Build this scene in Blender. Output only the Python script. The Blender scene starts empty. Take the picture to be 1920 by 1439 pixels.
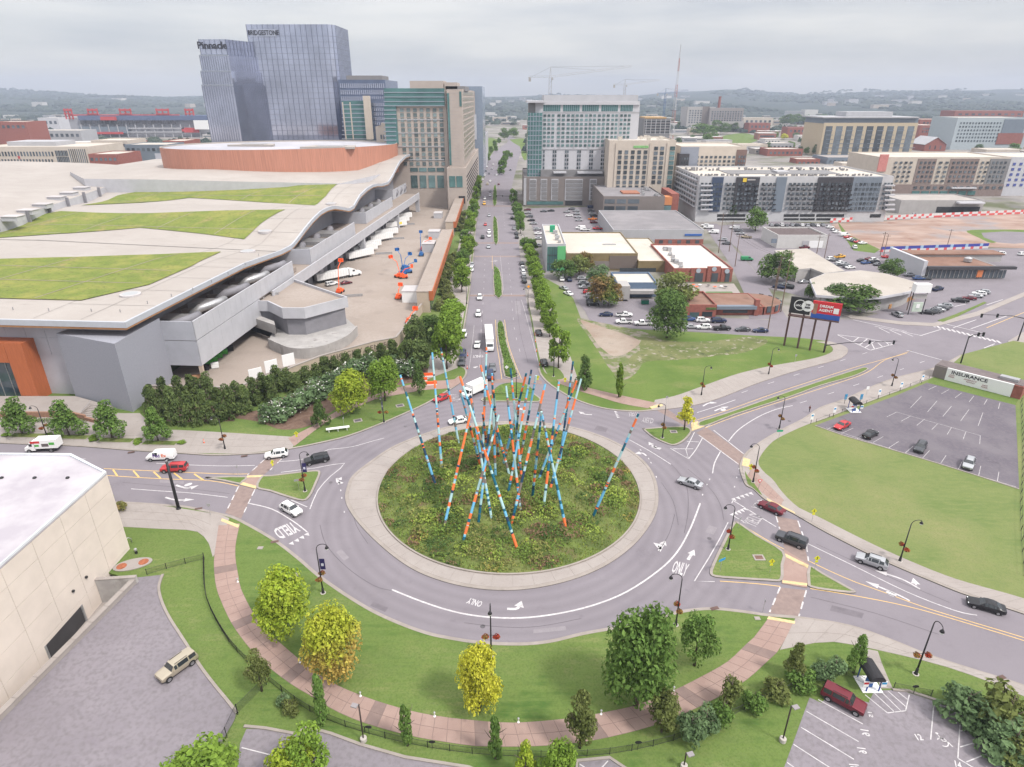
import bpy,bmesh,math,random
from mathutils import Vector,Matrix
from mathutils.geometry import tessellate_polygon
R=math.radians
rnd=random.Random(7)
S=bpy.context.scene
COL=S.collection

# ---------------------------------------------------------------- camera
FPX,CX,CY,YH,CH=1190.0,960.0,719.5,182.0,70.0
PITCH=math.atan((CY-YH)/FPX)
CP,SP=math.cos(PITCH),math.sin(PITCH)
cd=bpy.data.cameras.new('camera')
cam=bpy.data.objects.new('camera',cd)
COL.objects.link(cam)
cam.location=(0,0,CH)
cam.rotation_euler=(math.pi/2-PITCH,0,0)
cd.sensor_width=36.0
cd.lens=36.0*FPX/1920.0
cd.clip_start=0.5
cd.clip_end=40000
S.camera=cam

# ---------------------------------------------------------------- light
SUN_EL,SUN_AZ=R(52),R(125)# azimuth measured clockwise from +Y
W=bpy.data.worlds.new("World")
S.world=W
W.use_nodes=True
nt=W.node_tree
nt.nodes.clear()
N=nt.nodes.new
wout=N('ShaderNodeOutputWorld')
bg=N('ShaderNodeBackground')
bg.inputs['Strength'].default_value=0.1
sky=N('ShaderNodeTexSky')
sky.sky_type='NISHITA'
sky.sun_disc=False
sky.sun_elevation=SUN_EL
sky.sun_rotation=SUN_AZ
tc=N('ShaderNodeTexCoord')
sep=N('ShaderNodeSeparateXYZ')
nt.links.new(tc.outputs['Generated'],sep.inputs[0])
# overcast luminance rises from the horizon to the zenith (CIE overcast)
mx=N('ShaderNodeMath');mx.operation='MAXIMUM';mx.inputs[1].default_value=0.0
nt.links.new(sep.outputs['Z'],mx.inputs[0])
ml=N('ShaderNodeMath');ml.operation='MULTIPLY_ADD'
ml.inputs[1].default_value=3.0;ml.inputs[2].default_value=1.0
nt.links.new(mx.outputs[0],ml.inputs[0])
# cloud streaks: stretched noise over direction
mp=N('ShaderNodeMapping');mp.inputs['Scale'].default_value=(1.5,1.5,11)
nt.links.new(tc.outputs['Generated'],mp.inputs[0])
nz=N('ShaderNodeTexNoise');nz.inputs['Scale'].default_value=2.2;nz.inputs['Detail'].default_value=6
nz.inputs['Roughness'].default_value=0.55
nt.links.new(mp.outputs[0],nz.inputs['Vector'])
cr=N('ShaderNodeValToRGB')
cr.color_ramp.elements[0].position=0.34;cr.color_ramp.elements[0].color=(0.745,0.75,0.79,1)
cr.color_ramp.elements[1].position=0.66;cr.color_ramp.elements[1].color=(1.08,1.045,1.005,1)
nt.links.new(nz.outputs['Fac'],cr.inputs[0])
vm=N('ShaderNodeVectorMath');vm.operation='SCALE'
nt.links.new(cr.outputs[0],vm.inputs[0])
nt.links.new(ml.outputs[0],vm.inputs['Scale'])
vs=N('ShaderNodeVectorMath');vs.operation='SCALE'
CLOUD=vs.inputs['Scale']
CLOUD.default_value=2.5
nt.links.new(vm.outputs[0],vs.inputs[0])
mixw=N('ShaderNodeMixRGB');mixw.inputs[0].default_value=0.9
nt.links.new(sky.outputs[0],mixw.inputs[1]);nt.links.new(vs.outputs[0],mixw.inputs[2])
nt.links.new(mixw.outputs[0],bg.inputs['Color'])
nt.links.new(bg.outputs[0],wout.inputs[0])

sl=bpy.data.lights.new('sun','SUN')
sl.energy=1.5
sl.angle=R(10)
sl.color=(1.0,0.95,0.88)
sun=bpy.data.objects.new('sun',sl)
COL.objects.link(sun)
sd=Vector((math.sin(SUN_AZ)*math.cos(SUN_EL),math.cos(SUN_AZ)*math.cos(SUN_EL),math.sin(SUN_EL)))
sun.rotation_euler=sd.to_track_quat('Z','Y').to_euler()

S.view_settings.view_transform='Standard'
S.view_settings.look='None'
S.view_settings.exposure=1.3
S.view_settings.gamma=1.0
S.view_settings.use_curve_mapping=False
S.cycles.max_bounces=5
S.cycles.diffuse_bounces=2
S.cycles.glossy_bounces=2
S.cycles.transmission_bounces=3
S.cycles.transparent_max_bounces=6
S.cycles.volume_bounces=0
S.cycles.use_denoising=True

# ---------------------------------------------------------------- survey helpers
# points measured in the photograph are turned into real positions on a level of known height
def ray(px,py):
 x=(px-CX)/FPX;y=-(py-CY)/FPX
 return Vector((x,CP+y*SP,-SP+y*CP))
def G(px,py,z=0.0):
 d=ray(px,py);t=(z-CH)/d.z
 return Vector((d.x*t,d.y*t,z))
def AT(px,py,Y):
 d=ray(px,py);t=Y/d.y
 return Vector((d.x*t,Y,CH+d.z*t))
def proj(v):
 X,Y,Z=v[0],v[1],v[2]-CH
 dep=Y*CP-Z*SP
 return CX+FPX*X/dep,CY-FPX*(Y*SP+Z*CP)/dep
def ZAT(b,pytop):
 d=ray(CX,pytop)
 return CH+b[1]*d.z/d.y
def GP(pts,z=0.0):
 return[G(p[0],p[1],z)for p in pts]
def cat(pts,n=5,closed=False):
 P=[Vector((p[0],p[1]))for p in pts];out=[];m=len(P)
 rng=range(m)if closed else range(m-1)
 for i in rng:
  if closed:a,b,c,d=P[i-1],P[i],P[(i+1)%m],P[(i+2)%m]
  else:a,b,c,d=P[max(i-1,0)],P[i],P[i+1],P[min(i+2,m-1)]
  for k in range(n):
   t=k/n
   out.append(0.5*((2*b)+(c-a)*t+(2*a-5*b+4*c-d)*t*t+(3*b-a-3*c+d)*t**3))
 if not closed:out.append(P[-1].copy())
 return out
def resample(P,n):
 L=[0.0]
 for i in range(1,len(P)):L.append(L[-1]+(P[i]-P[i-1]).length)
 out=[];j=0
 for k in range(n):
  s=L[-1]*k/(n-1)
  while j<len(P)-2 and L[j+1]<s:j+=1
  d=L[j+1]-L[j]
  out.append(P[j].lerp(P[j+1],(s-L[j])/d if d>1e-9 else 0))
 return out
def plen(P):return sum((P[i]-P[i-1]).length for i in range(1,len(P)))
def offset(P,d,closed=False):
 out=[];m=len(P)
 for i in range(m):
  a=P[i-1]if(closed or i>0)else P[i]
  b=P[(i+1)%m]if(closed or i<m-1)else P[i]
  t=(b-a)
  t=t.normalized()if t.length>1e-9 else Vector((1,0))
  out.append(P[i]+Vector((-t.y,t.x))*d)
 return out
def area(P):return 0.5*sum(P[i-1].x*P[i].y-P[i].x*P[i-1].y for i in range(len(P)))
def V2(v):return Vector((v[0],v[1]))

# ---------------------------------------------------------------- materials
MATS={}
def mat(name,col,rough=0.85,metal=0.0,var=0.12,scale=0.6,bump=0.0,bscale=None,col2=None,coords='Object',spec=0.3,stretch=None,detail=5,lo=0.35,hi=0.65,pane=0.0):
 if name in MATS:return MATS[name]
 m=bpy.data.materials.new(name);m.use_nodes=True
 t=m.node_tree;b=t.nodes['Principled BSDF']
 b.inputs['Roughness'].default_value=rough
 b.inputs['Metallic'].default_value=metal
 b.inputs['Specular IOR Level'].default_value=spec
 c1=tuple(c*(1-var)for c in col);c2=col2 if col2 else tuple(min(1,c*(1+var))for c in col)
 if var>0 or col2:
  x=t.nodes.new('ShaderNodeTexCoord');n=t.nodes.new('ShaderNodeTexNoise')
  n.inputs['Scale'].default_value=scale;n.inputs['Detail'].default_value=detail
  n.inputs['Roughness'].default_value=0.62
  src=x.outputs[coords]
  if stretch:
   q=t.nodes.new('ShaderNodeMapping');q.inputs['Scale'].default_value=stretch
   t.links.new(src,q.inputs[0]);src=q.outputs[0]
  t.links.new(src,n.inputs['Vector'])
  r=t.nodes.new('ShaderNodeValToRGB')
  r.color_ramp.elements[0].position=lo;r.color_ramp.elements[0].color=(*c1,1)
  r.color_ramp.elements[1].position=hi;r.color_ramp.elements[1].color=(*c2,1)
  t.links.new(n.outputs['Fac'],r.inputs[0]);t.links.new(r.outputs[0],b.inputs['Base Color'])
  if bump:
   bn=t.nodes.new('ShaderNodeTexNoise');bn.inputs['Scale'].default_value=bscale or scale*6;bn.inputs['Detail'].default_value=4
   t.links.new(src,bn.inputs['Vector'])
   bp=t.nodes.new('ShaderNodeBump');bp.inputs['Strength'].default_value=bump;bp.inputs['Distance'].default_value=0.05
   t.links.new(bn.outputs['Fac'],bp.inputs['Height']);t.links.new(bp.outputs[0],b.inputs['Normal'])
 else:
  b.inputs['Base Color'].default_value=(*col,1)
 if pane:
  oi=t.nodes.new('ShaderNodeObjectInfo');mv=t.nodes.new('ShaderNodeMapRange');mv.inputs['To Min'].default_value=1-pane;mv.inputs['To Max'].default_value=1+pane*1.8;t.links.new(oi.outputs['Random'],mv.inputs['Value'])
  s_=t.nodes.new('ShaderNodeVectorMath');s_.operation='SCALE';t.links.new(b.inputs['Base Color'].links[0].from_socket,s_.inputs[0]);t.links.new(mv.outputs[0],s_.inputs['Scale']);t.links.new(s_.outputs[0],b.inputs['Base Color'])
 MATS[name]=m
 return m
def mat_layers(name,layers,rough=0.9,spec=0.2,bump=0.0,bscale=3.0):
 """layers: first = colour, then (colour, scale, lo, hi, stretch) blended in by noise masks in world space"""
 m=bpy.data.materials.new(name);m.use_nodes=True;MATS[name]=m
 t=m.node_tree;b=t.nodes['Principled BSDF']
 b.inputs['Roughness'].default_value=rough;b.inputs['Specular IOR Level'].default_value=spec
 g=t.nodes.new('ShaderNodeNewGeometry')
 cur=None
 base=t.nodes.new('ShaderNodeRGB');base.outputs[0].default_value=(*layers[0],1);cur=base.outputs[0]
 for i,(c,sc,lo,hi,st)in enumerate(layers[1:]):
  q=t.nodes.new('ShaderNodeMapping');q.inputs['Scale'].default_value=st or(1,1,1);q.inputs['Location'].default_value=(i*37.1,i*11.3,0)
  t.links.new(g.outputs['Position'],q.inputs[0])
  n=t.nodes.new('ShaderNodeTexNoise');n.inputs['Scale'].default_value=sc;n.inputs['Detail'].default_value=6;n.inputs['Roughness'].default_value=0.6
  t.links.new(q.outputs[0],n.inputs['Vector'])
  mr=t.nodes.new('ShaderNodeMapRange');mr.inputs['From Min'].default_value=lo;mr.inputs['From Max'].default_value=hi
  t.links.new(n.outputs['Fac'],mr.inputs['Value'])
  mm=t.nodes.new('ShaderNodeMixRGB');mm.inputs[2].default_value=(*c,1)
  t.links.new(mr.outputs[0],mm.inputs[0]);t.links.new(cur,mm.inputs[1]);cur=mm.outputs[0]
 t.links.new(cur,b.inputs['Base Color'])
 if bump:
  bn=t.nodes.new('ShaderNodeTexNoise');bn.inputs['Scale'].default_value=bscale;bn.inputs['Detail'].default_value=4
  t.links.new(g.outputs['Position'],bn.inputs['Vector'])
  bp=t.nodes.new('ShaderNodeBump');bp.inputs['Strength'].default_value=bump;bp.inputs['Distance'].default_value=0.06
  t.links.new(bn.outputs['Fac'],bp.inputs['Height']);t.links.new(bp.outputs[0],b.inputs['Normal'])
 return m

M_ASPH=mat_layers('asphalt',[(.186,.168,.187),((.214,.194,.214),.07,.38,.66,None),((.15,.134,.151),.13,.54,.8,None),((.196,.177,.197),2.2,.4,.7,None),((.16,.144,.162),.5,.62,.78,None)],rough=.9,bump=.12,bscale=14)
def tracks(m,c,r0,r1):
 t=m.node_tree;b=t.nodes['Principled BSDF'];src=b.inputs['Base Color'].links[0].from_socket
 g=t.nodes.new('ShaderNodeNewGeometry');d=t.nodes.new('ShaderNodeVectorMath');d.operation='DISTANCE';d.inputs[1].default_value=c
 t.links.new(g.outputs['Position'],d.inputs[0])
 s=t.nodes.new('ShaderNodeMath');s.operation='PINGPONG';s.inputs[1].default_value=1.05;t.links.new(d.outputs['Value'],s.inputs[0])
 mr=t.nodes.new('ShaderNodeMapRange');mr.inputs['From Max'].default_value=1.05;mr.inputs['To Min'].default_value=.92;mr.inputs['To Max'].default_value=1.03;t.links.new(s.outputs[0],mr.inputs['Value'])
 w=t.nodes.new('ShaderNodeMapRange');w.inputs['From Min'].default_value=r1;w.inputs['From Max'].default_value=r1+5;t.links.new(d.outputs['Value'],w.inputs['Value'])
 mx_=t.nodes.new('ShaderNodeMix');mx_.inputs[3].default_value=1.0;t.links.new(w.outputs[0],mx_.inputs[0]);t.links.new(mr.outputs[0],mx_.inputs[2])
 sc=t.nodes.new('ShaderNodeVectorMath');sc.operation='SCALE';t.links.new(src,sc.inputs[0]);t.links.new(mx_.outputs[0],sc.inputs['Scale']);t.links.new(sc.outputs[0],b.inputs['Base Color'])
M_ROAD=mat_layers('road_asphalt',[(.186,.168,.187),((.214,.194,.214),.07,.38,.66,None),((.15,.134,.151),.13,.54,.8,None),((.196,.177,.197),2.2,.4,.7,None),((.16,.144,.162),.5,.62,.78,None)],rough=.9,bump=.12,bscale=14)
tracks(M_ROAD,(-.7,101.6,0),25,44)
M_LOT=mat_layers('lot_asphalt',[(.196,.177,.197),((.224,.203,.224),.1,.4,.65,None),((.155,.135,.158),.12,.6,.8,(1,2,1)),((.16,.146,.156),1.8,.45,.7,None)],rough=.92,bump=.12,bscale=14)
M_LOT2=mat_layers('worn_lot_asphalt',[(.118,.105,.125),((.165,.15,.166),.09,.42,.66,None),((.085,.075,.09),.2,.58,.78,None),((.15,.135,.15),1.6,.45,.7,None)],rough=.92)
M_GRASS=mat_layers('grass',[(.11,.16,.04),((.06,.118,.025),.14,.44,.6,None),((.17,.195,.07),.06,.45,.62,None),((.12,.168,.045),.8,.46,.58,(.05,1.3,1)),((.115,.17,.043),.55,.42,.68,(1,3,1)),((.17,.175,.075),.22,.64,.78,None),((.075,.118,.027),4.0,.45,.75,None)],bump=.5,bscale=9)
M_GRASSE=mat_layers('pale_grass',[(.15,.182,.064),((.108,.155,.047),.08,.42,.66,(1,1.6,1)),((.205,.205,.09),.05,.48,.68,None),((.165,.195,.07),.4,.42,.68,(1,3,1)),((.24,.19,.11),.13,.68,.8,None),((.12,.16,.05),4.0,.45,.75,None)],bump=.5,bscale=9)  # paler, yellower turf of the east lawn
M_GRASS2=mat_layers('dry_grass',[(.12,.17,.042),((.085,.14,.03),.10,.42,.62,None),((.175,.185,.07),.07,.52,.72,(1,1.8,1)),((.21,.19,.1),.3,.66,.8,None),((.09,.135,.03),3.5,.45,.75,None)],bump=.5,bscale=9)
M_CONC=mat_layers('concrete',[(.284,.252,.236),((.324,.293,.275),.25,.42,.66,None),((.225,.198,.184),.6,.56,.8,None),((.306,.275,.257),5,.4,.7,None)],rough=.9)
M_KERB=mat_layers('kerb_concrete',[(.264,.233,.211),((.308,.273,.251),.5,.4,.66,None),((.220,.198,.176),.8,.6,.8,None)],rough=.9)
M_PINK=mat_layers('pink_paving',[(.285,.200,.174),((.319,.230,.200),.35,.42,.66,None),((.230,.162,.140),.8,.58,.8,None)],rough=.9)
M_PINKD=mat_layers('dark_paving_band',[(.191,.140,.128),((.221,.162,.145),.8,.42,.66,None)],rough=.9)
M_BRICKX=mat_layers('brick_crossing',[(.220,.167,.154),((.255,.194,.176),1.2,.42,.66,None),((.176,.132,.123),.35,.55,.75,None)],rough=.9)
M_WHITE=mat('road_paint',(.484,.465,.474),.7,var=.2,scale=1.6)
M_WORN=mat('worn_road_paint',(.36,.34,.35),.75,var=.3,scale=2.5)
M_YELL=mat('yellow_road_paint',(.66,.43,.15),.7,var=.12,scale=1.6)
M_TACT=mat('tactile_yellow',(.55,.42,.23),.8,var=.12,scale=2)
M_MULCH=mat_layers('mulch',[(.13,.082,.062),((.18,.12,.09),.8,.42,.66,None),((.09,.057,.045),3,.5,.7,None)],bump=.5,bscale=6)
M_DIRT=mat_layers('bare_earth',[(.255,.200,.162),((.315,.264,.221),.08,.42,.62,None),((.221,.136,.089),.05,.5,.68,None),((.170,.153,.128),.3,.6,.8,None)],bump=.3,bscale=3)
M_BLACK=mat('black_metal',(.018,.017,.02),.55,var=.1,scale=3,spec=.4)
M_STEEL=mat('galvanised_steel',(.42,.42,.43),.45,.6,var=.12,scale=2)
M_GLASS=mat('window_glass',(.05,.075,.095),.08,.0,var=.3,scale=.25,spec=.9)
M_RUBBER=mat('tyre_rubber',(.02,.02,.021),.85,var=0)
M_RIM=mat('alloy_rim',(.5,.5,.52),.35,.8,var=0)
M_CARGL=mat('car_glass',(.025,.03,.035),.06,0,var=0,spec=.8)
M_HEADL=mat('headlight_lens',(.7,.72,.74),.15,0,var=0,spec=.8)
M_TAILL=mat('tail_light_lens',(.35,.02,.02),.25,0,var=0,spec=.6)
M_TRIM=mat('dark_plastic_trim',(.03,.03,.032),.6,var=0)

# ---------------------------------------------------------------- object helpers
class MB:
 def __init__(s):s.v=[];s.f=[];s.m=[]
 def quad(s,a,b,c,d,m=0):
  i=len(s.v);s.v+=[tuple(a),tuple(b),tuple(c),tuple(d)];s.f.append((i,i+1,i+2,i+3));s.m.append(m)
 def tri(s,a,b,c,m=0):
  i=len(s.v);s.v+=[tuple(a),tuple(b),tuple(c)];s.f.append((i,i+1,i+2));s.m.append(m)
 def poly(s,P,z,m=0):
  i=len(s.v);s.v+=[(p[0],p[1],z)for p in P];s.f.append(tuple(range(i,i+len(P))));s.m.append(m)
 def prism(s,P,z0,z1,m=0,mtop=None,bottom=False):
  P=[V2(p)for p in P]
  if area(P)<0:P=P[::-1]
  n=len(P);i=len(s.v)
  s.v+=[(p[0],p[1],z0)for p in P]+[(p[0],p[1],z1)for p in P]
  for k in range(n):
   l=(k+1)%n;s.f.append((i+k,i+l,i+n+l,i+n+k));s.m.append(m)
  s.f.append(tuple(range(i+n,i+2*n)));s.m.append(m if mtop is None else mtop)
  if bottom:s.f.append(tuple(range(i+n-1,i-1,-1)));s.m.append(m)
 def box(s,c,d,rz=0.0,m=0):
  ca,sa=math.cos(rz),math.sin(rz);x,y,z=d[0]/2,d[1]/2,d[2]/2;i=len(s.v)
  for sz in(-z,z):
   for sx,sy in((-x,-y),(x,-y),(x,y),(-x,y)):
    s.v.append((c[0]+sx*ca-sy*sa,c[1]+sx*sa+sy*ca,c[2]+sz))
  for f in((3,2,1,0),(4,5,6,7),(0,1,5,4),(1,2,6,5),(2,3,7,6),(3,0,4,7)):
   s.f.append(tuple(i+k for k in f));s.m.append(m)
 def obox(s,o,ex,ey,ez,m=0):
  o,ex,ey,ez=Vector(o),Vector(ex),Vector(ey),Vector(ez);i=len(s.v)
  for a in(Vector(),ez):
   for b in(Vector(),ex,ex+ey,ey):s.v.append(tuple(o+a+b))
  for f in((3,2,1,0),(4,5,6,7),(0,1,5,4),(1,2,6,5),(2,3,7,6),(3,0,4,7)):
   s.f.append(tuple(i+k for k in f));s.m.append(m)
 def tube(s,path,r,n=6,m=0,cap=True,mats=None):
  path=[Vector(p)for p in path];i0=len(s.v);K=len(path)
  for k,p in enumerate(path):
   t=(path[min(k+1,K-1)]-path[max(k-1,0)]).normalized()
   u=t.cross(Vector((0,0,1)))
   if u.length<1e-3:u=Vector((1,0,0))
   u.normalize();w=t.cross(u);rr=r[k]if isinstance(r,(list,tuple))else r
   for j in range(n):
    a=2*math.pi*j/n;s.v.append(tuple(p+(u*math.cos(a)+w*math.sin(a))*rr))
  for k in range(K-1):
   for j in range(n):
    a=i0+k*n+j;b=i0+k*n+(j+1)%n
    s.f.append((b,a,a+n,b+n));s.m.append(mats[k]if mats else m)
  if cap:
   s.f.append(tuple(i0+j for j in range(n)));s.m.append(mats[0]if mats else m)
   s.f.append(tuple(i0+(K-1)*n+j for j in range(n-1,-1,-1)));s.m.append(mats[-1]if mats else m)
 def lathe(s,c,prof,n=12,m=0):
  i0=len(s.v);K=len(prof)
  for r,z in prof:
   for j in range(n):
    a=2*math.pi*j/n;s.v.append((c[0]+r*math.cos(a),c[1]+r*math.sin(a),c[2]+z))
  for k in range(K-1):
   for j in range(n):
    a=i0+k*n+j;b=i0+k*n+(j+1)%n
    s.f.append((a,b,b+n,a+n));s.m.append(m)
  s.f.append(tuple(i0+(K-1)*n+j for j in range(n)));s.m.append(m)
 def grid(s,rows,m=0):
  i0=len(s.v);C=len(rows[0])
  for r in rows:s.v+=[tuple(p)for p in r]
  for a in range(len(rows)-1):
   for b in range(C-1):
    k=i0+a*C+b;s.f.append((k,k+1,k+C+1,k+C));s.m.append(m(a,b)if callable(m)else m)
 def mesh(s,name,mats=(),smooth=False):
  me=bpy.data.meshes.new(name);me.from_pydata(s.v,[],s.f)
  for q in(mats if isinstance(mats,(list,tuple))else[mats]):me.materials.append(q)
  if any(s.m):me.polygons.foreach_set('material_index',s.m)
  if smooth:me.polygons.foreach_set('use_smooth',[True]*len(s.f))
  me.update()
  return me
 def build(s,name,mats,parent=None,smooth=False,kind=None):
  return link(name,s.mesh(name,mats,smooth),parent,kind=kind)
def link(name,me,parent=None,loc=None,rz=None,kind=None,scale=None):
 o=bpy.data.objects.new(name,me);COL.objects.link(o)
 if parent is not None:o.parent=parent
 if loc is not None:o.location=loc
 if rz is not None:o.rotation_euler=(0,0,rz)
 if scale is not None:o.scale=scale
 if kind:o['kind']=kind
 return o
def tag(o,label,cat_,group=None):
 o['label']=label;o['category']=cat_
 if group:o['group']=group
 return o
def thing(name,label,cat_,loc=(0,0,0),rz=0.0,group=None):
 o=bpy.data.objects.new(name,None);COL.objects.link(o);o.location=loc;o.rotation_euler=(0,0,rz)
 o.empty_display_size=0.3
 return tag(o,label,cat_,group)
def sheet(name,P,z,m,parent=None):
 b=MB();P=[V2(p)for p in P]
 if area(P)<0:P=P[::-1]
 b.poly(P,z);return b.build(name,m,parent,kind=None if parent else 'structure')
def slab(name,P,z0,z1,m,parent=None):
 b=MB();b.prism(P,z0,z1);return b.build(name,m,parent,kind=None if parent else 'structure')
def ribbon(name,P,w,z0,z1,m,side=1,closed=False,parent=None):
 """raised strip along a 2-D path, from the path to w metres on its side"""
 Q=offset(P,w*side,closed);b=MB();n=len(P)
 A,B=(P,Q)if side<0 else(Q,P)
 i=0
 for k in range(n if closed else n-1):
  l=(k+1)%n
  a0,a1,b0,b1=A[k],A[l],B[k],B[l]
  b.quad((*b0,z1),(*b1,z1),(*a1,z1),(*a0,z1))
  b.quad((*a0,z1),(*a1,z1),(*a1,z0),(*a0,z0));b.quad((*b1,z1),(*b0,z1),(*b0,z0),(*b1,z0))
 return b.build(name,m,parent,kind=None if parent else 'structure')
def line(P,w,z,b=None,dash=None):
 """flat painted line along a 2-D path"""
 b=b or MB()
 if dash:
  n=max(2,int(plen(P)/.5));P=resample(P,n);step=plen(P)/(n-1);on,off=dash
  k=0.0;seg=[]
  for i,p in enumerate(P):
   d=(i*step)%(on+off)
   if d<on:seg.append(p)
   else:
    if len(seg)>1:line(seg,w,z,b)
    seg=[]
  if len(seg)>1:line(seg,w,z,b)
  return b
 A,B=offset(P,w/2),offset(P,-w/2)
 for k in range(len(P)-1):
  b.quad((*B[k],z),(*B[k+1],z),(*A[k+1],z),(*A[k],z))
 return b
def dup(o,loc=None,rz=None):
 c=o.copy();COL.objects.link(c)
 if loc is not None:c.location=loc
 if rz is not None:c.rotation_euler=(0,0,rz)
 for ch in list(o.children):
  k=ch.copy();COL.objects.link(k);k.parent=c;k.matrix_parent_inverse=ch.matrix_parent_inverse
  for g in list(ch.children):
   j=g.copy();COL.objects.link(j);j.parent=k
 return c
def text_mesh(txt,size,m,bold=0.0,extrude=0.0,spacing=1.0,wscale=1.0):
 cu=bpy.data.curves.new('lettering','FONT');cu.body=txt;cu.size=size;cu.align_x='CENTER';cu.align_y='CENTER'
 cu.offset=bold;cu.extrude=extrude;cu.space_character=spacing;cu.resolution_u=2
 o=bpy.data.objects.new('lettering',cu);COL.objects.link(o)
 dg=bpy.context.evaluated_depsgraph_get();me=bpy.data.meshes.new_from_object(o.evaluated_get(dg))
 bpy.data.objects.remove(o);bpy.data.curves.remove(cu)
 me.materials.clear();me.materials.append(m)
 if wscale!=1.0:
  for v in me.vertices:v.co.x*=wscale
 return me
def text_on(txt,size,m,o,ex,ez,parent=None,name='lettering',bold=0.0,extrude=0.02,spacing=1.0,wscale=1.0):
 """lettering whose baseline runs along ex and whose letters stand along ez, centred on o"""
 me=text_mesh(txt,size,m,bold,extrude,spacing,wscale)
 ex=Vector(ex).normalized();ez=Vector(ez).normalized();ey=ex.cross(ez)
 ob=link(name,me,parent)
 mt=Matrix((ex,ez,ex.cross(ez))).transposed().to_4x4();mt.translation=Vector(o)
 ob.matrix_local=mt if parent is None else parent.matrix_basis.inverted()@mt
 return ob

def text_fit(txt,wid,hgt,m,c,ex,ez,parent=None,bold=.02,extrude=.02):
 """lettering scaled to a width and height, centred on c"""
 me=text_mesh(txt,1.0,m,bold,extrude);xs=[v.co.x for v in me.vertices];ys=[v.co.y for v in me.vertices]
 for v in me.vertices:v.co.x=(v.co.x-(max(xs)+min(xs))/2)*wid/(max(xs)-min(xs));v.co.y=(v.co.y-(max(ys)+min(ys))/2)*hgt/(max(ys)-min(ys))
 ex=Vector(ex).normalized();ez=Vector(ez).normalized();mt=Matrix((ex,ez,ex.cross(ez))).transposed().to_4x4();mt.translation=Vector(c)
 ob=link('lettering',me,parent);ob.matrix_local=mt if parent is None else parent.matrix_basis.inverted()@mt
 return ob

# ================================================================ ground and roads
M_GROUND=mat_layers('city_ground',[(.216,.200,.188),((.272,.252,.236),.02,.42,.6,None),((.096,.104,.056),.012,.5,.62,None),((.160,.148,.152),.05,.5,.7,None)])
HX0,HX1,HY0,HY1=-95.0,-40.0,15.0,87.0# opening for the sunken service yard
b=MB()
BIG=7500.0
for x0,x1,y0,y1 in((-BIG,HX0,-300,BIG),(HX1,BIG,-300,BIG),(HX0,HX1,-300,HY0),(HX0,HX1,HY1,BIG)):
 b.quad((x0,y0,-.06),(x1,y0,-.06),(x1,y1,-.06),(x0,y1,-.06))
b.build('ground',M_GROUND,kind='structure')
bb=MB()
for x0,x1,y0,y1 in((HX1,330,50,195),(-330,HX1,HY1,160)):
 bb.quad((x0,y0,0),(x1,y0,0),(x1,y1,0),(x0,y1,0))
ROAD=bb.build('road',M_ROAD,kind='structure')
# boulevard running away from the roundabout
BL=[(866,700),(872,620),(880,563),(885,517),(889,482),(893,429),(899,386),(905,351),(910,325),(916,300),(926,285),(940,275),(952,266),(950,259),(938,252)]
BR=[(1014,700),(1000,640),(993,598),(987,563),(981,520),(976.5,487),(973,464),(966,411),(962,386),(960,351),(966,325),(972,300),(977,285),(978,275),(974,266),(965,259),(948,252)]
boulevard=sheet('boulevard',cat(GP(BL),4)+cat(GP(BR),4)[::-1],.004,M_ASPH)

def lawn_plate(P,m=M_GRASS,z=.13,name='lawn'):
 return slab(name,P,-.25,z,m)
KERB_W=.45
def kerb(P,w=KERB_W,side=1,z=.16,closed=False):
 return ribbon('kerb',P,w,-.02,z,M_KERB,side,closed)

# ---- south side ---------------------------------------------------------------
S_EDGE=[(150,936),(210,940),(240,941),(300,945),(350,949),(412,962),(440,969),(470,984),(515,1010),(560,1044),(600,1078),(650,1113),(700,1143),(750,1166),(800,1184),(840,1193),(900,1202),(972,1205),(1030,1200),(1090,1186),(1150,1175),(1215,1161),(1265,1147),(1300,1141),(1340,1139),(1390,1144),(1440,1151),(1500,1156),(1590,1171),(1665,1196),(1740,1226),(1815,1251),(1920,1284),(2050,1335),(2250,1430)]
s_edge=cat(GP(S_EDGE,.15),4)
PARA_A,PARA_B=G(258,1083,.9),G(-60,1402,.9)
pdir=(V2(PARA_B)-V2(PARA_A)).normalized()
P=s_edge+[Vector((140,30)),Vector((140,-60)),Vector((-70,-60)),V2(PARA_A)+pdir*75,V2(PARA_A)+pdir*.2,V2(G(192,1070,.13)),V2(G(234,1022,.13)),V2(G(190,990,.13)),V2(G(120,950,.13))]
lawn_plate(P)
kerb(s_edge,.55,-1)

def slab_path(name,Lp,Rp,cols,step,z0,z1,m,band=0,mb=None,gap=.03,n=None):
 """a path laid from slabs, each slab an object, between two edge lines"""
 n=n or max(2,int(max(plen(Lp),plen(Rp))/step)+1)
 A,B=resample(Lp,n),resample(Rp,n)
 root=MB()
 for k in range(n-1):
  root.quad((*A[k],z0),(*B[k],z0),(*B[k+1],z0),(*A[k+1],z0))
 base=root.build(name,M_KERB if m is not M_PINK else M_PINKD,kind='structure')
 for k in range(n-1):
  isb=band and k%band==band-1
  for c in range(cols):
   t0,t1=c/cols,(c+1)/cols
   q=[A[k].lerp(B[k],t0),A[k].lerp(B[k],t1),A[k+1].lerp(B[k+1],t1),A[k+1].lerp(B[k+1],t0)]
   ce=sum(q,Vector((0,0)))/4
   sh=[p+(ce-p).normalized()*gap*1.41 for p in q]
   bq=MB();bq.prism(sh,z0-.05,z1+rnd.uniform(-.004,.004))
   bq.build('paving_slab',mb if isb else m,base)
 return base
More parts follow.
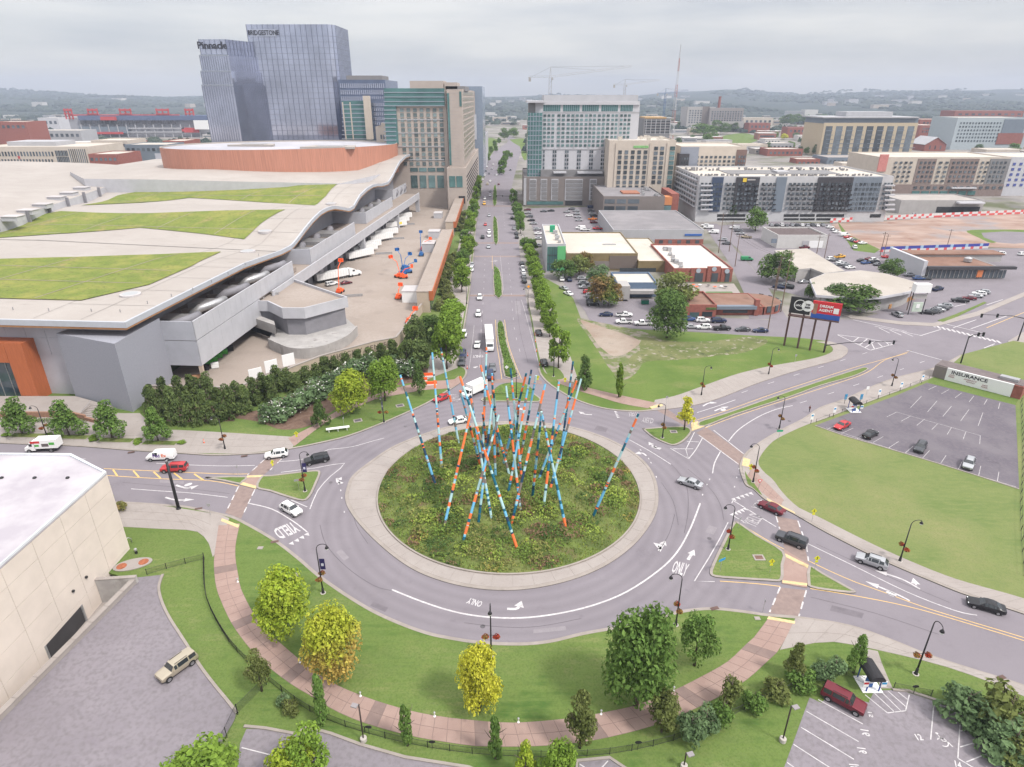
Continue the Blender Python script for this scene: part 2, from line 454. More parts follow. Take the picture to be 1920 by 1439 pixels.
PL=[(410,982),(402,1040),(401,1065),(405,1100),(415,1129),(437,1174),(475,1224),(507,1254),(550,1286),(590,1309),(625,1331),(675,1353),(745,1374),(800,1386),(880,1398),(915,1400),(990,1400),(1065,1395),(1140,1383),(1225,1361),(1290,1335),(1340,1311),(1400,1275),(1440,1239),(1459,1221),(1490,1169)]
PR=[(450,982),(442,1020),(442,1050),(447,1079),(452,1104),(470,1141),(492,1176),(520,1201),(555,1231),(582,1254),(625,1281),(665,1299),(712,1316),(775,1334),(837,1345),(875,1349),(915,1353),(965,1355),(1027,1351),(1090,1344),(1140,1334),(1190,1323),(1260,1296),(1320,1266),(1365,1240),(1400,1207),(1412,1197),(1440,1160)]
slab_path('path',cat(GP(PL,.16),4),cat(GP(PR,.16),4),2,1.75,.14,.165,M_PINK,8,M_PINKD,gap=.03)
# west pavement of concrete slabs
slab_path('pavement',cat(GP([(120,936),(210,943),(300,948),(412,965)],.16),4),cat(GP([(120,988),(224,988),(300,992),(352,994),(375,1000),(392,1020),(399,1045)],.16),4),3,2.2,.14,.165,M_CONC)
sheet('pavement',GP([(412,965),(430,972),(425,985),(410,985),(402,1040),(399,1045),(392,1020),(380,1003)],.1655),.1655,M_CONC)
# south-east pavement
slab_path('pavement',cat(GP([(1492,1158),(1590,1173),(1665,1198),(1740,1228),(1815,1253),(1920,1286),(2100,1360)],.16),4),cat(GP([(1462,1219),(1540,1204),(1587,1207),(1646,1219),(1740,1241),(1815,1264),(1920,1306),(2080,1385)],.16),4),2,2.6,.14,.166,M_CONC)
slab_path('pavement',[V2(p)for p in GP([(1612,1214),(1634,1240),(1651,1291)],.16)],[V2(p)for p in GP([(1646,1221),(1655,1248),(1674,1291)],.16)],1,2.2,.141,.163,M_CONC)
for q in([(416,972),(449,985),(446,990),(414,977)],[(1441,1156),(1491,1165),(1490,1170),(1438,1161)]):
 sheet('tactile_strip',GP(q,.18),.18,M_TACT)

# ---- east lawn ----------------------------------------------------------------
E_EDGE=[(1800,666),(1753,689),(1686,706),(1640,722),(1583,748),(1537,764),(1505,785),(1467,804),(1430,825),(1400,847),(1389,865),(1387,880),(1397,908),(1412,917),(1425,929),(1440,940),(1487,963),(1525,985),(1562,1005),(1625,1037),(1680,1062),(1740,1087),(1802,1112),(1877,1137),(1960,1165),(2100,1215),(2260,1275)]
e_edge=cat(GP(E_EDGE,.15),4)
P=e_edge+[V2(G(2260,700)),V2(G(1900,640))]
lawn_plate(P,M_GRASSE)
kerb(e_edge,.5,1)
E_IN=[(1765,700),(1742,711),(1700,728),(1660,742),(1600,765),(1545,786),(1512,797),(1460,821),(1440,837),(1425,857),(1422,870),(1432,885),(1450,900),(1462,917),(1480,937),(1502,955),(1530,967),(1615,1010),(1690,1045),(1790,1085),(1920,1122),(2080,1178),(2240,1235)]
eo,ei=offset(e_edge,.5),cat(GP(E_IN,.16),4)
slab_path('pavement',resample(eo,200),resample(ei,200),1,2.0,.14,.168,M_CONC)
bp=cat(GP([(1414,872),(1424,893),(1440,908),(1452,920),(1470,938)],.16),4);bq=cat(GP([(1400,893),(1412,908),(1430,925),(1446,938),(1464,948)],.16),4)
slab_path('path',bp,bq,2,1.8,.169,.178,M_PINK)
sheet('lawn',cat(GP([(1397,884),(1402,893),(1415,908),(1429,929),(1412,915),(1400,902)],.175),3,True),.182,M_GRASS)
for q in([(1394,858),(1407,862),(1404,876),(1391,873)],[(1437,934),(1489,960),(1492,964),(1440,939)]):
 sheet('tactile_strip',GP(q,.18),.185,M_TACT)

# ---- north-east vacant lawn -------------------------------------------------------
NE_EDGE=[(1012,690),(1016,702),(1027,715),(1046,729),(1080,748),(1130,764),(1186,770),(1220,768),(1262,764),(1310,756),(1355,742),(1405,722),(1455,705),(1505,690),(1555,677),(1575,670),(1586,660),(1582,650),(1555,641),(1500,634),(1400,629),(1300,623),(1200,618),(1130,612)]
ne_edge=cat(GP(NE_EDGE,.15),4)
lawn_plate(ne_edge+[V2(p)for p in GP([(1090,600),(1075,560),(1055,540),(1010,515),(987,520),(990,563),(996,600),(1003,640)],.13)],M_GRASS2)
kerb(cat(GP(NE_EDGE[:19],.15),4),.5,-1)
no,ni=cat(GP(NE_EDGE[7:19],.15),4),cat(GP([(1228,750),(1267,742),(1315,725),(1380,702),(1442,687),(1517,674),(1550,665),(1562,657),(1555,647),(1530,641)],.16),4)
slab_path('pavement',resample(offset(no,-.5),120),resample(ni,120),1,2.2,.14,.168,M_CONC)
# pavement along the east side of the boulevard and the paved walk round the corner
slab_path('pavement',cat(GP([(984,520),(990,563),(997,595),(1005,640),(1017,690),(1030,705)],.16),3),cat(GP([(1009,515),(1022,545),(1040,590),(1060,640),(1085,715),(1092,722)],.16),3),2,3.0,.14,.168,M_CONC)
slab_path('path',cat(GP([(1040,706),(1085,722),(1130,734),(1180,745),(1232,756)],.16),3),cat(GP([(1050,720),(1085,733),(1125,745),(1165,757),(1215,766)],.16),3),1,2.4,.17,.178,M_PINK)
sheet('lawn',cat(GP([(1020,686),(1045,690),(1058,708),(1040,712),(1028,704)],.17),3,True),.18,M_GRASS)
sheet('tactile_strip',GP([(1218,763),(1240,757),(1244,761),(1222,767)],.18),.185,M_TACT)
# worn earth where the field has been driven over
sheet('bare_earth',cat(GP([(1088,601),(1108,606),(1140,617),(1175,628),(1200,640),(1190,652),(1172,664),(1150,668),(1134,658),(1120,645),(1106,625)],.15),4,True),.148,M_DIRT)
M_WEAR=mat_layers('worn_turf',[(.13,.15,.06),((.25,.215,.18),.22,.46,.56,None),((.10,.14,.045),.5,.5,.66,None)],bump=.4,bscale=5)
sheet('worn_turf',cat(GP([(1082,598),(1115,603),(1160,612),(1205,622),(1245,640),(1225,660),(1210,675),(1190,702),(1165,712),(1142,690),(1124,662),(1104,632)],.15),4,True),.1425,M_WEAR)
M_SPARSE=mat_layers('sparse_turf',[(.16,.165,.075),((.10,.125,.04),.12,.42,.6,None),((.30,.27,.22),.45,.56,.66,None),((.06,.075,.035),.3,.58,.7,None)],bump=.4,bscale=5)
sheet('sparse_turf',cat(GP([(1200,632),(1260,640),(1330,640),(1400,632),(1440,640),(1400,660),(1340,668),(1270,675),(1215,678),(1185,692),(1180,672),(1200,655)],.15),4,True),.145,M_SPARSE)

# ---- north-west side ------------------------------------------------------------
NW_EDGE=[(-300,818),(-150,824),(0,831),(75,834),(150,837),(250,845),(350,851),(400,854),(457,852),(500,849),(550,841),(600,831),(650,819),(700,801),(750,780),(800,757),(837,735),(860,720),(872,708),(876,698),(872,690),(862,682),(864,650),(870,620),(879,563),(884,517),(888,482),(892,429),(898,386)]
nw_edge=cat(GP(NW_EDGE,.15),4)
lawn_plate(nw_edge+[V2(G(820,386)),V2(G(-300,640))],M_GRASS)
kerb(nw_edge,.5,1)
slab_path('pavement',resample(cat(GP([(-300,816),(0,829),(150,835),(250,843),(350,849),(457,850),(548,840)],.16),4),120),resample(cat(GP([(-300,780),(0,795),(150,804),(250,806),(320,806),(420,811),(560,820)],.16),4),120),3,2.4,.14,.168,M_CONC)
sheet('pavement',GP([(225,775),(262,775),(300,812),(170,812),(0,803),(0,770),(150,772)],.16),.1655,M_CONC)
slab_path('path',cat(GP([(552,837),(612,792),(645,777),(700,750),(760,738),(800,731),(845,728),(866,716)],.16),3),cat(GP([(540,822),(590,797),(630,772),(690,745),(750,726),(800,716),(850,712),(860,705)],.16),3),1,2.4,.17,.178,M_PINK)
slab_path('pavement',cat(GP([(858,690),(862,640),(868,600),(876,555),(881,517),(884,482),(888,440),(893,410)],.16),3),cat(GP([(800,712),(808,660),(825,600),(836,555),(850,500),(860,460),(868,425),(876,398)],.16),3),2,3.0,.14,.168,M_CONC)
sheet('mulch_bed',cat(GP([(400,778),(480,770),(560,730),(640,700),(720,690),(800,690),(806,712),(750,722),(690,742),(625,770),(585,797),(530,806),(480,790)],.15),4,True),.142,M_MULCH)
sheet('mulch_bed',GP([(268,770),(430,760),(440,790),(330,792),(275,785)],.15),.139,M_MULCH)

# ---- splitter islands -----------------------------------------------------------
def island(P,n=3,m=None,w=.45,gz=.15,outer=0.0):
 Q=cat(GP(P,.15),n,True)
 if area(Q)<0:Q=Q[::-1]
 b=MB();b.prism(Q,-.05,gz-.02);b.build('lawn',m or M_GRASS,kind='structure')
 O=offset(Q,-outer,True)if outer else Q
 ribbon('kerb',O,w,-.02,.165,M_KERB,1,True)
def plate(P,z,m,name='pavement',n=2):
 Q=cat(GP(P,z),n,True);b=MB();b.prism(Q,-.05,z);return b.build(name,m,kind='structure')
island([(480,914),(490,893),(509,891),(550,886),(588,882),(601,885),(594,905),(582,930),(567,939),(535,931),(505,921)])
island([(384,896),(400,894),(462,893),(456,903),(448,908),(420,902)],2)
plate([(463,893),(490,892),(480,914),(450,908)],.10,M_PINK,'path',1)
sheet('tactile_strip',GP([(464,892),(494,891),(492,895),(461,896)],.1),.125,M_TACT)
sheet('tactile_strip',GP([(454,904),(482,912),(480,917),(449,909)],.1),.125,M_TACT)
# north island with a flower bed
island([(902,748),(925,737),(940,725),(962,722),(985,724),(1002,738),(1014,747),(1012,753),(990,754),(940,753),(910,753)])
M_BED=mat_layers('flower_bed_leaves',[(.07,.12,.03),((.12,.19,.04),1.5,.42,.6,None),((.3,.05,.04),2.2,.62,.68,None),((.05,.07,.03),1.0,.55,.7,None)],bump=.8,bscale=5)
slab('flower_bed',cat(GP([(925,738),(937,723),(962,718),(985,721),(1000,736),(962,738)],.2),3,True),.1,.32,M_BED)
plate([(888,714),(938,711),(975,711),(1016,714),(1016,721),(978,718),(938,718),(890,722)],.02,M_BRICKX,'path',1)
# north-east island and the long median
island([(1206,805),(1214,803),(1278,799),(1297,806),(1292,818),(1278,830),(1262,835),(1245,830),(1224,820)])
island([(1310,791),(1360,775),(1455,742),(1535,715),(1610,691),(1622,689),(1628,693),(1600,706),(1540,723),(1480,745),(1380,777),(1322,799)],3,w=.35)
plate([(1296,793),(1308,790),(1322,799),(1297,808)],.11,M_TACT,'path',1)
# south-east islands
island([(1374,981),(1386,980),(1420,1003),(1470,1034),(1469,1060),(1467,1088),(1440,1089),(1390,1086),(1342,1082),(1331,1073),(1338,1052),(1356,1015)])
island([(1516,1060),(1545,1075),(1590,1100),(1605,1109),(1594,1112),(1550,1107),(1520,1101),(1514,1092)],2)
plate([(1470,1030),(1517,1058),(1513,1102),(1466,1094)],.11,M_PINK,'path',1)
sheet('tactile_strip',GP([(1472,1038),(1516,1060),(1515,1066),(1472,1044)],.13),.135,M_TACT)
sheet('tactile_strip',GP([(1467,1088),(1514,1094),(1513,1099),(1467,1093)],.13),.135,M_TACT)
# crossings laid in brick
def crossing(P):
 return sheet('brick_crossing',GP(P),.006,M_BRICKX)
crossing([(497,861),(529,860),(496,890),(464,891)]);crossing([(448,911),(478,917),(452,973),(422,962)])
crossing([(1230,769),(1250,767),(1293,795),(1286,800)]);crossing([(1306,812),(1324,801),(1396,853),(1387,874)])
crossing([(1455,968),(1495,976),(1517,1057),(1472,1032)]);crossing([(1464,1102),(1512,1107),(1497,1156),(1441,1150)])
for y in(553,480,455,386):
 xl=880+(563-y)*.12;xr=987-(563-y)*.135
 crossing([(xl,y),(xr,y),(xr,y+3.2*(y/553)**2),(xl-.5,y+3.2*(y/553)**2)])

# ---- central island -----------------------------------------------------------
def arc_fit(pts):
# circle through ground points, least squares
 Q=[V2(p)for p in GP(pts)]
 import numpy as np
 A=np.array([[2*q.x,2*q.y,1]for q in Q]);y=np.array([q.length_squared for q in Q])
 s=np.linalg.lstsq(A,y,rcond=None)[0]
 return Vector((s[0],s[1])),math.sqrt(s[2]+s[0]**2+s[1]**2)
IC,IR=arc_fit([(712.5,935),(1196,935),(952.5,1078),(774,1033),(1171,1000.6),(1127.5,1039.7),(725,985),(1060,1067),(850,1067),(730,874),(1175,874)])
# outer edge of the apron as measured
APR=[(647,935),(650,915),(660,893),(690,868),(735,838),(790,815),(840,800),(890,793),(955,790),(1020,793),(1075,801),(1130,818),(1175,840),(1205,862),(1225,888),(1234,920),(1232,955),(1215,990),(1185,1025),(1140,1058),(1085,1083),(1020,1100),(955,1107),(890,1103),(830,1090),(775,1068),(725,1033),(680,990),(655,957)]
apr=cat(GP(APR,.1),5,True)
if area(apr)<0:apr=apr[::-1]
apron=MB();apron.prism(apr,-.1,.085);apron=apron.build('apron',M_KERB,kind='structure')
ribbon('kerb',apr,.6,-.02,.13,M_KERB,1,True,None)
NSEG=52
inn=resample(offset(apr,.65,True)+[offset(apr,.65,True)[0]],NSEG*4+1)
for k in range(NSEG):
 o_=inn[k*4:k*4+5]
 i_=[IC+(p-IC).normalized()*(IR+.25)for p in o_]
 c=sum(o_+i_,Vector((0,0)))/10
 q=[p+(c-p).normalized()*.04 for p in o_]+[p+(c-p).normalized()*.04 for p in i_[::-1]]
 bq=MB();bq.prism(q,.05,.11+rnd.uniform(-.003,.003));bq.build('paving_slab',M_CONC,apron)
circ=[IC+Vector((math.cos(a),math.sin(a)))*(IR+.2)for a in[2*math.pi*k/96 for k in range(96)]]
ribbon('kerb',circ,.3,.0,.3,M_KERB,1,True)
M_SOIL=mat_layers('planted_soil',[(.075,.10,.028),((.12,.16,.04),.35,.42,.6,None),((.16,.17,.06),.15,.5,.7,None),((.12,.075,.05),.2,.6,.72,None)],bump=.8,bscale=5)
def mound(p):
 r=min(1,(V2(p)-IC).length/IR)
 return .15+1.1*(1-r*r)
rows=[]
for k in range(13):
 r=IR*k/12
 rows.append([(IC.x+r*math.cos(2*math.pi*j/48),IC.y+r*math.sin(2*math.pi*j/48),mound(IC+Vector((r,0))))for j in range(49)])
b=MB();b.grid([q[::-1]for q in rows]);b.build('planting_bed',M_SOIL,smooth=True,kind='structure')

# ---- painted markings -----------------------------------------------------------
ZM=.012
def mark(P,w=.14,m=M_WHITE,dash=None,n=4,name='lane_line'):
 Q=cat(GP(P),n)if len(P)>2 else[V2(p)for p in GP(P)]
 return line(Q,w,ZM,None,dash).build(name,m,ROAD)
mark([(735,1106),(790,1128),(850,1147),(910,1157),(975,1159),(1040,1152),(1110,1136),(1175,1110),(1235,1070),(1270,1035),(1295,990),(1313,944)],.28)
mark([(1336,888),(1340,868),(1352,845)],.22);mark([(1365,829),(1385,806),(1420,783),(1455,768),(1486,761)],.22)
mark([(1331,898),(1325,910),(1318,926),(1313,944)],.22,dash=(.9,1.1));mark([(1386,878),(1379,905),(1375,925)],.2,dash=(.8,1))
mark([(1180,825),(1218,846),(1258,871)],.18);mark([(1200,843),(1216,860),(1226,880),(1231,896)],.2,dash=(.8,1))
mark([(637,905),(641,935),(647,968)],.2,dash=(.9,1.6))
mark([(617,843),(660,838),(700,827),(720,822)],.16);mark([(522,866),(570,861),(617,843)],.16)
mark([(0,905),(80,908),(160,912)],.16);mark([(246,917),(300,921),(360,925),(427,933)],.16);mark([(293,869),(350,872),(420,874),(478,873)],.16);mark([(0,862),(160,861)],.16)
mark([(466,944),(510,955),(550,978),(576,998)],.22)
mark([(527,886),(590,878),(646,869),(620,893),(596,920),(581,955)],.18,n=2);mark([(546,938),(576,951)],.18)
mark([(1302,811),(1286,843),(1291,861),(1257,841)],.18,n=1);mark([(1318,820),(1305,843),(1291,861)],.18)
for a,c in(((1288,828),(1310,829)),((1262,842),(1300,842)),((1284,857),(1292,858))):mark([a,c],.18)
mark([(1324,801),(1345,790),(1356,787)],.16)
mark([(1338,807),(1395,852)],.2);mark([(1310,816),(1385,871)],.2)
mark([(1307,774),(1345,762),(1379,750)],.18)
mark([(1365,980),(1350,1010),(1330,1045),(1302,1090),(1340,1091)],.16,n=1)
mark([(1373,938),(1455,988)],.18);mark([(1374,967),(1395,979)],.14);mark([(1375,937),(1372,944)],.14)
mark([(1515,1020),(1600,1061),(1700,1110),(1790,1145),(1832,1154)],.16)
for q in([(1496,977),(1506,1005)],[(1512,1022),(1516,1053)],[(1455,968),(1462,992)],[(1466,1010),(1470,1030)],[(1463,1101),(1443,1148)],[(1512,1107),(1498,1156)],[(497,861),(464,891)],[(448,911),(424,960)],[(528,861),(500,888)],[(478,918),(453,971)]):
 mark(q,.22,dash=(2.2,.7))
# yellow lines
mark([(1519,1104),(1600,1117),(1700,1137),(1800,1165),(1960,1215),(2100,1270)],.13,M_YELL,name='yellow_line')
mark([(1604,1092),(1660,1112),(1730,1138),(1800,1160),(1960,1209),(2100,1263)],.13,M_YELL,name='yellow_line')
mark([(1395,987),(1440,1014),(1470,1030)],.13,M_YELL,name='yellow_line');mark([(1516,1052),(1560,1073),(1604,1092)],.13,M_YELL,name='yellow_line')
mark([(1350,1090),(1420,1095),(1463,1100)],.13,M_YELL,name='yellow_line')
mark([(195,879),(300,884),(420,889),(465,889)],.16,M_YELL,name='yellow_line');mark([(200,892),(300,898),(395,902),(448,912)],.16,M_YELL,name='yellow_line')
for k in range(5):mark([(212+k*38,881+k*2),(220+k*40.5,893+k*2)],.3,M_YELL,name='yellow_bar')
mark([(1300,790),(1360,771),(1455,737),(1550,706),(1610,687),(1680,668),(1710,657)],.13,M_YELL,name='yellow_line');mark([(1322,803),(1380,781),(1480,748),(1600,709),(1632,695),(1660,675),(1700,663)],.13,M_YELL,name='yellow_line')
for P_ in([(929,600),(931,640),(936,674),(941,712)],[(946,600),(952,640),(962,672),(978,712)]):mark(P_,.12,M_YELL,name='yellow_line')
# dashed lane lines on the north-east road
mark([(1390,737),(1440,720),(1490,704),(1560,682),(1640,657),(1680,645)],.14,dash=(3,7.5));mark([(1500,756),(1560,737),(1620,717),(1690,693),(1760,668)],.14,dash=(3,7.5))
# boulevard lane lines
mark([(899,690),(902,620),(906,563),(908,520),(909.5,486)],.14,M_WORN,dash=(3,7));mark([(912.5,430),(914,400),(916,375)],.14,M_WORN,dash=(3,7))
mark([(975,660),(965,620),(961,580),(958,540),(954,500),(952,486)],.14,M_WORN,dash=(3,7));mark([(947,430),(944,400),(941,370)],.14,M_WORN,dash=(3,7))
mark([(1012,690),(999,640),(983,580),(977,562)],.14,M_WORN);mark([(880,690),(886,640),(889,610)],.14,M_WORN)
mark([(938,480),(942,520),(944,545)],.12,M_WORN);mark([(923,480),(923,505)],.12,M_YELL,name='yellow_line')
mark([(883,552),(985,552)],.3,M_WORN);mark([(889,481),(974,481)],.3,M_WORN)

def place_glyph(verts,o,ex,ey,m=M_WHITE,name='lane_arrow',z=ZM):
 b=MB()
 for poly in verts:
  P=[V2(o)+V2(ex)*p[0]+V2(ey)*p[1]for p in poly]
  if area(P)<0:P=P[::-1]
  b.poly(P,z)
 return b.build(name,m,ROAD)
def arrow_at(p0,p1,p2=None,w=.28,hl=1.5,hw=1.3,name='lane_arrow',dot=None):
 """arrow from the tail p0 to the tip p1 (pixels), optional bend through p2"""
 P=[V2(p)for p in GP([p0,p2,p1]if p2 else[p0,p1])]
 Q=cat(P,5)if p2 else P
 t=(Q[-1]-Q[-2]).normalized();tip=Q[-1];bs=tip-t*hl;nrm=Vector((-t.y,t.x))
 b=line([q for q in Q if(q-tip).length>hl*.9]+[bs],w,ZM)
 tri=[bs-nrm*hw/2,tip,bs+nrm*hw/2]
 if area(tri)<0:tri=tri[::-1]
 b.poly(tri,ZM)
 if dot:
  c=V2(G(*dot));b.poly([c+t*math.cos(a)*.75+nrm*math.sin(a)*.5 for a in[k*math.pi/6 for k in range(12)]],ZM)
 return b.build(name,M_WHITE,ROAD)
arrow_at((951,1142),(978,1127),(970,1141),.45,1.3,1.5);arrow_at((1290,1050),(1302,1031),None,.5,1.5,1.3)
arrow_at((1236,1034),(1248,1014),(1240,1026),.5,1.3,1.3);arrow_at((1238,1030),(1225,1018),(1235,1024),.5,1.3,1.3)
arrow_at((1238,843),(1216,829),(1226,838),.4,1.3,1.3);arrow_at((1240,841),(1220,838),None,.35,1.2,1.2);arrow_at((1212,855),(1190,851),(1204,850),.4,1.3,1.3)
arrow_at((1706,1127),(1622,1090),(1680,1114),.3,1.9,1.1,dot=(1671,1114));arrow_at((1725,1105),(1640,1070),(1690,1086),.3,1.7,1.0);arrow_at((1718,1098),(1712,1084),None,.3,1.4,1.3)
arrow_at((330,910),(373,910),(352,916),.45,1.6,1.3,dot=(353,909));arrow_at((310,933),(365,937),(332,938),.38,1.9,1.1)
arrow_at((1318,762),(1345,756),(1330,756),.4,1.8,1.2);arrow_at((1340,771),(1366,763),(1352,766),.4,1.8,1.2,dot=(1356,769))
arrow_at((639,908-10),(631,899),None,.4,1,1.1);arrow_at((632,897),(645,906),(634,905),.5,1.1,1.2)
arrow_at((1110,790-12),(1085,772),(1097,777),.35,1.3,1.2);arrow_at((985,771),(970,765),None,.35,1.3,1.2)
arrow_at((888,690),(897,687),None,.35,1.6,1.1);arrow_at((920,491),(934,489),None,.3,2,1.4)
def ground_text(txt,a,c,up,m=M_WHITE,stretch=1.0,bold=.02):
 """lettering between pixel a (left end) and pixel c (right end) of its baseline-centre, tall towards pixel up"""
 A,C,U=G(*a),G(*c),G(*up)
 mid=(A+C)/2;ex=(C-A);wlen=ex.length;ex.normalize()
 ez=U-mid;ez-=ex*ez.dot(ex);hgt=ez.length*2;ez.normalize()
 me=text_mesh(txt,1.0,m,bold)
 xs=[v.co.x for v in me.vertices];ys=[v.co.y for v in me.vertices]
 sx=wlen/(max(xs)-min(xs));sy=hgt/(max(ys)-min(ys));cx_=(max(xs)+min(xs))/2;cy_=(max(ys)+min(ys))/2
 nrm=ex.cross(ez)
 for v in me.vertices:
  w=mid+ex*((v.co.x-cx_)*sx)+ez*((v.co.y-cy_)*sy);v.co=(w.x,w.y,ZM)
 if nrm.z<0:me.flip_normals()
 return link('road_lettering',me,ROAD)
ground_text('ONLY',(1262,1062),(1289,1070),(1281,1055));ground_text('ONLY',(903,1134),(877,1126),(889,1136))
ground_text('YIELD',(556,987),(518,1003),(545,1004));ground_text('ONLY',(906,668),(886,669),(896,671))
ground_text('YIELD',(1404,985),(1420,966),(1402,969),M_WORN,bold=0);ground_text('YIELD',(1418,955),(1433,940),(1416,943),M_WORN,bold=0)
ground_text('YIELD',(845,752),(858,741),(842,742),M_WORN,bold=0);ground_text('YIELD',(1178,776),(1197,776),(1188,781),M_WORN,bold=0);ground_text('YIELD',(1204,787),(1225,790),(1213,793),M_WORN,bold=0)
def sharks(a,c,n,out,s=.95):
 A,C=V2(G(*a)),V2(G(*c));O=V2(G(*out));d=(C-A).normalized();nn=(O-(A+C)/2);nn-=d*nn.dot(d);nn.normalize()
 b=MB()
 for k in range(n):
  p=A.lerp(C,k/(n-1));P=[p-d*s*.45,p+d*s*.45,p+nn*s]
  b.poly(P if area(P)>0 else P[::-1],ZM)
 b.build('yield_triangles',M_WHITE,ROAD)
sharks((545,1018),(574,1001),4,(575,1020));sharks((1371,964),(1395,953),5,(1395,962));sharks((1374,935),(1406,924),5,(1404,932))
sharks((1152,772),(1157,783),5,(1165,776),.7)
# tyre-darkened seams in the asphalt
M_SEAM=mat('tar_seam',(.1,.09,.1),.8,var=.1)
for q in([(600,985),(612,1022),(650,1064),(700,1098),(735,1108)],[(1258,871),(1272,886),(1288,915),(1290,960),(1283,1000)],[(1290,880),(1330,915),(1350,945),(1357,975)]):
 mark(q,.1,M_SEAM,name='tar_seam')

for q in((515,1016),(1340,1141),(1877,1271),(246,848),(458,855),(372,954),(1215,1160)):
 g=G(q[0],q[1],.17);b=MB();b.box((g.x,g.y,.172),(1.3,.6,.02),.3);b.build('storm_drain',mat('drain_iron',(.12,.075,.065),.8,var=.2),kind='structure')
for q in((905,1175),(1905,1132),(620,905),(1330,1010),(760,800),(1480,790)):
 g=G(q[0],q[1],0);b=MB();b.lathe((g.x,g.y,.006),[(.38,0),(.38,.006)],12);b.build('manhole_cover',mat('manhole_iron',(.11,.1,.11),.7,var=.2),kind='structure')

M_PATCH=mat('patched_asphalt',(.15,.134,.15),.9,var=.1,scale=.8);M_PATCHL=mat('pale_patched_asphalt',(.225,.205,.222),.9,var=.08,scale=.8)
for P_,m in(([(700,1128),(728,1140),(722,1148),(694,1136)],M_PATCH),([(1330,985),(1345,990),(1338,1003),(1322,998)],M_PATCHL),([(1560,1135),(1620,1150),(1616,1160),(1556,1145)],M_PATCH),([(640,1030),(655,1046),(645,1052),(630,1036)],M_PATCHL),([(1120,820-22),(1140,803),(1136,811),(1114,806)],M_PATCH),([(300,900),(345,903),(344,908),(299,905)],M_PATCHL),([(1450,760),(1490,748),(1496,752),(1456,765)],M_PATCH),([(905,610),(916,610),(916,632),(904,632)],M_PATCH),([(965,565),(975,565),(977,590),(967,590)],M_PATCHL),([(1000,1180),(1060,1174),(1062,1182),(1000,1188)],M_PATCHL)):
 sheet('asphalt_patch',GP(P_,.008),.008,m,ROAD)
for q in([(870,1168),(940,1176),(1010,1175),(1090,1160)],[(660,950),(668,985),(690,1020)],[(1265,965),(1255,1000),(1235,1035)],[(1520,1120),(1640,1150),(1760,1190)],[(1530,1020),(1650,1075),(1780,1130)],[(905,590),(904,640),(903,690)],[(968,560),(975,620),(990,680)],[(230,905),(330,914),(430,926)],[(1380,760),(1460,733),(1560,700)],[(1240,905),(1262,940),(1272,985)]):
 mark(q,.09,M_SEAM,name='tar_seam')

# ================================================================ vehicles
def paint(name,col,metal=0.25,rough=.3):
 return mat('paint_'+name,col,rough,metal,var=0,spec=.6)
PAINT={'white':paint('white',(.74,.74,.74),0,.3),'silver':paint('silver',(.45,.46,.48),.55,.3),'grey':paint('grey',(.16,.165,.18),.4),'dark grey':paint('dark_grey',(.075,.078,.088),.4),'black':paint('black',(.018,.018,.021),.2),'red':paint('red',(.45,.03,.035),.15),'maroon':paint('maroon',(.14,.015,.025),.3),'blue':paint('blue',(.05,.1,.25),.3),'dark blue':paint('dark_blue',(.02,.032,.085),.3),'gold':paint('gold',(.42,.37,.29),.45),'yellow':paint('yellow',(.75,.4,.04),.1),'green':paint('green',(.03,.25,.1),.2),'tan':paint('tan',(.42,.35,.25),.3),'orange':paint('orange',(.7,.2,.03),.1)}
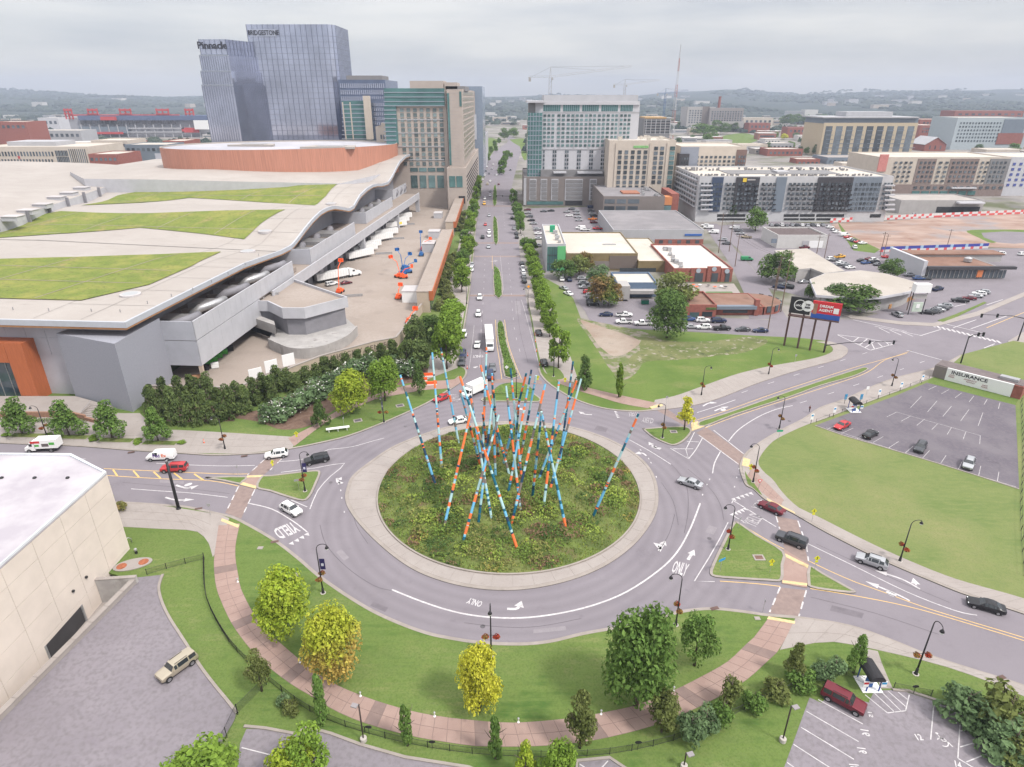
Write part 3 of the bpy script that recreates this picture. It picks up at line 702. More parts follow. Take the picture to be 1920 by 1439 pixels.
# station: x from the nose (0) to the tail (1): (x, z_sill, z_belt, half width, z_top, half width of top); z in metres
CARS={
'sedan':dict(L=4.85,wr=.335,ax=(.185,.80),hw=.92,st=[(0,.38,.58,.70,.60,.55),(.015,.30,.68,.82,.70,.66),(.10,.24,.80,.90,.84,.76),(.27,.22,.90,.92,.96,.78),(.31,.22,.93,.92,.99,.76),(.43,.22,.94,.92,1.44,.66),(.52,.22,.95,.92,1.5,.67),(.66,.22,.96,.92,1.48,.66),(.74,.23,.97,.92,1.38,.64),(.87,.26,.99,.91,1.06,.74),(.97,.32,.96,.88,1.02,.74),(1.0,.42,.88,.80,.92,.66)],ws=(4,5),sw=(5,8),rw=(8,9)),
'suv':dict(L=4.75,wr=.37,ax=(.185,.80),hw=.95,st=[(0,.45,.72,.74,.76,.6),(.015,.36,.86,.86,.9,.72),(.09,.30,.98,.93,1.03,.8),(.24,.28,1.06,.95,1.12,.82),(.275,.28,1.08,.95,1.15,.8),(.40,.28,1.09,.95,1.66,.66),(.48,.28,1.10,.95,1.72,.67),(.72,.28,1.12,.95,1.72,.67),(.88,.30,1.14,.94,1.66,.65),(.985,.34,1.12,.92,1.16,.82),(1.0,.46,.98,.86,1.02,.78)],ws=(4,5),sw=(5,8),rw=(8,9)),
'big suv':dict(L=5.1,wr=.4,ax=(.17,.80),hw=.99,st=[(0,.5,.86,.84,.9,.7),(.015,.42,1.0,.92,1.04,.8),(.09,.36,1.08,.97,1.13,.86),(.25,.34,1.14,.99,1.2,.88),(.275,.34,1.16,.99,1.22,.86),(.36,.34,1.17,.99,1.74,.74),(.44,.34,1.17,.99,1.82,.75),(.75,.34,1.18,.99,1.84,.75),(.955,.36,1.18,.98,1.78,.73),(.99,.4,1.16,.97,1.22,.88),(1.0,.5,1.0,.93,1.05,.84)],ws=(4,5),sw=(5,8),rw=(8,9)),
'pickup':dict(L=5.7,wr=.4,ax=(.165,.79),hw=.99,st=[(0,.5,.9,.86,.94,.72),(.012,.42,1.04,.94,1.08,.82),(.09,.36,1.1,.97,1.15,.86),(.22,.34,1.14,.99,1.2,.88),(.245,.34,1.15,.99,1.22,.86),(.32,.34,1.15,.99,1.74,.72),(.40,.34,1.16,.99,1.83,.73),(.55,.34,1.16,.99,1.82,.73),(.605,.36,1.16,.99,1.3,.8),(.61,.36,1.14,.99,1.16,.9),(.985,.4,1.14,.97,1.16,.9),(1.0,.5,1.0,.95,1.04,.88)],ws=(4,5),sw=(5,7),rw=(7,8)),
'van':dict(L=5.7,wr=.38,ax=(.17,.77),hw=1.0,st=[(0,.48,.8,.84,.84,.7),(.012,.4,.95,.93,1.0,.8),(.08,.34,1.1,.98,1.18,.86),(.15,.32,1.22,1.0,1.32,.86),(.17,.32,1.24,1.0,1.36,.84),(.27,.32,1.25,1.0,2.0,.78),(.34,.32,1.25,1.0,2.1,.8),(.45,.32,1.25,1.0,2.12,.8),(.95,.34,1.26,1.0,2.1,.8),(.99,.36,1.2,.98,1.98,.8),(1.0,.46,1.1,.96,1.2,.9)],ws=(4,5),sw=(5,7),rw=(99,99)),
}
CARMESH={}
def car_sections(sp):
 secs=[]
 for x,zs,zb,hw,zt,hwt in sp['st']:
  X=x*sp['L'];zm=zs+(zb-zs)*.55
  half=[(hw*.93,zs),(hw*.965,zs+.13),(hw,zm),(hw*.985,zb),(hwt,zt-(.035 if zt-zb>.2 else .01)),(hwt*.6,zt),(0,zt+.01)]
  secs.append([(X,y,z)for y,z in half]+[(X,-y,z)for y,z in half[-2::-1]])
 return secs
def car_mesh(kind):
 if kind in CARMESH:return CARMESH[kind]
 sp=CARS[kind];L=sp['L'];secs=car_sections(sp);n=len(secs[0])
 secs=[[(L/2-p[0],p[1],p[2])for p in s]for s in secs]# nose towards +X
 parts={k:MB()for k in('body','windscreen','side_window','side_window2','rear_window')}
 B=parts['body']
 def face(tgt,q,off=0.0):
  tgt.quad(*q)
 ws,sw,rw=sp['ws'],sp['sw'],sp['rw']
 B.v=[p for s in secs for p in s]
 def shrink(q,k=.9):
  c=sum((Vector(p)for p in q),Vector())/4;nn=(Vector(q[1])-Vector(q[0])).cross(Vector(q[2])-Vector(q[1]))
  nn=nn.normalized()*.014 if nn.length>1e-6 else Vector()
  if nn.dot(c-Vector((c.x*.8,0,.9)))<0:nn=-nn
  return[c+(Vector(p)-c)*k+nn for p in q]
 for a in range(len(secs)-1):
  for j in range(n-1):
   idx=(a*n+j,a*n+j+1,(a+1)*n+j+1,(a+1)*n+j)
   B.f.append(idx);B.m.append(1 if j in(0,n-2)else 0)
   q=[B.v[i]for i in idx]
   if j in(3,n-5)and sw[0]<=a<sw[1]:
    parts['side_window' if j==3 else 'side_window2'].quad(*shrink(q,.88))
   if j in(3,n-5)and a==ws[0]:
    parts['side_window' if j==3 else 'side_window2'].quad(*[Vector(x)for x in shrink(q,.62)])
   if 4<=j<=n-6:
    if a==ws[0]:parts['windscreen'].quad(*shrink(q,.985))
    if a==rw[0]:parts['rear_window'].quad(*shrink(q,.985))
 for s in(0,len(secs)-1):
  r=tuple(s*n+j for j in range(n));B.f.append(r[::-1]if s==0 else r);B.m.append(0)
 B.f.append(tuple([a*n for a in range(len(secs))]+[a*n+n-1 for a in range(len(secs)-1,-1,-1)]));B.m.append(0)
# orient
 M={}
 for k,p in parts.items():
  if not p.f:continue
  me=p.mesh(k,[PAINT['white'],M_TRIM]if k=='body' else[M_CARGL])
  bm=bmesh.new();bm.from_mesh(me)
  if k=='body':bmesh.ops.recalc_face_normals(bm,faces=bm.faces)
  else:
   bmesh.ops.remove_doubles(bm,verts=bm.verts,dist=.0005)
   for f in bm.faces:
    c=f.calc_center_median();o=Vector((c.x,c.y,c.z))-Vector((0,0,.9))
    if f.normal.dot(o)<0:f.normal_flip()
    f.smooth=True
  bm.to_mesh(me);bm.free()
  if k=='body':
   me.polygons.foreach_set('use_smooth',[True]*len(me.polygons));me.set_sharp_from_angle(angle=R(32))
  M[k]=me
# wheels
 r=sp['wr']
 t=MB();t.lathe((0,0,0),[(r*.62,-.11),(r,-.11),(r,.11),(r*.62,.11)],14)
 rm=MB();rm.lathe((0,0,0),[(r*.64,-.10),(r*.6,.112),(r*.3,.09),(r*.12,.115)],14)
 for q,nm,mm in((t,'tyre',M_RUBBER),(rm,'rim',M_RIM)):
  q.v=[(v[0],v[2],v[1])for v in q.v];q.f=[f[::-1]for f in q.f];M[nm]=q.mesh(nm,mm)
# arches: dark liners just proud of the flank
 for nm,x,mm,z0,z1,w in(('headlight',L/2-.16,M_HEADL,0,0,.3),('tail_light',-L/2+.08,M_TAILL,0,0,.26)):
  sgn=1 if nm=='headlight' else-1;st=sp['st'][2]if sgn>0 else sp['st'][-2];zt=st[2]
  q=MB();q.box((0,0,0),(.16,w,.17));M[nm]=q.mesh(nm,mm);M[nm+'_pos']=(x,st[3]*.74-.02,zt-.16 if sgn>0 else zt-.2)
 g=MB();st=sp['st'][1];g.box((L/2-.015,0,(st[1]+st[2])/2-.02),(.06,st[3]*1.1,.16));M['grille']=g.mesh('grille',M_TRIM)
 g=MB();st=sp['st'][-2];g.box((-L/2-.005,0,st[2]*.62),(.03,.36,.14));M['number_plate']=g.mesh('number_plate',PAINT['white'])
 q=MB();q.box((0,0,0),(.12,.16,.12));M['mirror']=q.mesh('mirror',PAINT['white'])
 q=MB();q.lathe((0,0,0),[(r*1.17,-.02),(r*1.17,.0)],16);q.v=[(v[0],v[2],v[1])for v in q.v];q.f=[f[::-1]for f in q.f];M['wheel_arch']=q.mesh('wheel_arch',M_TRIM)
 if kind=='pickup':
  q=MB();q.box((-L*.295,0,1.165),(L*.35,1.7,.03));M['truck_bed']=q.mesh('truck_bed',M_TRIM)
 if kind=='big suv' or kind=='suv':
  q=MB();q.box((-L*.08,0,sp['st'][6][4]+.02),(L*.34,.05,.06))
  M['roof_rails']=q.mesh('roof_rail',M_TRIM)
 CARMESH[kind]=M
 return M
def set_mat(o,m):
 o.material_slots[0].link='OBJECT';o.material_slots[0].material=m
def vehicle(kind,colour,loc,rz,label,group=None,small=False,cat_=None,name=None):
 """small: a distant copy whose parts cannot be told apart keeps body, glass and wheels only"""
 M=car_mesh(kind);sp=CARS[kind];L=sp['L']
 name=name or{'sedan':'sedan_car','suv':'crossover_car','big suv':'suv_car','pickup':'pickup_truck','van':'delivery_van'}[kind]
 t=thing(name,label,cat_ or{'pickup':'pickup truck','van':'van'}.get(kind,'car'),loc,rz,group)
 set_mat(link('body',M['body'],t),PAINT[colour])
 for k in('windscreen','side_window','side_window2','rear_window'):
  if k in M:link(k.rstrip('2'),M[k],t)
 for ax in sp['ax']:
  for s in(1,-1):
   x=L/2-ax*L
   if small:link('wheel',M['tyre'],t,(x,s*(sp['hw']-.1),sp['wr']));continue
   w=bpy.data.objects.new('wheel',M['wheel_arch']);COL.objects.link(w);w.parent=t;w.location=(x,s*(sp['hw']+.004),sp['wr']+.02);w.rotation_euler=(0,0,0 if s>0 else math.pi)
   link('tyre',M['tyre'],w,(0,-.09,-.02));link('rim',M['rim'],w,(0,-.075,-.02))
 if not small:
  for nm in('headlight','tail_light'):
   p=M[nm+'_pos']
   for s in(1,-1):link(nm,M[nm],t,(p[0],s*p[1],p[2]))
  link('grille',M['grille'],t);link('number_plate',M['number_plate'],t)
  for s in(1,-1):set_mat(link('mirror',M['mirror'],t,(L/2-sp['st'][4][0]*L-.28,s*(sp['hw']+.06),sp['st'][4][2]+.06)),PAINT[colour])
  if 'roof_rails' in M:
   for s in(1,-1):link('roof_rail',M['roof_rails'],t,(0,s*.6,0))
 if 'truck_bed' in M:link('truck_bed',M['truck_bed'],t)
 return t
def car_px(kind,colour,front,rear,label,group=None,small=False,z=.02,cat_=None,name=None):
 a,b_=G(front[0],front[1],z),G(rear[0],rear[1],z)
 d=a-b_;c=(a+b_)/2
 return vehicle(kind,colour,(c.x,c.y,z),math.atan2(d.y,d.x),label,group,small,cat_,name)
car_px('suv','white',(497,860),(541,854),'white crossover just past the brick crossing on the left road beside the pavement')
car_px('big suv','black',(572,872),(617,862),'black suv entering the left road above the triangular grass island')
car_px('suv','white',(564,970),(530,951),'white crossover driving towards the yield line on the left approach')
car_px('sedan','white',(842,796),(878,790),'white sedan rounding the far side of the central island')
car_px('big suv','red',(306,884),(350,882),'red suv on the left road beside the yellow hatched median')
car_px('sedan','red',(815,756),(841,745),'dark red sedan leaving the roundabout beside the box truck')
car_px('sedan','grey',(924,700),(923,686),'grey sedan waiting at the end of the boulevard behind the poles')
car_px('big suv','dark blue',(920,716),(919,702),'dark blue suv first at the boulevard entry behind the box truck')
car_px('sedan','silver',(1273,903),(1314,917),'silver sedan circling the right side of the roundabout')
car_px('sedan','maroon',(1421,946),(1470,968),'maroon sedan stopped at the yield triangles on the right approach')
car_px('big suv','dark grey',(1456,1008),(1510,1028),'dark grey suv with roof rails crossing the brick crosswalk on the right')
car_px('suv','silver',(1604,1048),(1662,1068),'silver grey crossover third in line on the right approach')
car_px('sedan','black',(1808,1130),(1886,1152),'black sedan at the tail of the line near the right edge')
car_px('big suv','gold',(300,1281),(366,1233),'gold suv with a sunroof parked alone in the lower left driveway',z=.17)
car_px('big suv','maroon',(1616,1338),(1544,1300),'maroon suv with roof rack parked in the numbered lot at lower right',z=.17)
car_px('sedan','red',(1566,808),(1590,796),'bright red sedan at the corner of the parking lot beside the lawn',z=.17)
car_px('sedan','black',(1642,812),(1620,825),'black sedan second from the red car along the lawn edge of the lot',z=.17)
car_px('suv','dark grey',(1719,853),(1730,834),'dark grey hatchback third along the lawn edge of the lot',z=.17)
car_px('suv','silver',(1811,885),(1819,864),'silver hatchback parked nearest the right edge of the lot',z=.17)
# boulevard traffic
car_px('sedan','white',(894,657),(896,643),'white car near the foot of the boulevard beside the street trees')
for(kd,co,px,py,lab)in(('suv','white',899.5,561,'white car at the nearest stop line of the boulevard left side'),('suv','white',897,592,'white car between the nearest stop line and the ONLY marking'),('sedan','silver',916,465,'silver car in the junction by the second median'),('sedan','white',917,444,'white car waiting beside the second median of the boulevard'),('suv','white',917,437,'white car queued behind another beside the second median'),('pickup','black',905,447,'black pickup waiting in the kerb lane before the junction'),('sedan','red',910,423,'small red car on the boulevard beyond the second median'),('sedan','silver',917,406,'silver car beside the third median of the boulevard'),('van','yellow',908,384,'yellow van at the third junction of the boulevard'),('sedan','white',909,374,'white car behind the yellow van'),('sedan','silver',919,368,'silver car beside the fourth median, nearest of its pair'),('sedan','grey',920,360,'grey car beside the fourth median, farther of its pair'),('van','tan',914,347,'tan van far up the boulevard'),('sedan','white',919,341,'white car beyond the tan van'),('sedan','maroon',935,347,'dark red car on the far right lanes of the boulevard'),('sedan','black',917,327,'black car far along the left lanes'),('sedan','white',931,330,'white car far along the right lanes')):
 far=py<540
 away=px>930
 g=G(px,py,.02);vehicle(kd,co,g,math.pi/2+.036+(0 if away else math.pi),lab,'cars driving on the boulevard',far)
for i,(px,py,co,kd)in enumerate(((1020,686,'black','suv'),(1010,630,'black','suv'))):
 vehicle(kd,co,G(px,py-2,.02),math.pi/2+.1,('black crossover parked nearest the roundabout on the right kerb','black crossover second from the roundabout on the right kerb')[i],'cars parked along the right kerb of the boulevard')
for i,(px,py,co)in enumerate(((982,527,'black'),(981,518,'silver'),(980,510,'white'),(979,502,'white'),(977.5,494,'black'))):
 vehicle('suv',co,G(px+1,py+3,.02),math.pi/2+.1,('black','silver','white','white','black')[i]+' car '+('nearest','second','third','fourth','farthest')[i]+' in the kerbside row below the right street trees','cars parked along the right kerb of the boulevard',True)
for i,(px,py,co)in enumerate(((969,447,'black'),(968,440,'dark grey'),(964,431,'silver'),(960,411,'black'))):
 vehicle('suv',co,G(px,py,.02),math.pi/2+.08,('black','dark grey','silver','black')[i]+' car '+('nearest','second','third','farthest')[i]+' in the right kerb row before the parking lot','cars parked along the right kerb of the boulevard',True)
for i,(px,py,co)in enumerate(((866,683,'dark grey'),(868,668,'dark blue'),(870,630,'white'),(884,508,'white'),(885,500,'silver'))):
 vehicle('suv',co,G(px,py,.02),math.pi/2+.02+math.pi,('dark grey car in the left bay nearest the roundabout','dark blue car in the left bay behind the dark grey one','white car in the left bay under the big street tree','white car on the left kerb past the stop line','silver car on the left kerb just ahead of a white one')[i],'cars parked along the left kerb of the boulevard',i>2)

def boxes_truck(front,rear,label,W=2.4,Hb=3.3,cab=1.9,name='box_truck',z=.02,cargo=None):
 a,b_=G(front[0],front[1],z),G(rear[0],rear[1],z);d=a-b_;L=d.length;c=(a+b_)/2
 t=thing(name,label,'truck',(c.x,c.y,z),math.atan2(d.y,d.x))
 x1=L/2;cw=PAINT['white']
 q=MB();q.obox((-L/2,-W/2,1.0),(L-cab-.15,0,0),(0,W,0),(0,0,Hb-1.0));bx=q.build('cargo_box',cargo or cw,t)
 q=MB()
 for k in range(1,int((L-cab)/1.2)):q.obox((-L/2+k*1.2,-W/2-.012,1.05),(.05,0,0),(0,W+.024,0),(0,0,Hb-1.1))
 q.build('box_rib',cw,bx)
 q=MB();P=[(x1,.5),(x1,1.25),(x1-.75,1.4),(x1-1.15,2.3),(x1-cab,2.45),(x1-cab,.5)]
 for s in(-1,1):
  i=len(q.v);q.v+=[(p[0],s*W*.45,p[1])for p in P];f=tuple(range(i,i+6));q.f.append(f if s<0 else f[::-1]);q.m.append(0)
 for k in range(6):
  l=(k+1)%6;q.f.append((k,l,6+l,6+k)[::-1]);q.m.append(0)
 cabo=q.build('cab',cw,t)
 q=MB();q.quad((x1-.76,-W*.4,1.45),(x1-.76,W*.4,1.45),(x1-1.1,W*.38,2.24),(x1-1.1,-W*.38,2.24))
 q.v=[(v[0]+.02,v[1],v[2]+.01)for v in q.v];q.build('windscreen',M_CARGL,t)
 for s in(-1,1):
  q=MB();q.box((x1-1.35,s*W*.453,1.85),(.62,.02,.6));q.build('side_window',M_CARGL,t)
 M=car_mesh('big suv')
 for x in(x1-.8,-L/2+1.3,-L/2+2.4)if L>9 else(x1-.8,-L/2+1.5):
  for s in(-1,1):
   w=link('wheel',M['tyre'],t,(x,s*(W/2-.14),.45),scale=(1.15,1.5,1.15));link('rim',M['rim'],w,(0,.01*s,0),rz=0 if s>0 else math.pi)
 q=MB();q.box((0,0,.8),(L-.6,W*.7,.3));q.build('chassis',M_TRIM,t)
 return t
boxes_truck((870,749),(908,731),'white box truck turning out of the boulevard into the roundabout')
boxes_truck((919,661),(916,628),'white lorry coming down the boulevard beside the planted median',Hb=3.6)
# vans with lettering
fv=car_px('van','white',(278,862),(330,860),'white delivery van with purple and orange lettering on the left road')
M_PURP=mat('purple_print',(.1,.03,.25),.5,var=0);M_ORNG=mat('orange_print',(.75,.13,.03),.5,var=0)
def side_text(t,txt,size,x,z,m,y):
 """lettering on the flank; the side at -Y or +Y that faces the camera"""
 s=1 if y>0 else-1
 me=text_mesh(txt,size,m,.02)
 o=link('lettering',me,t,(x,y,z));o.rotation_euler=(math.pi/2,0,math.pi if s>0 else 0)
 return o
side_text(fv,'Fed',1.0,.55,1.32,M_PURP,1.03);side_text(fv,'Ex',1.0,-.95,1.32,M_ORNG,1.03)
wv=boxes_truck((54,846),(116,843),'white cargo van printed with red and green pictures by the left tree',W=2.2,Hb=3.0,cab=2.1,name='cargo_van')
M_PRED=mat('red_print',(.5,.04,.04),.5,var=0);M_PGRN=mat('green_print',(.08,.35,.06),.5,var=0);M_PGRY=mat('grey_print',(.12,.1,.1),.5,var=0)
for x,z,w,h,m in((.9,2.55,1.9,.5,M_PRED),(.7,1.75,.9,.45,M_PGRN),(-1.0,1.8,1.4,.7,M_PGRY),(-2.4,2.1,1.1,.6,M_PGRN)):
 q=MB();q.box((x,1.115,z),(w,.02,h));q.build('printed_panel',m,wv)

_U=['first','second','third','fourth','fifth','sixth','seventh','eighth','ninth','tenth','eleventh','twelfth','thirteenth','fourteenth','fifteenth','sixteenth','seventeenth','eighteenth','nineteenth']
_T={20:('twentieth','twenty'),30:('thirtieth','thirty'),40:('fortieth','forty')}
def nth(i):
 i+=1
 if i<20:return _U[i-1]
 t=i//10*10
 return _T[t][0]if i==t else _T[t][1]+'-'+_U[i-t-1]

# ================================================================ vegetation
def leaf_mat(name,c1,c2,c3=None,big=.35):
 m=bpy.data.materials.new(name);m.use_nodes=True;t=m.node_tree;t.nodes.clear()
 o=t.nodes.new('ShaderNodeOutputMaterial');g=t.nodes.new('ShaderNodeNewGeometry');oi=t.nodes.new('ShaderNodeObjectInfo')
 n=t.nodes.new('ShaderNodeTexNoise');n.inputs['Scale'].default_value=.8;n.inputs['Detail'].default_value=5;n.inputs['Roughness'].default_value=.7
 t.links.new(g.outputs['Position'],n.inputs['Vector'])
 r=t.nodes.new('ShaderNodeValToRGB');r.color_ramp.elements[0].position=.36;r.color_ramp.elements[0].color=(*c1,1)
 r.color_ramp.elements[1].position=.62;r.color_ramp.elements[1].color=(*c2,1)
 t.links.new(n.outputs['Fac'],r.inputs[0]);cur=r.outputs[0]
 if c3:
  n2=t.nodes.new('ShaderNodeTexNoise');n2.inputs['Scale'].default_value=big*.5;n2.inputs['Detail'].default_value=3
  t.links.new(g.outputs['Position'],n2.inputs['Vector'])
  mr=t.nodes.new('ShaderNodeMapRange');mr.inputs['From Min'].default_value=.46;mr.inputs['From Max'].default_value=.58
  t.links.new(n2.outputs['Fac'],mr.inputs['Value'])
  mm=t.nodes.new('ShaderNodeMixRGB');mm.inputs[2].default_value=(*c3,1);t.links.new(mr.outputs[0],mm.inputs[0]);t.links.new(cur,mm.inputs[1]);cur=mm.outputs[0]
 rp=t.nodes.new('ShaderNodeMapRange');rp.inputs['To Min'].default_value=.68;rp.inputs['To Max'].default_value=1.36;t.links.new(g.outputs['Random Per Island'],rp.inputs['Value']);rs=t.nodes.new('ShaderNodeVectorMath');rs.operation='SCALE';t.links.new(cur,rs.inputs[0]);t.links.new(rp.outputs[0],rs.inputs['Scale']);cur=rs.outputs[0]
 hs=t.nodes.new('ShaderNodeHueSaturation');mv=t.nodes.new('ShaderNodeMapRange');mv.inputs['To Min'].default_value=.86;mv.inputs['To Max'].default_value=1.14
 t.links.new(oi.outputs['Random'],mv.inputs['Value']);t.links.new(mv.outputs[0],hs.inputs['Value']);t.links.new(cur,hs.inputs['Color'])
 d=t.nodes.new('ShaderNodeBsdfDiffuse');tr=t.nodes.new('ShaderNodeBsdfTranslucent');mx=t.nodes.new('ShaderNodeMixShader');mx.inputs[0].default_value=.3
 t.links.new(hs.outputs[0],d.inputs[0]);t.links.new(hs.outputs[0],tr.inputs[0]);t.links.new(d.outputs[0],mx.inputs[1]);t.links.new(tr.outputs[0],mx.inputs[2]);t.links.new(mx.outputs[0],o.inputs[0])
 MATS[name]=m
 return m
L_STREET=leaf_mat('street_tree_leaves',(.13,.215,.035),(.205,.305,.052))
L_DARK=leaf_mat('dark_leaves',(.07,.122,.037),(.125,.19,.058))
L_MAGN=leaf_mat('magnolia_leaves',(.075,.115,.04),(.14,.18,.065))
L_MID=leaf_mat('green_leaves',(.1,.18,.045),(.16,.25,.065))
L_LIME=leaf_mat('lime_leaves',(.22,.31,.034),(.34,.4,.055))
L_GOLD=leaf_mat('gold_leaves',(.44,.45,.04),(.58,.56,.08))
L_TURN=leaf_mat('turning_leaves',(.36,.42,.045),(.48,.5,.07),(.5,.37,.1),.2)
L_OLIVE=leaf_mat('olive_leaves',(.125,.15,.048),(.19,.22,.075))
L_RUST=leaf_mat('rusty_leaves',(0.123,0.145,0.043),(0.189,0.189,0.058),(0.217,0.145,0.065),.3)
L_BLUE=leaf_mat('grey_green_leaves',(.095,.15,.07),(.15,.22,.105))
M_BARK=mat('bark',(.12,.095,.075),.95,var=.25,scale=4,stretch=(1,1,.2))
def leafcloud(name,blobs,n,size,seed,up=.5,inner=.2):
 r=random.Random(seed);v=[];f=[]
 wts=[b[3]**2 for b in blobs];tot=sum(wts)
 for bi,(x,y,z,rad,sq)in enumerate(blobs):
  k=max(8,int(n*wts[bi]/tot))
  for _ in range(k):
   while True:
    d=Vector((r.gauss(0,1),r.gauss(0,1),r.gauss(0,1)))
    if d.length>.1:break
   d.normalize()
   if d.z<-.35 and r.random()<.5:d.z=-d.z
   q=rad*(r.uniform(.82,1.08)if r.random()>inner else r.uniform(.4,.8))
   p=Vector((x+d.x*q,y+d.y*q,z+d.z*q*sq))
   nn=(d+Vector((r.gauss(0,.55),r.gauss(0,.55),r.gauss(0,.55)+up))).normalized()
   a=nn.orthogonal().normalized();a=(Matrix.Rotation(r.uniform(0,6.28),3,nn)@a);b=nn.cross(a)
   s=size*r.choice((.5,.7,.9,1.1,1.5))*r.uniform(.85,1.15);i=len(v)
   v+=[tuple(p-a*s),tuple(p-b*s*.62+nn*s*.15),tuple(p+a*s),tuple(p+b*s*.62+nn*s*.15)]
   f.append((i,i+1,i+2,i+3))
 me=bpy.data.meshes.new(name);me.from_pydata(v,[],f);me.materials.append(L_MID)
 return me
def blobset(kind,seed,k):
 r=random.Random(seed);out=[]
 for i in range(k):
  if kind=='round':
   z=r.uniform(.12,.88);w=(math.sin(math.pi*(z*.86+.1))**.7)*.36
  elif kind=='cone':
   z=(i+.5)/k*.9+.04;w=.36*(1-z)**.75+.02
  elif kind=='column':
   z=(i+.5)/k*.9+.05;w=.30*math.sin(math.pi*(z*.8+.16))**.6
  elif kind=='broad':
   z=r.uniform(.2,.85);w=.4*math.sin(math.pi*(z*.75+.2))
  else:
   z=r.uniform(.1,.62);w=.38*(1-z*.6)
  a=i*2.4+r.uniform(-.5,.5);d=w*math.sqrt(r.uniform(.25,1.0)if kind!='column' else r.uniform(0,.55))
  br={'round':.16,'cone':.10+.07*(1-z),'column':.15,'broad':.17,'shrub':.2}[kind]*r.uniform(.55,1.32)
  out.append((d*math.cos(a),d*math.sin(a),z,br,{'cone':.9,'column':.8}.get(kind,.85)))
 return out
CROWN={}
for kd,k,n,sz in(('round',30,3600,.037),('cone',26,2500,.036),('column',18,2600,.045),('broad',34,2800,.034),('shrub',16,1100,.05)):
 for q in range(3):
  me=leafcloud('crown',blobset(kd,11*q+3,k),n,sz,q+50)
  CROWN[kd,q]=me
for q in range(2):
 CROWN['bigmaple',q]=leafcloud('crown',blobset('round',91+q,52),7500,.025,q+70)
TRUNK={}
def trunk_mesh(q):
 if q in TRUNK:return TRUNK[q]
 r=random.Random(q);b=MB()
 b.tube([(0,0,-.02),(r.uniform(-.01,.01),0,.3),(r.uniform(-.02,.02),r.uniform(-.02,.02),.75)],[.028,.02,.008],7)
 for k in range(6):
  a=k*1.05+r.random();z=.24+.07*k
  b.tube([(0,0,z),(.12*math.cos(a),.12*math.sin(a),z+.1),(.22*math.cos(a),.22*math.sin(a),z+.22)],[.012,.008,.003],5)
 TRUNK[q]=b.mesh('trunk',M_BARK,True);return TRUNK[q]
def tree_at(kind,loc,h,w,leaf,label,group=None,clear=.18,name='street_tree',cat_='tree',trunk=True):
 """clear: share of the height that is bare trunk"""
 t=thing(name,label,cat_,loc,rnd.uniform(0,6.28),group)
 me=CROWN[kind,rnd.randrange(2 if kind=='bigmaple' else 3)]
 o=link('crown',me,t,(0,0,h*clear),scale=(w*rnd.uniform(.95,1.05),w*rnd.uniform(.95,1.05),h*(1-clear)))
 set_mat(o,leaf)
 if trunk:link('trunk',trunk_mesh(rnd.randrange(4)),t,scale=(h*.9,h*.9,h))
 return t
def pxm(p):return(p[1]*CP-(p[2]-CH)*SP)/FPX# metres per pixel at a point
def tree(kind,bx,by,top,wpx,leaf,label,group=None,clear=.18,name='street_tree',z=.14,cat_='tree',h=None):
 g=G(bx,by,z);h=h or(ZAT(g,top)-z)
 g2=Vector((g.x,g.y,h*.6));return tree_at(kind,g,max(h,.5),wpx*pxm(g2)*1.02,leaf,label,group,clear,name,cat_)
# trees on the southern crescent
tree('bigmaple',541,1190,1078,104,L_LIME,'round lime green maple on the crescent lawn, left of the turning one',clear=.1,name='maple_tree')
tree('bigmaple',628,1266,1150,116,L_TURN,'round maple turning gold and rust beside the pink path',clear=.08,name='maple_tree')
tree('bigmaple',899,1333,1214,84,L_GOLD,'narrow golden yellow maple in the middle of the crescent lawn',clear=.04,name='maple_tree')
tree('bigmaple',1192,1322,1152,142,L_MID,'largest dark green maple on the crescent lawn',clear=.07,name='maple_tree')
tree('broad',1302,1248,1150,72,L_MID,'green tree on the crescent near the right brick crossing',clear=.14,name='lawn_tree')
tree('broad',491,1296,1224,46,L_OLIVE,'small dark tree by the fence corner at the left of the pink path',clear=.22,name='young_tree')
tree('column',606,1353,1270,42,L_MID,'columnar tree by the fence below the turning maple',clear=.04,name='columnar_tree')
tree('column',764,1398,1322,40,L_MID,'columnar tree by the fence left of the golden maple',clear=.05,name='columnar_tree')
tree('column',929,1422,1344,38,L_MID,'columnar tree by the fence below the golden maple',clear=.05,name='columnar_tree')
tree('round',1087,1402,1308,62,L_OLIVE,'oval olive tree with a slim trunk at the edge of the pink path',clear=.2,name='young_tree')
tree('round',1240,1372,1298,62,L_OLIVE,'rounded olive tree below the largest maple',clear=.12,name='young_tree')
tree('cone',1486,1272,1207,46,L_OLIVE,'thin young tree on the grass wedge behind the bushes',clear=.2,name='young_tree')
tree('cone',1600,1262,1193,42,L_MID,'young tree beside the walkway to the numbered lot',clear=.26,name='young_tree')
for i,(x,y,t_,w,lf,kd)in enumerate(((585,1462,1366,78,L_STREET,'broad'),(552,1470,1398,86,L_LIME,'broad'),(985,1470,1392,56,L_LIME,'cone'),(1046,1476,1396,70,L_STREET,'broad'),(385,1490,1412,150,L_STREET,'broad'))):
 tree(kd,x,y,t_,w,lf,('green tree at the bottom edge beside the lower lot','yellow green tree at the bottom edge, left of a greener one','narrow lime tree at the bottom edge near the middle','bushy green tree at the bottom edge right of the lime one','wide green treetop at the bottom edge by the driveway')[i],clear=.05,name='edge_tree')
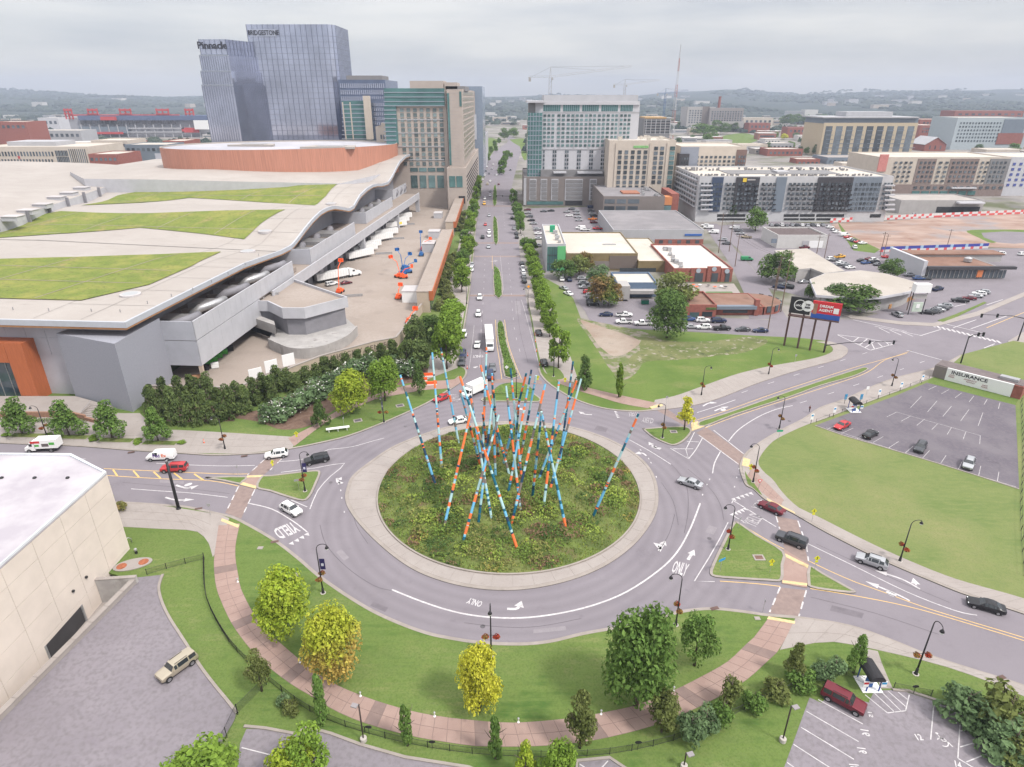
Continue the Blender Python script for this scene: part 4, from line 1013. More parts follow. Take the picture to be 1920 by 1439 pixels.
# bushes along the lower fences
for i,(x,y,w,hpx)in enumerate(((1292,1378,62,50),(1322,1362,56,44),(1350,1348,50,42),(1366,1318,44,62),(1410,1322,52,36),(1452,1300,56,34),(1500,1282,60,30),(1540,1268,48,30),(1562,1262,46,34))):
 tree('shrub',x,y+6,y-hpx,w,(L_BLUE,L_BLUE,L_MID,L_OLIVE,L_MID,L_OLIVE,L_MID,L_BLUE,L_BLUE)[i],('first','second','third','fourth','fifth','sixth','seventh','eighth','ninth')[i]+' bush from the left in the row along the iron fence','bushes along the iron fence',0,'bush',cat_='bush')
for i,(x,y,w,hpx,lf)in enumerate(((1800,1345,96,66,L_BLUE),(1848,1372,96,66,L_BLUE),(1876,1372,120,92,L_OLIVE),(1890,1420,110,70,L_BLUE),(1925,1430,110,70,L_OLIVE),(546,1334,36,26,L_OLIVE),(532,1322,28,24,L_BLUE))):
 tree('shrub',x,y,y-hpx,w,lf,('grey green bush left of the big clump at lower right','second bush of the clump at lower right','tallest olive bush in the clump at lower right','low bush under the tallest one at lower right','bush cut by the right edge at lower right','pale round shrub on the grass above the lower lot','small dark shrub beside the pale round one')[i],'bushes at the edges of the lower lots',0,'bush',cat_='bush')
# trees along the left pavement
for i,(bx,by,ty,w)in enumerate(((42,814,746,62),(130,817,750,64),(211,822,752,58),(297,828,766,54))):
 tree('cone',bx,by,ty,w,L_MID,('leftmost','second from left','third from left','rightmost')[i]+' of the four trees in planters on the left pavement','trees in planters on the left pavement',.12,'pavement_tree')
# magnolia screen below the wall
mg=[(288,768),(312,752),(340,750),(366,746),(392,742),(300,790),(330,790),(360,790),(390,788),(418,784),(435,778),(448,760),(462,768),(478,752),(497,742),(512,748),(522,728),(540,722),(556,732),(575,718),(594,712),(612,702),(630,700),(650,692),(672,688),(694,682),(716,674),(738,668)]
for i,(x,y)in enumerate(mg):
 hh=58 if y>775 else 44 if i<17 else 31
 tree('cone' if i%3 else 'column',x,y+6,y-hh,42 if i<20 else 36,L_MAGN,nth(i)+' dark magnolia from the left in the screen along the beige wall','dark magnolias screening the beige wall',.02,'magnolia_tree')
BLOSS=leafcloud('blossom',blobset('shrub',5,12),70,.035,8,inner=0);BLOSS.materials.clear();BLOSS.materials.append(mat('white_blossom',(.5,.5,.46),.8,var=0))
cm=[(508,782,44),(530,778,46),(552,766,46),(575,752,46),(600,738,46),(624,724,44),(648,712,44),(672,700,42),(690,692,40),(712,700,42),(746,696,42),(768,700,40)]
for i,(x,y,w)in enumerate(cm):
 tree('shrub',x,y+6,y-38,w+8,L_BLUE,nth(i)+' white flowering shrub from the left in front of the magnolias','flowering shrubs in front of the magnolias',0,'flowering_shrub',cat_='shrub')
 q=bpy.data.objects[[o.name for o in COL.objects if o.name.startswith('flowering_shrub')][-1]];cr_=q.children[0];bl=link('blossom',BLOSS,q,(0,0,.1),scale=tuple(c*1.03 for c in cr_.scale))
tree('bigmaple',661,775,700,74,L_LIME,'yellow green tree on the left corner lawn beside the path',clear=.1,name='maple_tree')
tree('bigmaple',722,752,674,68,L_STREET,'rounded green tree right of the yellow green one on the corner lawn',clear=.12,name='maple_tree')
tree('cone',787,738,678,34,L_DARK,'dark narrow tree by the orange barrier at the corner',clear=.16,name='oak_tree')
tree('cone',602,800,748,38,L_DARK,'dark narrow tree beside the walkers on the left path',clear=.14,name='oak_tree')
for i,(x,y,w,hpx)in enumerate(((775,668,44,60),(782,640,40,50),(812,630,42,40),(790,690,50,52),(765,690,40,50))):
 tree('round',x,y+8,y-hpx,w,L_MAGN if i!=2 else L_DARK,('dense dark tree at the wall corner, nearest the boulevard','dark tree above the wall corner','dark shrub tree beside the street trees at the wall corner','low dark tree at the foot of the wall corner','dark tree left of the wall corner')[i],'dark trees at the wall corner',.03,'evergreen_tree')
# boulevard rows, nearest first
lrow=[(838,692,602,62),(848,655,585,52),(847,636,570,50),(851,615,562,50),(866,548,492,40),(866,527,484,36),(869,504,464,32),(876,484,450,30),(879,470,442,32),(873,455,430,26),(882,440,408,28),(884,428,396,26),(888,412,382,23),(890,401,372,21),(893,380,350,17),(896,370,340,15),(897,358,333,14),(899,350,328,12)]
for i,(x,b_,t_,w)in enumerate(lrow):
 tree('round',x,b_,t_,w,L_STREET if i<4 else L_STREET if i%3 else L_MID,nth(i)+' street tree from the roundabout on the left side of the boulevard','street trees on the left side of the boulevard',.12,'street_tree')
rrow=[(1047,690,612,46),(1031,632,590,30),(1027,612,566,40),(1018,590,545,36),(1017,575,533,35),(1012,558,522,34),(1008,540,505,33),(1003,524,490,31),(999,508,478,29),(996,494,466,27),(991,482,456,25),(998,474,447,23),(983,468,444,23),(976,438,404,19),(974,424,396,22),(972,412,388,23),(969,402,378,24),(963,384,355,18)]
for i,(x,b_,t_,w)in enumerate(rrow):
 tree('round',x,b_,t_,w,L_STREET if i<11 else L_MID,nth(i)+' street tree from the roundabout on the right side of the boulevard','street trees on the right side of the boulevard',.14,'street_tree')
for i,(x,b_,w,hh)in enumerate(((947,302,14,18),(944,312,16,20),(942,320,17,20),(940,328,15,16),(951,296,12,14),(936,270,9,12),(930,285,10,14),(915,305,12,18),(913,296,10,14),(921,288,10,14),(928,275,10,12),(958,296,10,10))):
 tree('round',x,b_,b_-hh,w,L_MID,nth(i)+' small tree from the near end in the far part of the boulevard','distant trees along the far boulevard',.08,'distant_tree')
for i,(x,y,w,hpx)in enumerate(((840,560,22,24),(836,545,22,24),(833,530,22,24),(838,515,20,22),(843,500,18,20),(846,488,16,18),(850,478,14,16),(862,425,16,20),(866,412,14,18),(828,572,24,24),(868,402,12,16))):
 tree('shrub',x,y+8,y-hpx*.7,w+8,L_OLIVE,nth(i)+' olive shrub from the near end in the bed under the copper fascia','shrubs in the bed under the copper fascia',0,'shrub',cat_='shrub')
# north-east lot and beyond
tree('bigmaple',1250,634,546,82,L_DARK,'tall dark green tree standing alone on the vacant field',clear=.1,name='field_tree')
tree('broad',1263,580,508,78,L_OLIVE,'yellowing tree behind the tall dark field tree',clear=.1,name='shade_tree')
tree('cone',1095,729,668,42,L_DARK,'dark conical tree at the corner of the vacant field',clear=.05,name='oak_tree')
tree('column',1160,745,682,26,L_STREET,'slender light green tree on the vacant field near the path',clear=.1,name='young_tree')
tree('cone',1283,806,745,40,L_GOLD,'small yellow tree on the right grass island',clear=.3,name='young_tree')
for i,(x,b_,t_,w,lf)in enumerate(((1058,522,486,50,L_DARK),(1086,518,478,42,L_OLIVE),(1098,512,472,34,L_RUST),(1120,540,494,46,L_BLUE),(1132,572,510,66,L_RUST),(1140,574,545,40,L_MID))):
 tree('broad',x,b_,t_,w,lf,('dark','olive','rusty','grey green','largest rusty','low green')[i]+' tree in the clump beside the brown building','trees beside the brown building',.05,'shade_tree')
far=[(1416,434,386,42,L_MID,'round green tree in front of the black and white flats'),(1370,415,370,20,L_DARK,'small dark tree at the garage entrance of the black and white flats'),(1456,530,470,72,L_DARK,'large dark tree left of the pale warehouse'),(1592,582,530,108,L_DARK,'wide dark tree in front of the curved white building'),(1560,575,532,50,L_BLUE,'dark tree merging with the wide one on its left'),(1516,562,528,20,L_DARK,'narrow dark tree left of the curved white building'),(1540,568,552,20,L_DARK,'small shrub between the narrow and the wide dark trees'),(1668,520,486,46,L_DARK,'tree behind the curved white building by the car lot'),(1278,245,225,22,L_DARK,'dark tree below the mast'),(1318,255,230,50,L_MID,'large tree on the knoll left of the lawn'),(1345,252,226,40,L_DARK,'second large tree on the knoll'),(1360,246,228,26,L_MID,'third tree on the knoll'),(1375,248,230,22,L_DARK,'dark tree at the right of the knoll'),(1325,272,250,22,L_MID,'tree under the knoll by the flats'),(1475,236,214,26,L_DARK,'left tree behind the red terrace'),(1490,234,214,22,L_DARK,'middle tree behind the red terrace'),(1510,234,216,30,L_DARK,'right tree behind the red terrace'),(1540,234,214,24,L_MID,'tree left of the golden office block'),(1720,260,240,14,L_DARK,'tree right of the golden office block'),(1604,318,300,18,L_MID,'tree behind the white roofed flats'),(1470,262,250,14,L_GOLD,'yellowish tree by the red gables'),(1900,285,268,20,L_MID,'tree at the right edge below the pale blue block'),(945,262,240,20,L_DARK,'tree at the bend of the far boulevard'),(962,258,238,22,L_MID,'tree right of the far bend')]
for x,b_,t_,w,lf,lab in far:tree('broad',x,b_,t_,w,lf,lab,None,.04,'distant_tree' if b_<330 else 'shade_tree',z=0)
# ---- planting on the central island: one dense stand of perennials -----------------
r=random.Random(5);v=[];f=[];mi=[]
PCOL=[leaf_mat('perennial_green',(.105,.165,.035),(.165,.23,.055)),leaf_mat('perennial_lime',(.2,.27,.05),(.27,.33,.075)),leaf_mat('perennial_olive',(.15,.165,.05),(.22,.22,.075)),leaf_mat('perennial_brown',(.14,.085,.055),(.2,.135,.085)),leaf_mat('perennial_dark',(.045,.085,.028),(.085,.13,.04)),leaf_mat('perennial_gold',(.23,.205,.055),(.29,.25,.075))]
patches=[(IC+Vector((math.cos(a),math.sin(a)))*IR*math.sqrt(u),r.uniform(.8,3.0),r.choices(range(6),(6,4,4,3.2,5.5,.25))[0],r.uniform(.5,1.5))for a,u in[(r.uniform(0,6.283),r.random())for _ in range(270)]]
for c,rad,mm,hh in patches:
 if(c-IC).length>IR*.88:mm=r.choice((3,5,2,0,3,4,2));hh*=.5;rad=min(rad,1.5)
 for _ in range(int(rad*rad*30)):
  a=r.uniform(0,6.283);d=rad*math.sqrt(r.random());p=c+Vector((math.cos(a),math.sin(a)))*d
  if(p-IC).length>IR-.3:continue
  dome=max(0,1-(d/rad)**2)**.6;z=mound(p)+dome*hh*r.uniform(.75,1.05)
  t=r.uniform(0,6.283);s=r.uniform(.12,.3);tl=r.uniform(.1,1.0)
  ax=Vector((math.cos(t),math.sin(t),tl)).normalized()*s;bx_=Vector((-math.sin(t),math.cos(t),r.uniform(-.3,.3)))*s*.6
  q=Vector((p.x,p.y,z));i=len(v);v+=[tuple(q-ax),tuple(q-bx_),tuple(q+ax),tuple(q+bx_)];f.append((i,i+1,i+2,i+3));mi.append(mm if r.random()>.06 else r.randrange(6))
for _ in range(20000):
 a=r.uniform(0,6.283);d=(IR-.35)*math.sqrt(r.random());p=IC+Vector((math.cos(a),math.sin(a)))*d
 z=mound(p);t=r.uniform(0,6.283);s=r.uniform(.12,.34);ln=Vector((math.cos(t)*r.uniform(0,.6),math.sin(t)*r.uniform(0,.6),1))*s;bx_=Vector((-math.sin(t),math.cos(t),0))*s*.35
 q=Vector((p.x,p.y,z));i=len(v);v+=[tuple(q-bx_),tuple(q+bx_),tuple(q+ln+bx_*.3),tuple(q+ln-bx_*.3)];f.append((i,i+1,i+2,i+3));mi.append(r.choices((0,1,2,5),(5,4,4,.5))[0])
me=bpy.data.meshes.new('perennials');me.from_pydata(v,[],f)
for m in PCOL:me.materials.append(m)
me.polygons.foreach_set('material_index',mi)
tag(link('perennials',me,kind='stuff'),'wild mixed perennials covering the round central island','plants')
# planting in the boulevard medians
for P_ in([(931,606),(945,606),(951,640),(960,670),(973,706),(945,706),(941,674),(933,640)],[(925,501),(931,501),(939,512),(943,553),(926,553)],[(924,409),(932,411),(935,453),(925,453)],[(925.5,350),(931,350),(932,382),(923.5,382)]):
 Q=cat(GP(P_,.2),2,True)
 if area(Q)<0:Q=Q[::-1]
 bq=MB();bq.prism(Q,-.05,.22);bed=bq.build('median',M_KERB,kind='structure')
 In=offset(Q,.5,True);bq=MB();bq.prism(In,.1,.3);bq.build('planting_bed',M_BED,bed)
 xs=[p.x for p in In];ys=[p.y for p in In];v=[];f=[]
 n=0
 while n<1500:
  p=Vector((r.uniform(min(xs),max(xs)),r.uniform(min(ys),max(ys))))
  ins=False
  for k in range(len(In)):
   a,c=In[k-1],In[k]
   if(a.y>p.y)!=(c.y>p.y)and p.x<(c.x-a.x)*(p.y-a.y)/(c.y-a.y)+a.x:ins=not ins
  n+=1
  if not ins:continue
  t=r.uniform(0,6.28);s=r.uniform(.2,.42);q=Vector((p.x,p.y,r.uniform(.35,.75)));ax=Vector((math.cos(t),math.sin(t),r.uniform(0,1)))*s;bx_=Vector((-math.sin(t),math.cos(t),.2))*s*.6
  i=len(v);v+=[tuple(q-ax),tuple(q-bx_),tuple(q+ax),tuple(q+bx_)];f.append((i,i+1,i+2,i+3))
 me=bpy.data.meshes.new('bedding_plants');me.from_pydata(v,[],f);me.materials.append(L_MID);link('bedding_plants',me,bed,kind='stuff')

# ================================================================ sculpture of leaning painted poles
PC=[mat('pole_orange',(.72,.155,.045),.6,var=.06),mat('pole_sky_blue',(.13,.38,.58),.6,var=.06),mat('pole_pale_blue',(.33,.5,.52),.6,var=.06),mat('pole_teal',(.005,.10,.155),.6,var=.06),mat('pole_navy',(.012,.04,.085),.6,var=.06),mat('pole_taupe',(.155,.13,.115),.7,var=.06)]
POLES=[((488,965),(250,225)),((527,840),(463,75)),((640,680),(520,45)),((1030,1385),(648,235)),((543,1235),(735,410)),((672,1325),(908,490)),((772,1210),(862,420)),((858,1180),(718,360)),((975,885),(785,160)),((795,860),(826,40)),((885,900),(862,215)),((1052,1130),(955,298)),((1060,920),(985,180)),((938,815),(1090,215)),((972,1000),(1125,190)),((1035,860),(1156,230)),((992,1215),(1217,285)),((1352,1238),(1188,455)),((1205,1108),(1308,270)),((1172,920),(1425,265)),((1312,815),(1402,135)),((1252,975),(1456,250)),((1535,1168),(1838,485)),((1130,1045),(1192,470)),((788,840),(650,330)),((835,770),(800,480)),((905,770),(872,330)),((1010,790),(1040,430))]
PLAB=['leftmost pole, bending inward with an orange foot','second pole from the left with a blue top','third pole from the left, orange and blue','long pole slanting down right to the nearest orange foot','pole at front left leaning right with a grey foot','front pole leaning right with a dark teal foot','pole with an orange band above its dark foot, front centre left','pole leaning left with pale foot at front centre','pole leaning left with an orange band near its pale foot','tallest near-vertical pole, orange at the very top','near-vertical pole left of the centre','pole leaning left with a pale top and blue foot in the centre','pole leaning left with a teal top behind the centre','pole leaning far right from the back of the cluster','pole leaning right with a navy top, foot pale','pole leaning right just beside the navy topped one','long pole leaning right with its foot at front centre','pole leaning left with an orange foot at front right','pole with a pale blue top leaning right, teal foot','pole leaning strongly right with an orange foot at the rear right','rear pole whose top is farthest up on the right','pole leaning right, outer one of the right cluster','rightmost pole standing apart from the cluster','short looking pole leaning slightly right, teal foot','rear pole leaning left behind the orange grey one','rear pole with an orange top, partly hidden','rear near-vertical pole behind the left cluster','rear pole hidden in the middle of the cluster']
pr=random.Random(12)
for(bx,by),(tx,ty)in POLES:
 i=POLES.index(((bx,by),(tx,ty)));s=540/1919.0
 bpx,tpx=(680+bx*s,640+by*s),(680+tx*s,640+ty*s)
 B0=G(bpx[0],bpx[1],.8);B0.z=mound(B0)-.1;B0=G(bpx[0],bpx[1],max(B0.z,.1))
 d=ray(*tpx).normalized();o=Vector((0,0,CH));L=21.5
# the top lies on the sight line of its pixel, one pole length from the foot
 m=o-B0;bq=m.dot(d);c_=m.dot(m)-L*L;D=bq*bq-c_
 if D>0:
  c1,c2=o+d*(-bq-math.sqrt(D)),o+d*(-bq+math.sqrt(D))
  T=c1 if abs(c1.y-B0.y)<abs(c2.y-B0.y)else c2
 else:T=o+d*(-bq)
 ax=T-B0;nb=pr.randrange(24,32);cuts=sorted(pr.uniform(.02,.98)for _ in range(nb));ts=[0]+cuts+[1]
 prev=-1;mats=[]
 for k in range(len(ts)-1):
  q=pr.choice([x for x in(0,0,0,1,1,1,2,2,2,3,3,4,5)if x!=prev]);q=pr.choice((0,1,2))if ts[k+1]-ts[k]>.085 and q>2 else q;mats.append(q);prev=q
 mats[0]={0:0,17:0,3:0,4:5,5:3,6:3,7:2,22:3,18:3,23:3}.get(i,mats[0]);mats[-1]={9:0,11:2,12:3,14:4,18:1,21:2,1:1}.get(i,mats[-1])
 b=MB();path=[];mm=[]
 for k in range(len(ts)-1):
  path+=[ax*(ts[k]+.0004),ax*(ts[k+1]-.0004)];mm+=[mats[k],mats[k]]
 b.tube(path,[.26-.07*(p.length/ax.length)for p in path],10,mats=mm[:-1]and[mats[min(k//2,len(mats)-1)]for k in range(len(path))])
 ob=b.build('painted_pole',PC,smooth=False);ob.location=B0
 ob.data.polygons.foreach_set('use_smooth',[True]*len(ob.data.polygons));ob.data.set_sharp_from_angle(angle=R(50))
 tag(ob,'colour banded '+PLAB[i],'pole','leaning painted poles of the sculpture')

# ================================================================ street furniture
def lamp_mesh():
 H=8.4;M={}
 b=MB();b.lathe((0,0,0),[(.26,0),(.26,.12),(.2,.25),(.17,.9),(.12,1.05)],10);M['base']=b.mesh('base',M_BLACK,True)
 b=MB();b.tube([(0,0,1.0),(0,0,4),(0,0,H)],[.12,.1,.075],8);M['shaft']=b.mesh('shaft',M_BLACK,True)
 pts=[(0,0,H)]+[(1.0-1.0*math.cos(a),0,H+.95*math.sin(a))for a in(.3,.65,1.0,1.35,1.7,2.05)]
 b=MB();b.tube(pts,.055,6);b.tube([pts[-1],(pts[-1][0]+.12,0,pts[-1][2]-.25)],.05,6);M['arm']=b.mesh('arm',M_BLACK,True)
 hx,hz=pts[-1][0]+.12,pts[-1][2]-.25
 b=MB();b.lathe((hx,0,hz),[(.26,-.42),(.3,-.4),(.22,-.2),(.12,-.05),(.05,.05)],10);M['lantern']=b.mesh('lantern',M_BLACK,True)
 b=MB();b.lathe((hx,0,hz-.42),[(.06,-.3),(.2,-.2),(.24,-.0)],10);M['globe']=b.mesh('globe',mat('frosted_glass',(.75,.75,.73),.3,var=0),True)
 b=MB();b.tube([(0,-.75,3.5),(0,.75,3.5)],.03,5);M['crossbar']=b.mesh('crossbar',M_BLACK)
 return M
LAMPM=None
M_PLINTH=mat('lamp_footing',(.42,.39,.36),.9,var=.1)
BASKET=leafcloud('basket_flowers',[(0,0,0,.42,.8),(.2,.1,-.1,.3,.8),(-.2,-.1,.05,.3,.8)],260,.1,4)
L_BASK=leaf_mat('hanging_flowers',(.16,.085,.035),(.24,.15,.04),(.3,.05,.03),1.5)
def lamp(bx,by,tx,ty,head,where,baskets=True,banner=False,z=.15,foot=True):
 """head: +1 right, -1 left, 0 towards the camera"""
 global LAMPM
 if LAMPM is None:LAMPM=lamp_mesh()
 g=G(bx,by,z);h=ZAT(g,ty)-z;k=h/9.4
 rz={1:0,-1:math.pi,0:-math.pi/2}[head]
 t=thing('street_lamp','black hooked street lamp '+where,'street lamp',g,rz,'black hooked street lamps')
 for nm,me in LAMPM.items():
  if nm=='crossbar' and not baskets:continue
  link(nm,me,t,scale=(1,1,k))
 if foot:
  b=MB();b.lathe((0,0,-.02),[(.42,0),(.42,.06)],12);b.build('footing',M_PLINTH,t)
 if banner:
  b=MB();b.box((.55,0,5.6*k),(.8,.03,2.0));b.build('banner',mat('navy_banner',(.025,.02,.09),.7,var=0),t)
  b=MB();b.box((.55,0,5.5*k),(.4,.05,.5));b.build('banner_emblem',mat('banner_print',(.5,.5,.6),.7,var=0),t)
 if baskets:
  for s in(-1,1):
   off=Vector((math.cos(rz+math.pi/2),math.sin(rz+math.pi/2)))*.75*s
   left=off.x<0 if abs(off.x)>abs(off.y)else off.y>0
   w=thing('hanging_basket',('left' if off.x<-.1 else 'right' if off.x>.1 else 'far' if off.y>0 else 'near')+' flower basket of the lamp '+where.replace(', with a navy banner',''),'flower basket',(g.x+off.x,g.y+off.y,z+3.25*k),0,'flower baskets on the street lamps')
   set_mat(link('flowers',BASKET,w),L_BASK)
   b=MB();b.lathe((0,0,-.38),[(.1,0),(.3,.22)],8);b.build('basket',M_TRIM,w)
LAMPS=[(606,1112,600,1020,1,'on the left of the crescent lawn, with a navy banner',True,True),(572,921,571,847,1,'on the left triangular island, with a navy banner',True,True),(422,842,404,780,-1,'on the left pavement near the magnolias',True,False),(89,821,59,761,-1,'between the two leftmost planter trees',True,False),(720,792,719,737,0,'on the left corner lawn by the maples',True,True),(921,1229,922,1125,0,'in front of the golden maple',True,False),(1267,1172,1278,1076,-1,'on the lower right of the crescent lawn',True,False),(1365,1030,1378,946,-1,'on the larger right grass island',True,False),(1412,904,1424,832,-1,'at the right brick walk by the yellow sign',True,False),(1461,804,1474,742,-1,'on the right pavement bend',True,False),(1242,821,1247,757,-1,'on the upper right grass island',True,False),(1315,741,1322,686,1,'left one on the vacant field pavement',True,False),(1441,702,1451,652,1,'right one on the vacant field pavement',True,False),(1672,724,1684,671,-1,'beside the parking lot fence on the upper right',True,False),(1687,1052,1714,975,1,'on the pavement of the big right lawn',True,False),(1717,1264,1754,1158,0,'on the lower right grass wedge',True,False),(968,747,967,692,0,'on the flower island at the boulevard mouth',False,False),(1038,706,1037,655,1,'by the small grass corner at the right boulevard kerb',False,False)]
for q in LAMPS:lamp(*q)
# boulevard lamps (far, plain)
for i,(x,y,t_)in enumerate(((875,570,528),(880,460,430),(990,578,540),(983,470,440),(893,392,368),(970,412,388))):
 lamp(x,y,x,t_,1 if x<930 else-1,('first on the left boulevard kerb','second on the left boulevard kerb','first on the right boulevard kerb','second on the right boulevard kerb','third on the left boulevard kerb','third on the right boulevard kerb')[i],False,False,.15,False)
# tall black utility pole in the left foreground
g=G(335,954,.17);b=MB();top=AT(313,868,g.y-.5)
t=thing('utility_pole','thick black steel pole on the left pavement in front of the cream building','pole',g)
H_=ZAT(g,866)-.17
b.tube([(0,0,0),(0,0,H_)],[.3,.22],10);b.build('shaft',M_BLACK,t,True);b=MB();b.lathe((0,0,0),[(.45,0),(.45,.12),(.34,.3)],10);b.build('base',M_BLACK,t)
b=MB();b.box((0,0,H_+.1),(.25,.25,.25));b.build('cap',M_STEEL,t)
# car-park lights with flat square heads
for bx,by,tx,ty,dr,wh in((682,1389,673,1321,-1,'at the fence below the crescent path'),(1467,1390,1486,1324,1,'at the edge of the numbered lot'),(1282,1440,1285,1412,1,'at the bottom edge')):
 g=G(bx,by,.17);h=ZAT(g,ty)-.17
 t=thing('parking_light','parking lot light with a flat square head '+wh,'lamp post',g,0,'parking lot lights')
 b=MB();b.lathe((0,0,0),[(.4,0),(.4,.5),(.36,.55)],12);b.build('footing',M_PLINTH,t)
 mb_=mat('bronze_metal',(.06,.045,.042),.5,.3,var=0)
 b=MB();b.tube([(0,0,.5),(0,0,h)],.09,8);b.build('shaft',mb_,t,True)
 b=MB();b.box((dr*.45,-.15,h-.02),(.75,.55,.14),.3*dr);b.build('lamp_head',mat('lamp_head_metal',(.25,.23,.24),.5,var=0),t)

# ---- signs
M_SIGNY=mat('sign_yellow',(.58,.56,.03),.5,var=0);M_SIGNG=mat('sign_green',(.01,.3,.16),.5,var=0);M_SIGNW=mat('sign_white',(.75,.75,.75),.5,var=0);M_SIGNR=mat('sign_red',(.6,.03,.04),.5,var=0);M_SIGNB=mat('sign_blue',(.03,.25,.5),.5,var=0);M_ORANGE=mat('safety_orange',(.85,.12,.03),.6,var=.05);M_SBACK=mat('sign_back',(.33,.33,.34),.5,.3,var=0)
def sign(bx,by,label,face,shape='diamond',h=2.3,rz=0.0,s=.75,extra=None,z=.15,txt=None):
 g=G(bx,by,z);t=thing('road_sign',label,'sign',g,rz)
 b=MB();b.tube([(0,0,0),(0,0,h)],.035,5);b.build('post',M_STEEL,t)
 b=MB();r_=s*.7
 n={'diamond':4,'square':4,'tri':3,'round':12,'rect':4}[shape];off={'diamond':0,'square':math.pi/4,'tri':-math.pi/2,'round':0,'rect':math.pi/4}[shape]
 P=[(r_*math.cos(off+2*math.pi*k/n)*(1.9 if shape=='rect' else 1),r_*math.sin(off+2*math.pi*k/n)*(.6 if shape=='rect' else 1))for k in range(n)]
 i=len(b.v);b.v+=[(p[0],-.05,h+p[1])for p in P]+[(p[0],-.02,h+p[1])for p in P]
 b.f.append(tuple(range(n)));b.f.append(tuple(range(2*n-1,n-1,-1)));b.m+=[0,0]
 for k in range(n):l=(k+1)%n;b.f.append((k,n+k,n+l,l));b.m.append(0)
 b.build('sign_plate',face,t)
 if shape=='diamond' and face is M_SIGNY:
  b=MB();b.box((0,-.06,h-r_*1.25),(.5,.03,.36));b.build('arrow_plate',M_SIGNY,t)
  b=MB();b.box((.02,-.065,h+.02),(.07,.02,.34));b.box((.0,-.065,h-.16),(.22,.02,.05));b.box((.02,-.066,h+.24),(.11,.02,.11));o=b.build('walker_symbol',M_BLACK,t);o['kind']='stuff'
 if shape=='tri':
  b=MB();q=.45;b.tri((-.28,-.06,h+.16),(0,-.06,h-.28),(.28,-.06,h+.16));b.build('sign_centre',M_SIGNW,t)
 if txt:text_on(txt,.45,M_SIGNW,(g.x,g.y-.07,z+h),(1,0,0),(0,0,1),t,extrude=.01)
 return t
sign(1405,892,'yellow crossing sign beside the lamp at the right brick walk',M_SIGNY)
sign(1422,918,'red and white yield sign on the right brick walk',M_SIGNR,'tri',2.0)
sign(1522,978,'yellow crossing sign at the edge of the big right lawn',M_SIGNY)
sign(1443,1074,'yellow crossing sign on the larger right grass island',M_SIGNY)
sign(1527,1068,'yellow crossing sign on the small grass tip at right',M_SIGNY)
sign(1008,722,'yellow crossing sign right of the flower island',M_SIGNY);sign(1059,726,'yellow crossing sign by the dark conical tree',M_SIGNY)
sign(1299,802,'yellow crossing sign under the small yellow tree',M_SIGNY)
sign(558,830,'yellow crossing sign at the end of the left path',M_SIGNY);sign(513,885,'yellow crossing sign on the left triangular island',M_SIGNY,rz=1.2)
sign(1350,1072,'blue street name sign on the larger right grass island',M_SIGNB,'rect',2.4,.5)
sign(1459,826,'green street name sign on the right pavement bend',M_SIGNG,'rect',2.4,.1)
sign(1385,990,'grey sign back at the tip of the larger right island',M_SBACK,'square',2.0,.6,.55)
sign(1490,680,'white sign on the vacant field pavement',M_SBACK,'square',2.2,.2,.6);sign(1249,760,'small sign at the bend of the vacant field pavement',M_SBACK,'square',2.2,.2,.6)
sign(1623,745,'white sign on the pavement before the parking kiosk',M_SIGNW,'square',2.6,.2,.8)
sign(561,920,'grey direction sign on the left triangular island',M_SBACK,'rect',2.4,.3,.7)
sign(395,966,'grey sign back on the left pavement by the crossing',M_SBACK,'square',2.2,.3,.6);sign(447,893,'thin sign at the tip of the left median',M_SBACK,'square',2.2,1.2,.5)
sign(645,800,'thin sign on the left corner lawn',M_SBACK,'square',2.2,1.4,.5)
sign(1430,1148,'thin sign at the lower right crossing',M_SBACK,'square',2.2,1.4,.45)
sign(950,698,'white diamond marker in the boulevard median',M_SIGNW,'diamond',1.5,0,.8)
sign(991,546,'orange warning sign by the right street trees',mat('sign_orange',(.85,.35,.02),.5,var=0),'diamond',1.8,0,.9)
# white picnic-style table on the corner lawn, orange barriers
g=G(634,808,.14);t=thing('lawn_table','white long table standing on the left corner lawn','table',g,R(16))
b=MB();b.box((0,0,.75),(5.2,.9,.1));b.build('tabletop',M_SIGNW,t)
for x in(-2,0,2):
 b=MB();b.box((x,0,.35),(.12,.8,.7));b.build('leg',M_SIGNW,t)
for i,(x,y)in enumerate(((805,706),(808,722),(790,715))):
 g=G(x,y,.16);t=thing('barrier',('far','near','left')[i]+' orange plastic barrier at the closed corner of the left pavement','barrier',g,R(8),'orange barriers at the closed corner')
 b=MB();b.box((0,0,.62),(3.2,.35,.75));b.build('barrier_panel',M_ORANGE,t);b=MB();b.box((0,0,.12),(3.2,.6,.24));b.build('barrier_foot',M_SIGNW,t)
def cone(x,y,label,group,h=.8,z=.02):
 t=thing('traffic_cone',label,'cone',G(x,y,z),0,group)
 b=MB();b.lathe((0,0,0),[(.14,.03),(.1,h*.5),(.05,h)],8);b.build('cone_body',M_ORANGE,t);b=MB();b.box((0,0,.02),(.42,.42,.04));b.build('cone_foot',M_TRIM,t);b=MB();b.lathe((0,0,h*.5),[(.11,0),(.088,h*.16)],8);b.build('cone_stripe',M_SIGNW,t)
for i,(x,y)in enumerate(((1012,686),(1006,660),(1004,642),(1003,630),(876,692),(877,668),(383,832))):
 cone(x,y,('orange cone by the right kerb nearest the roundabout','orange cone second along the right kerb','orange cone third along the right kerb','orange cone fourth along the right kerb','orange cone at the left bay nearest the roundabout','orange cone farther along the left bay','orange and white post on the left pavement')[i],'orange traffic cones',1.1)
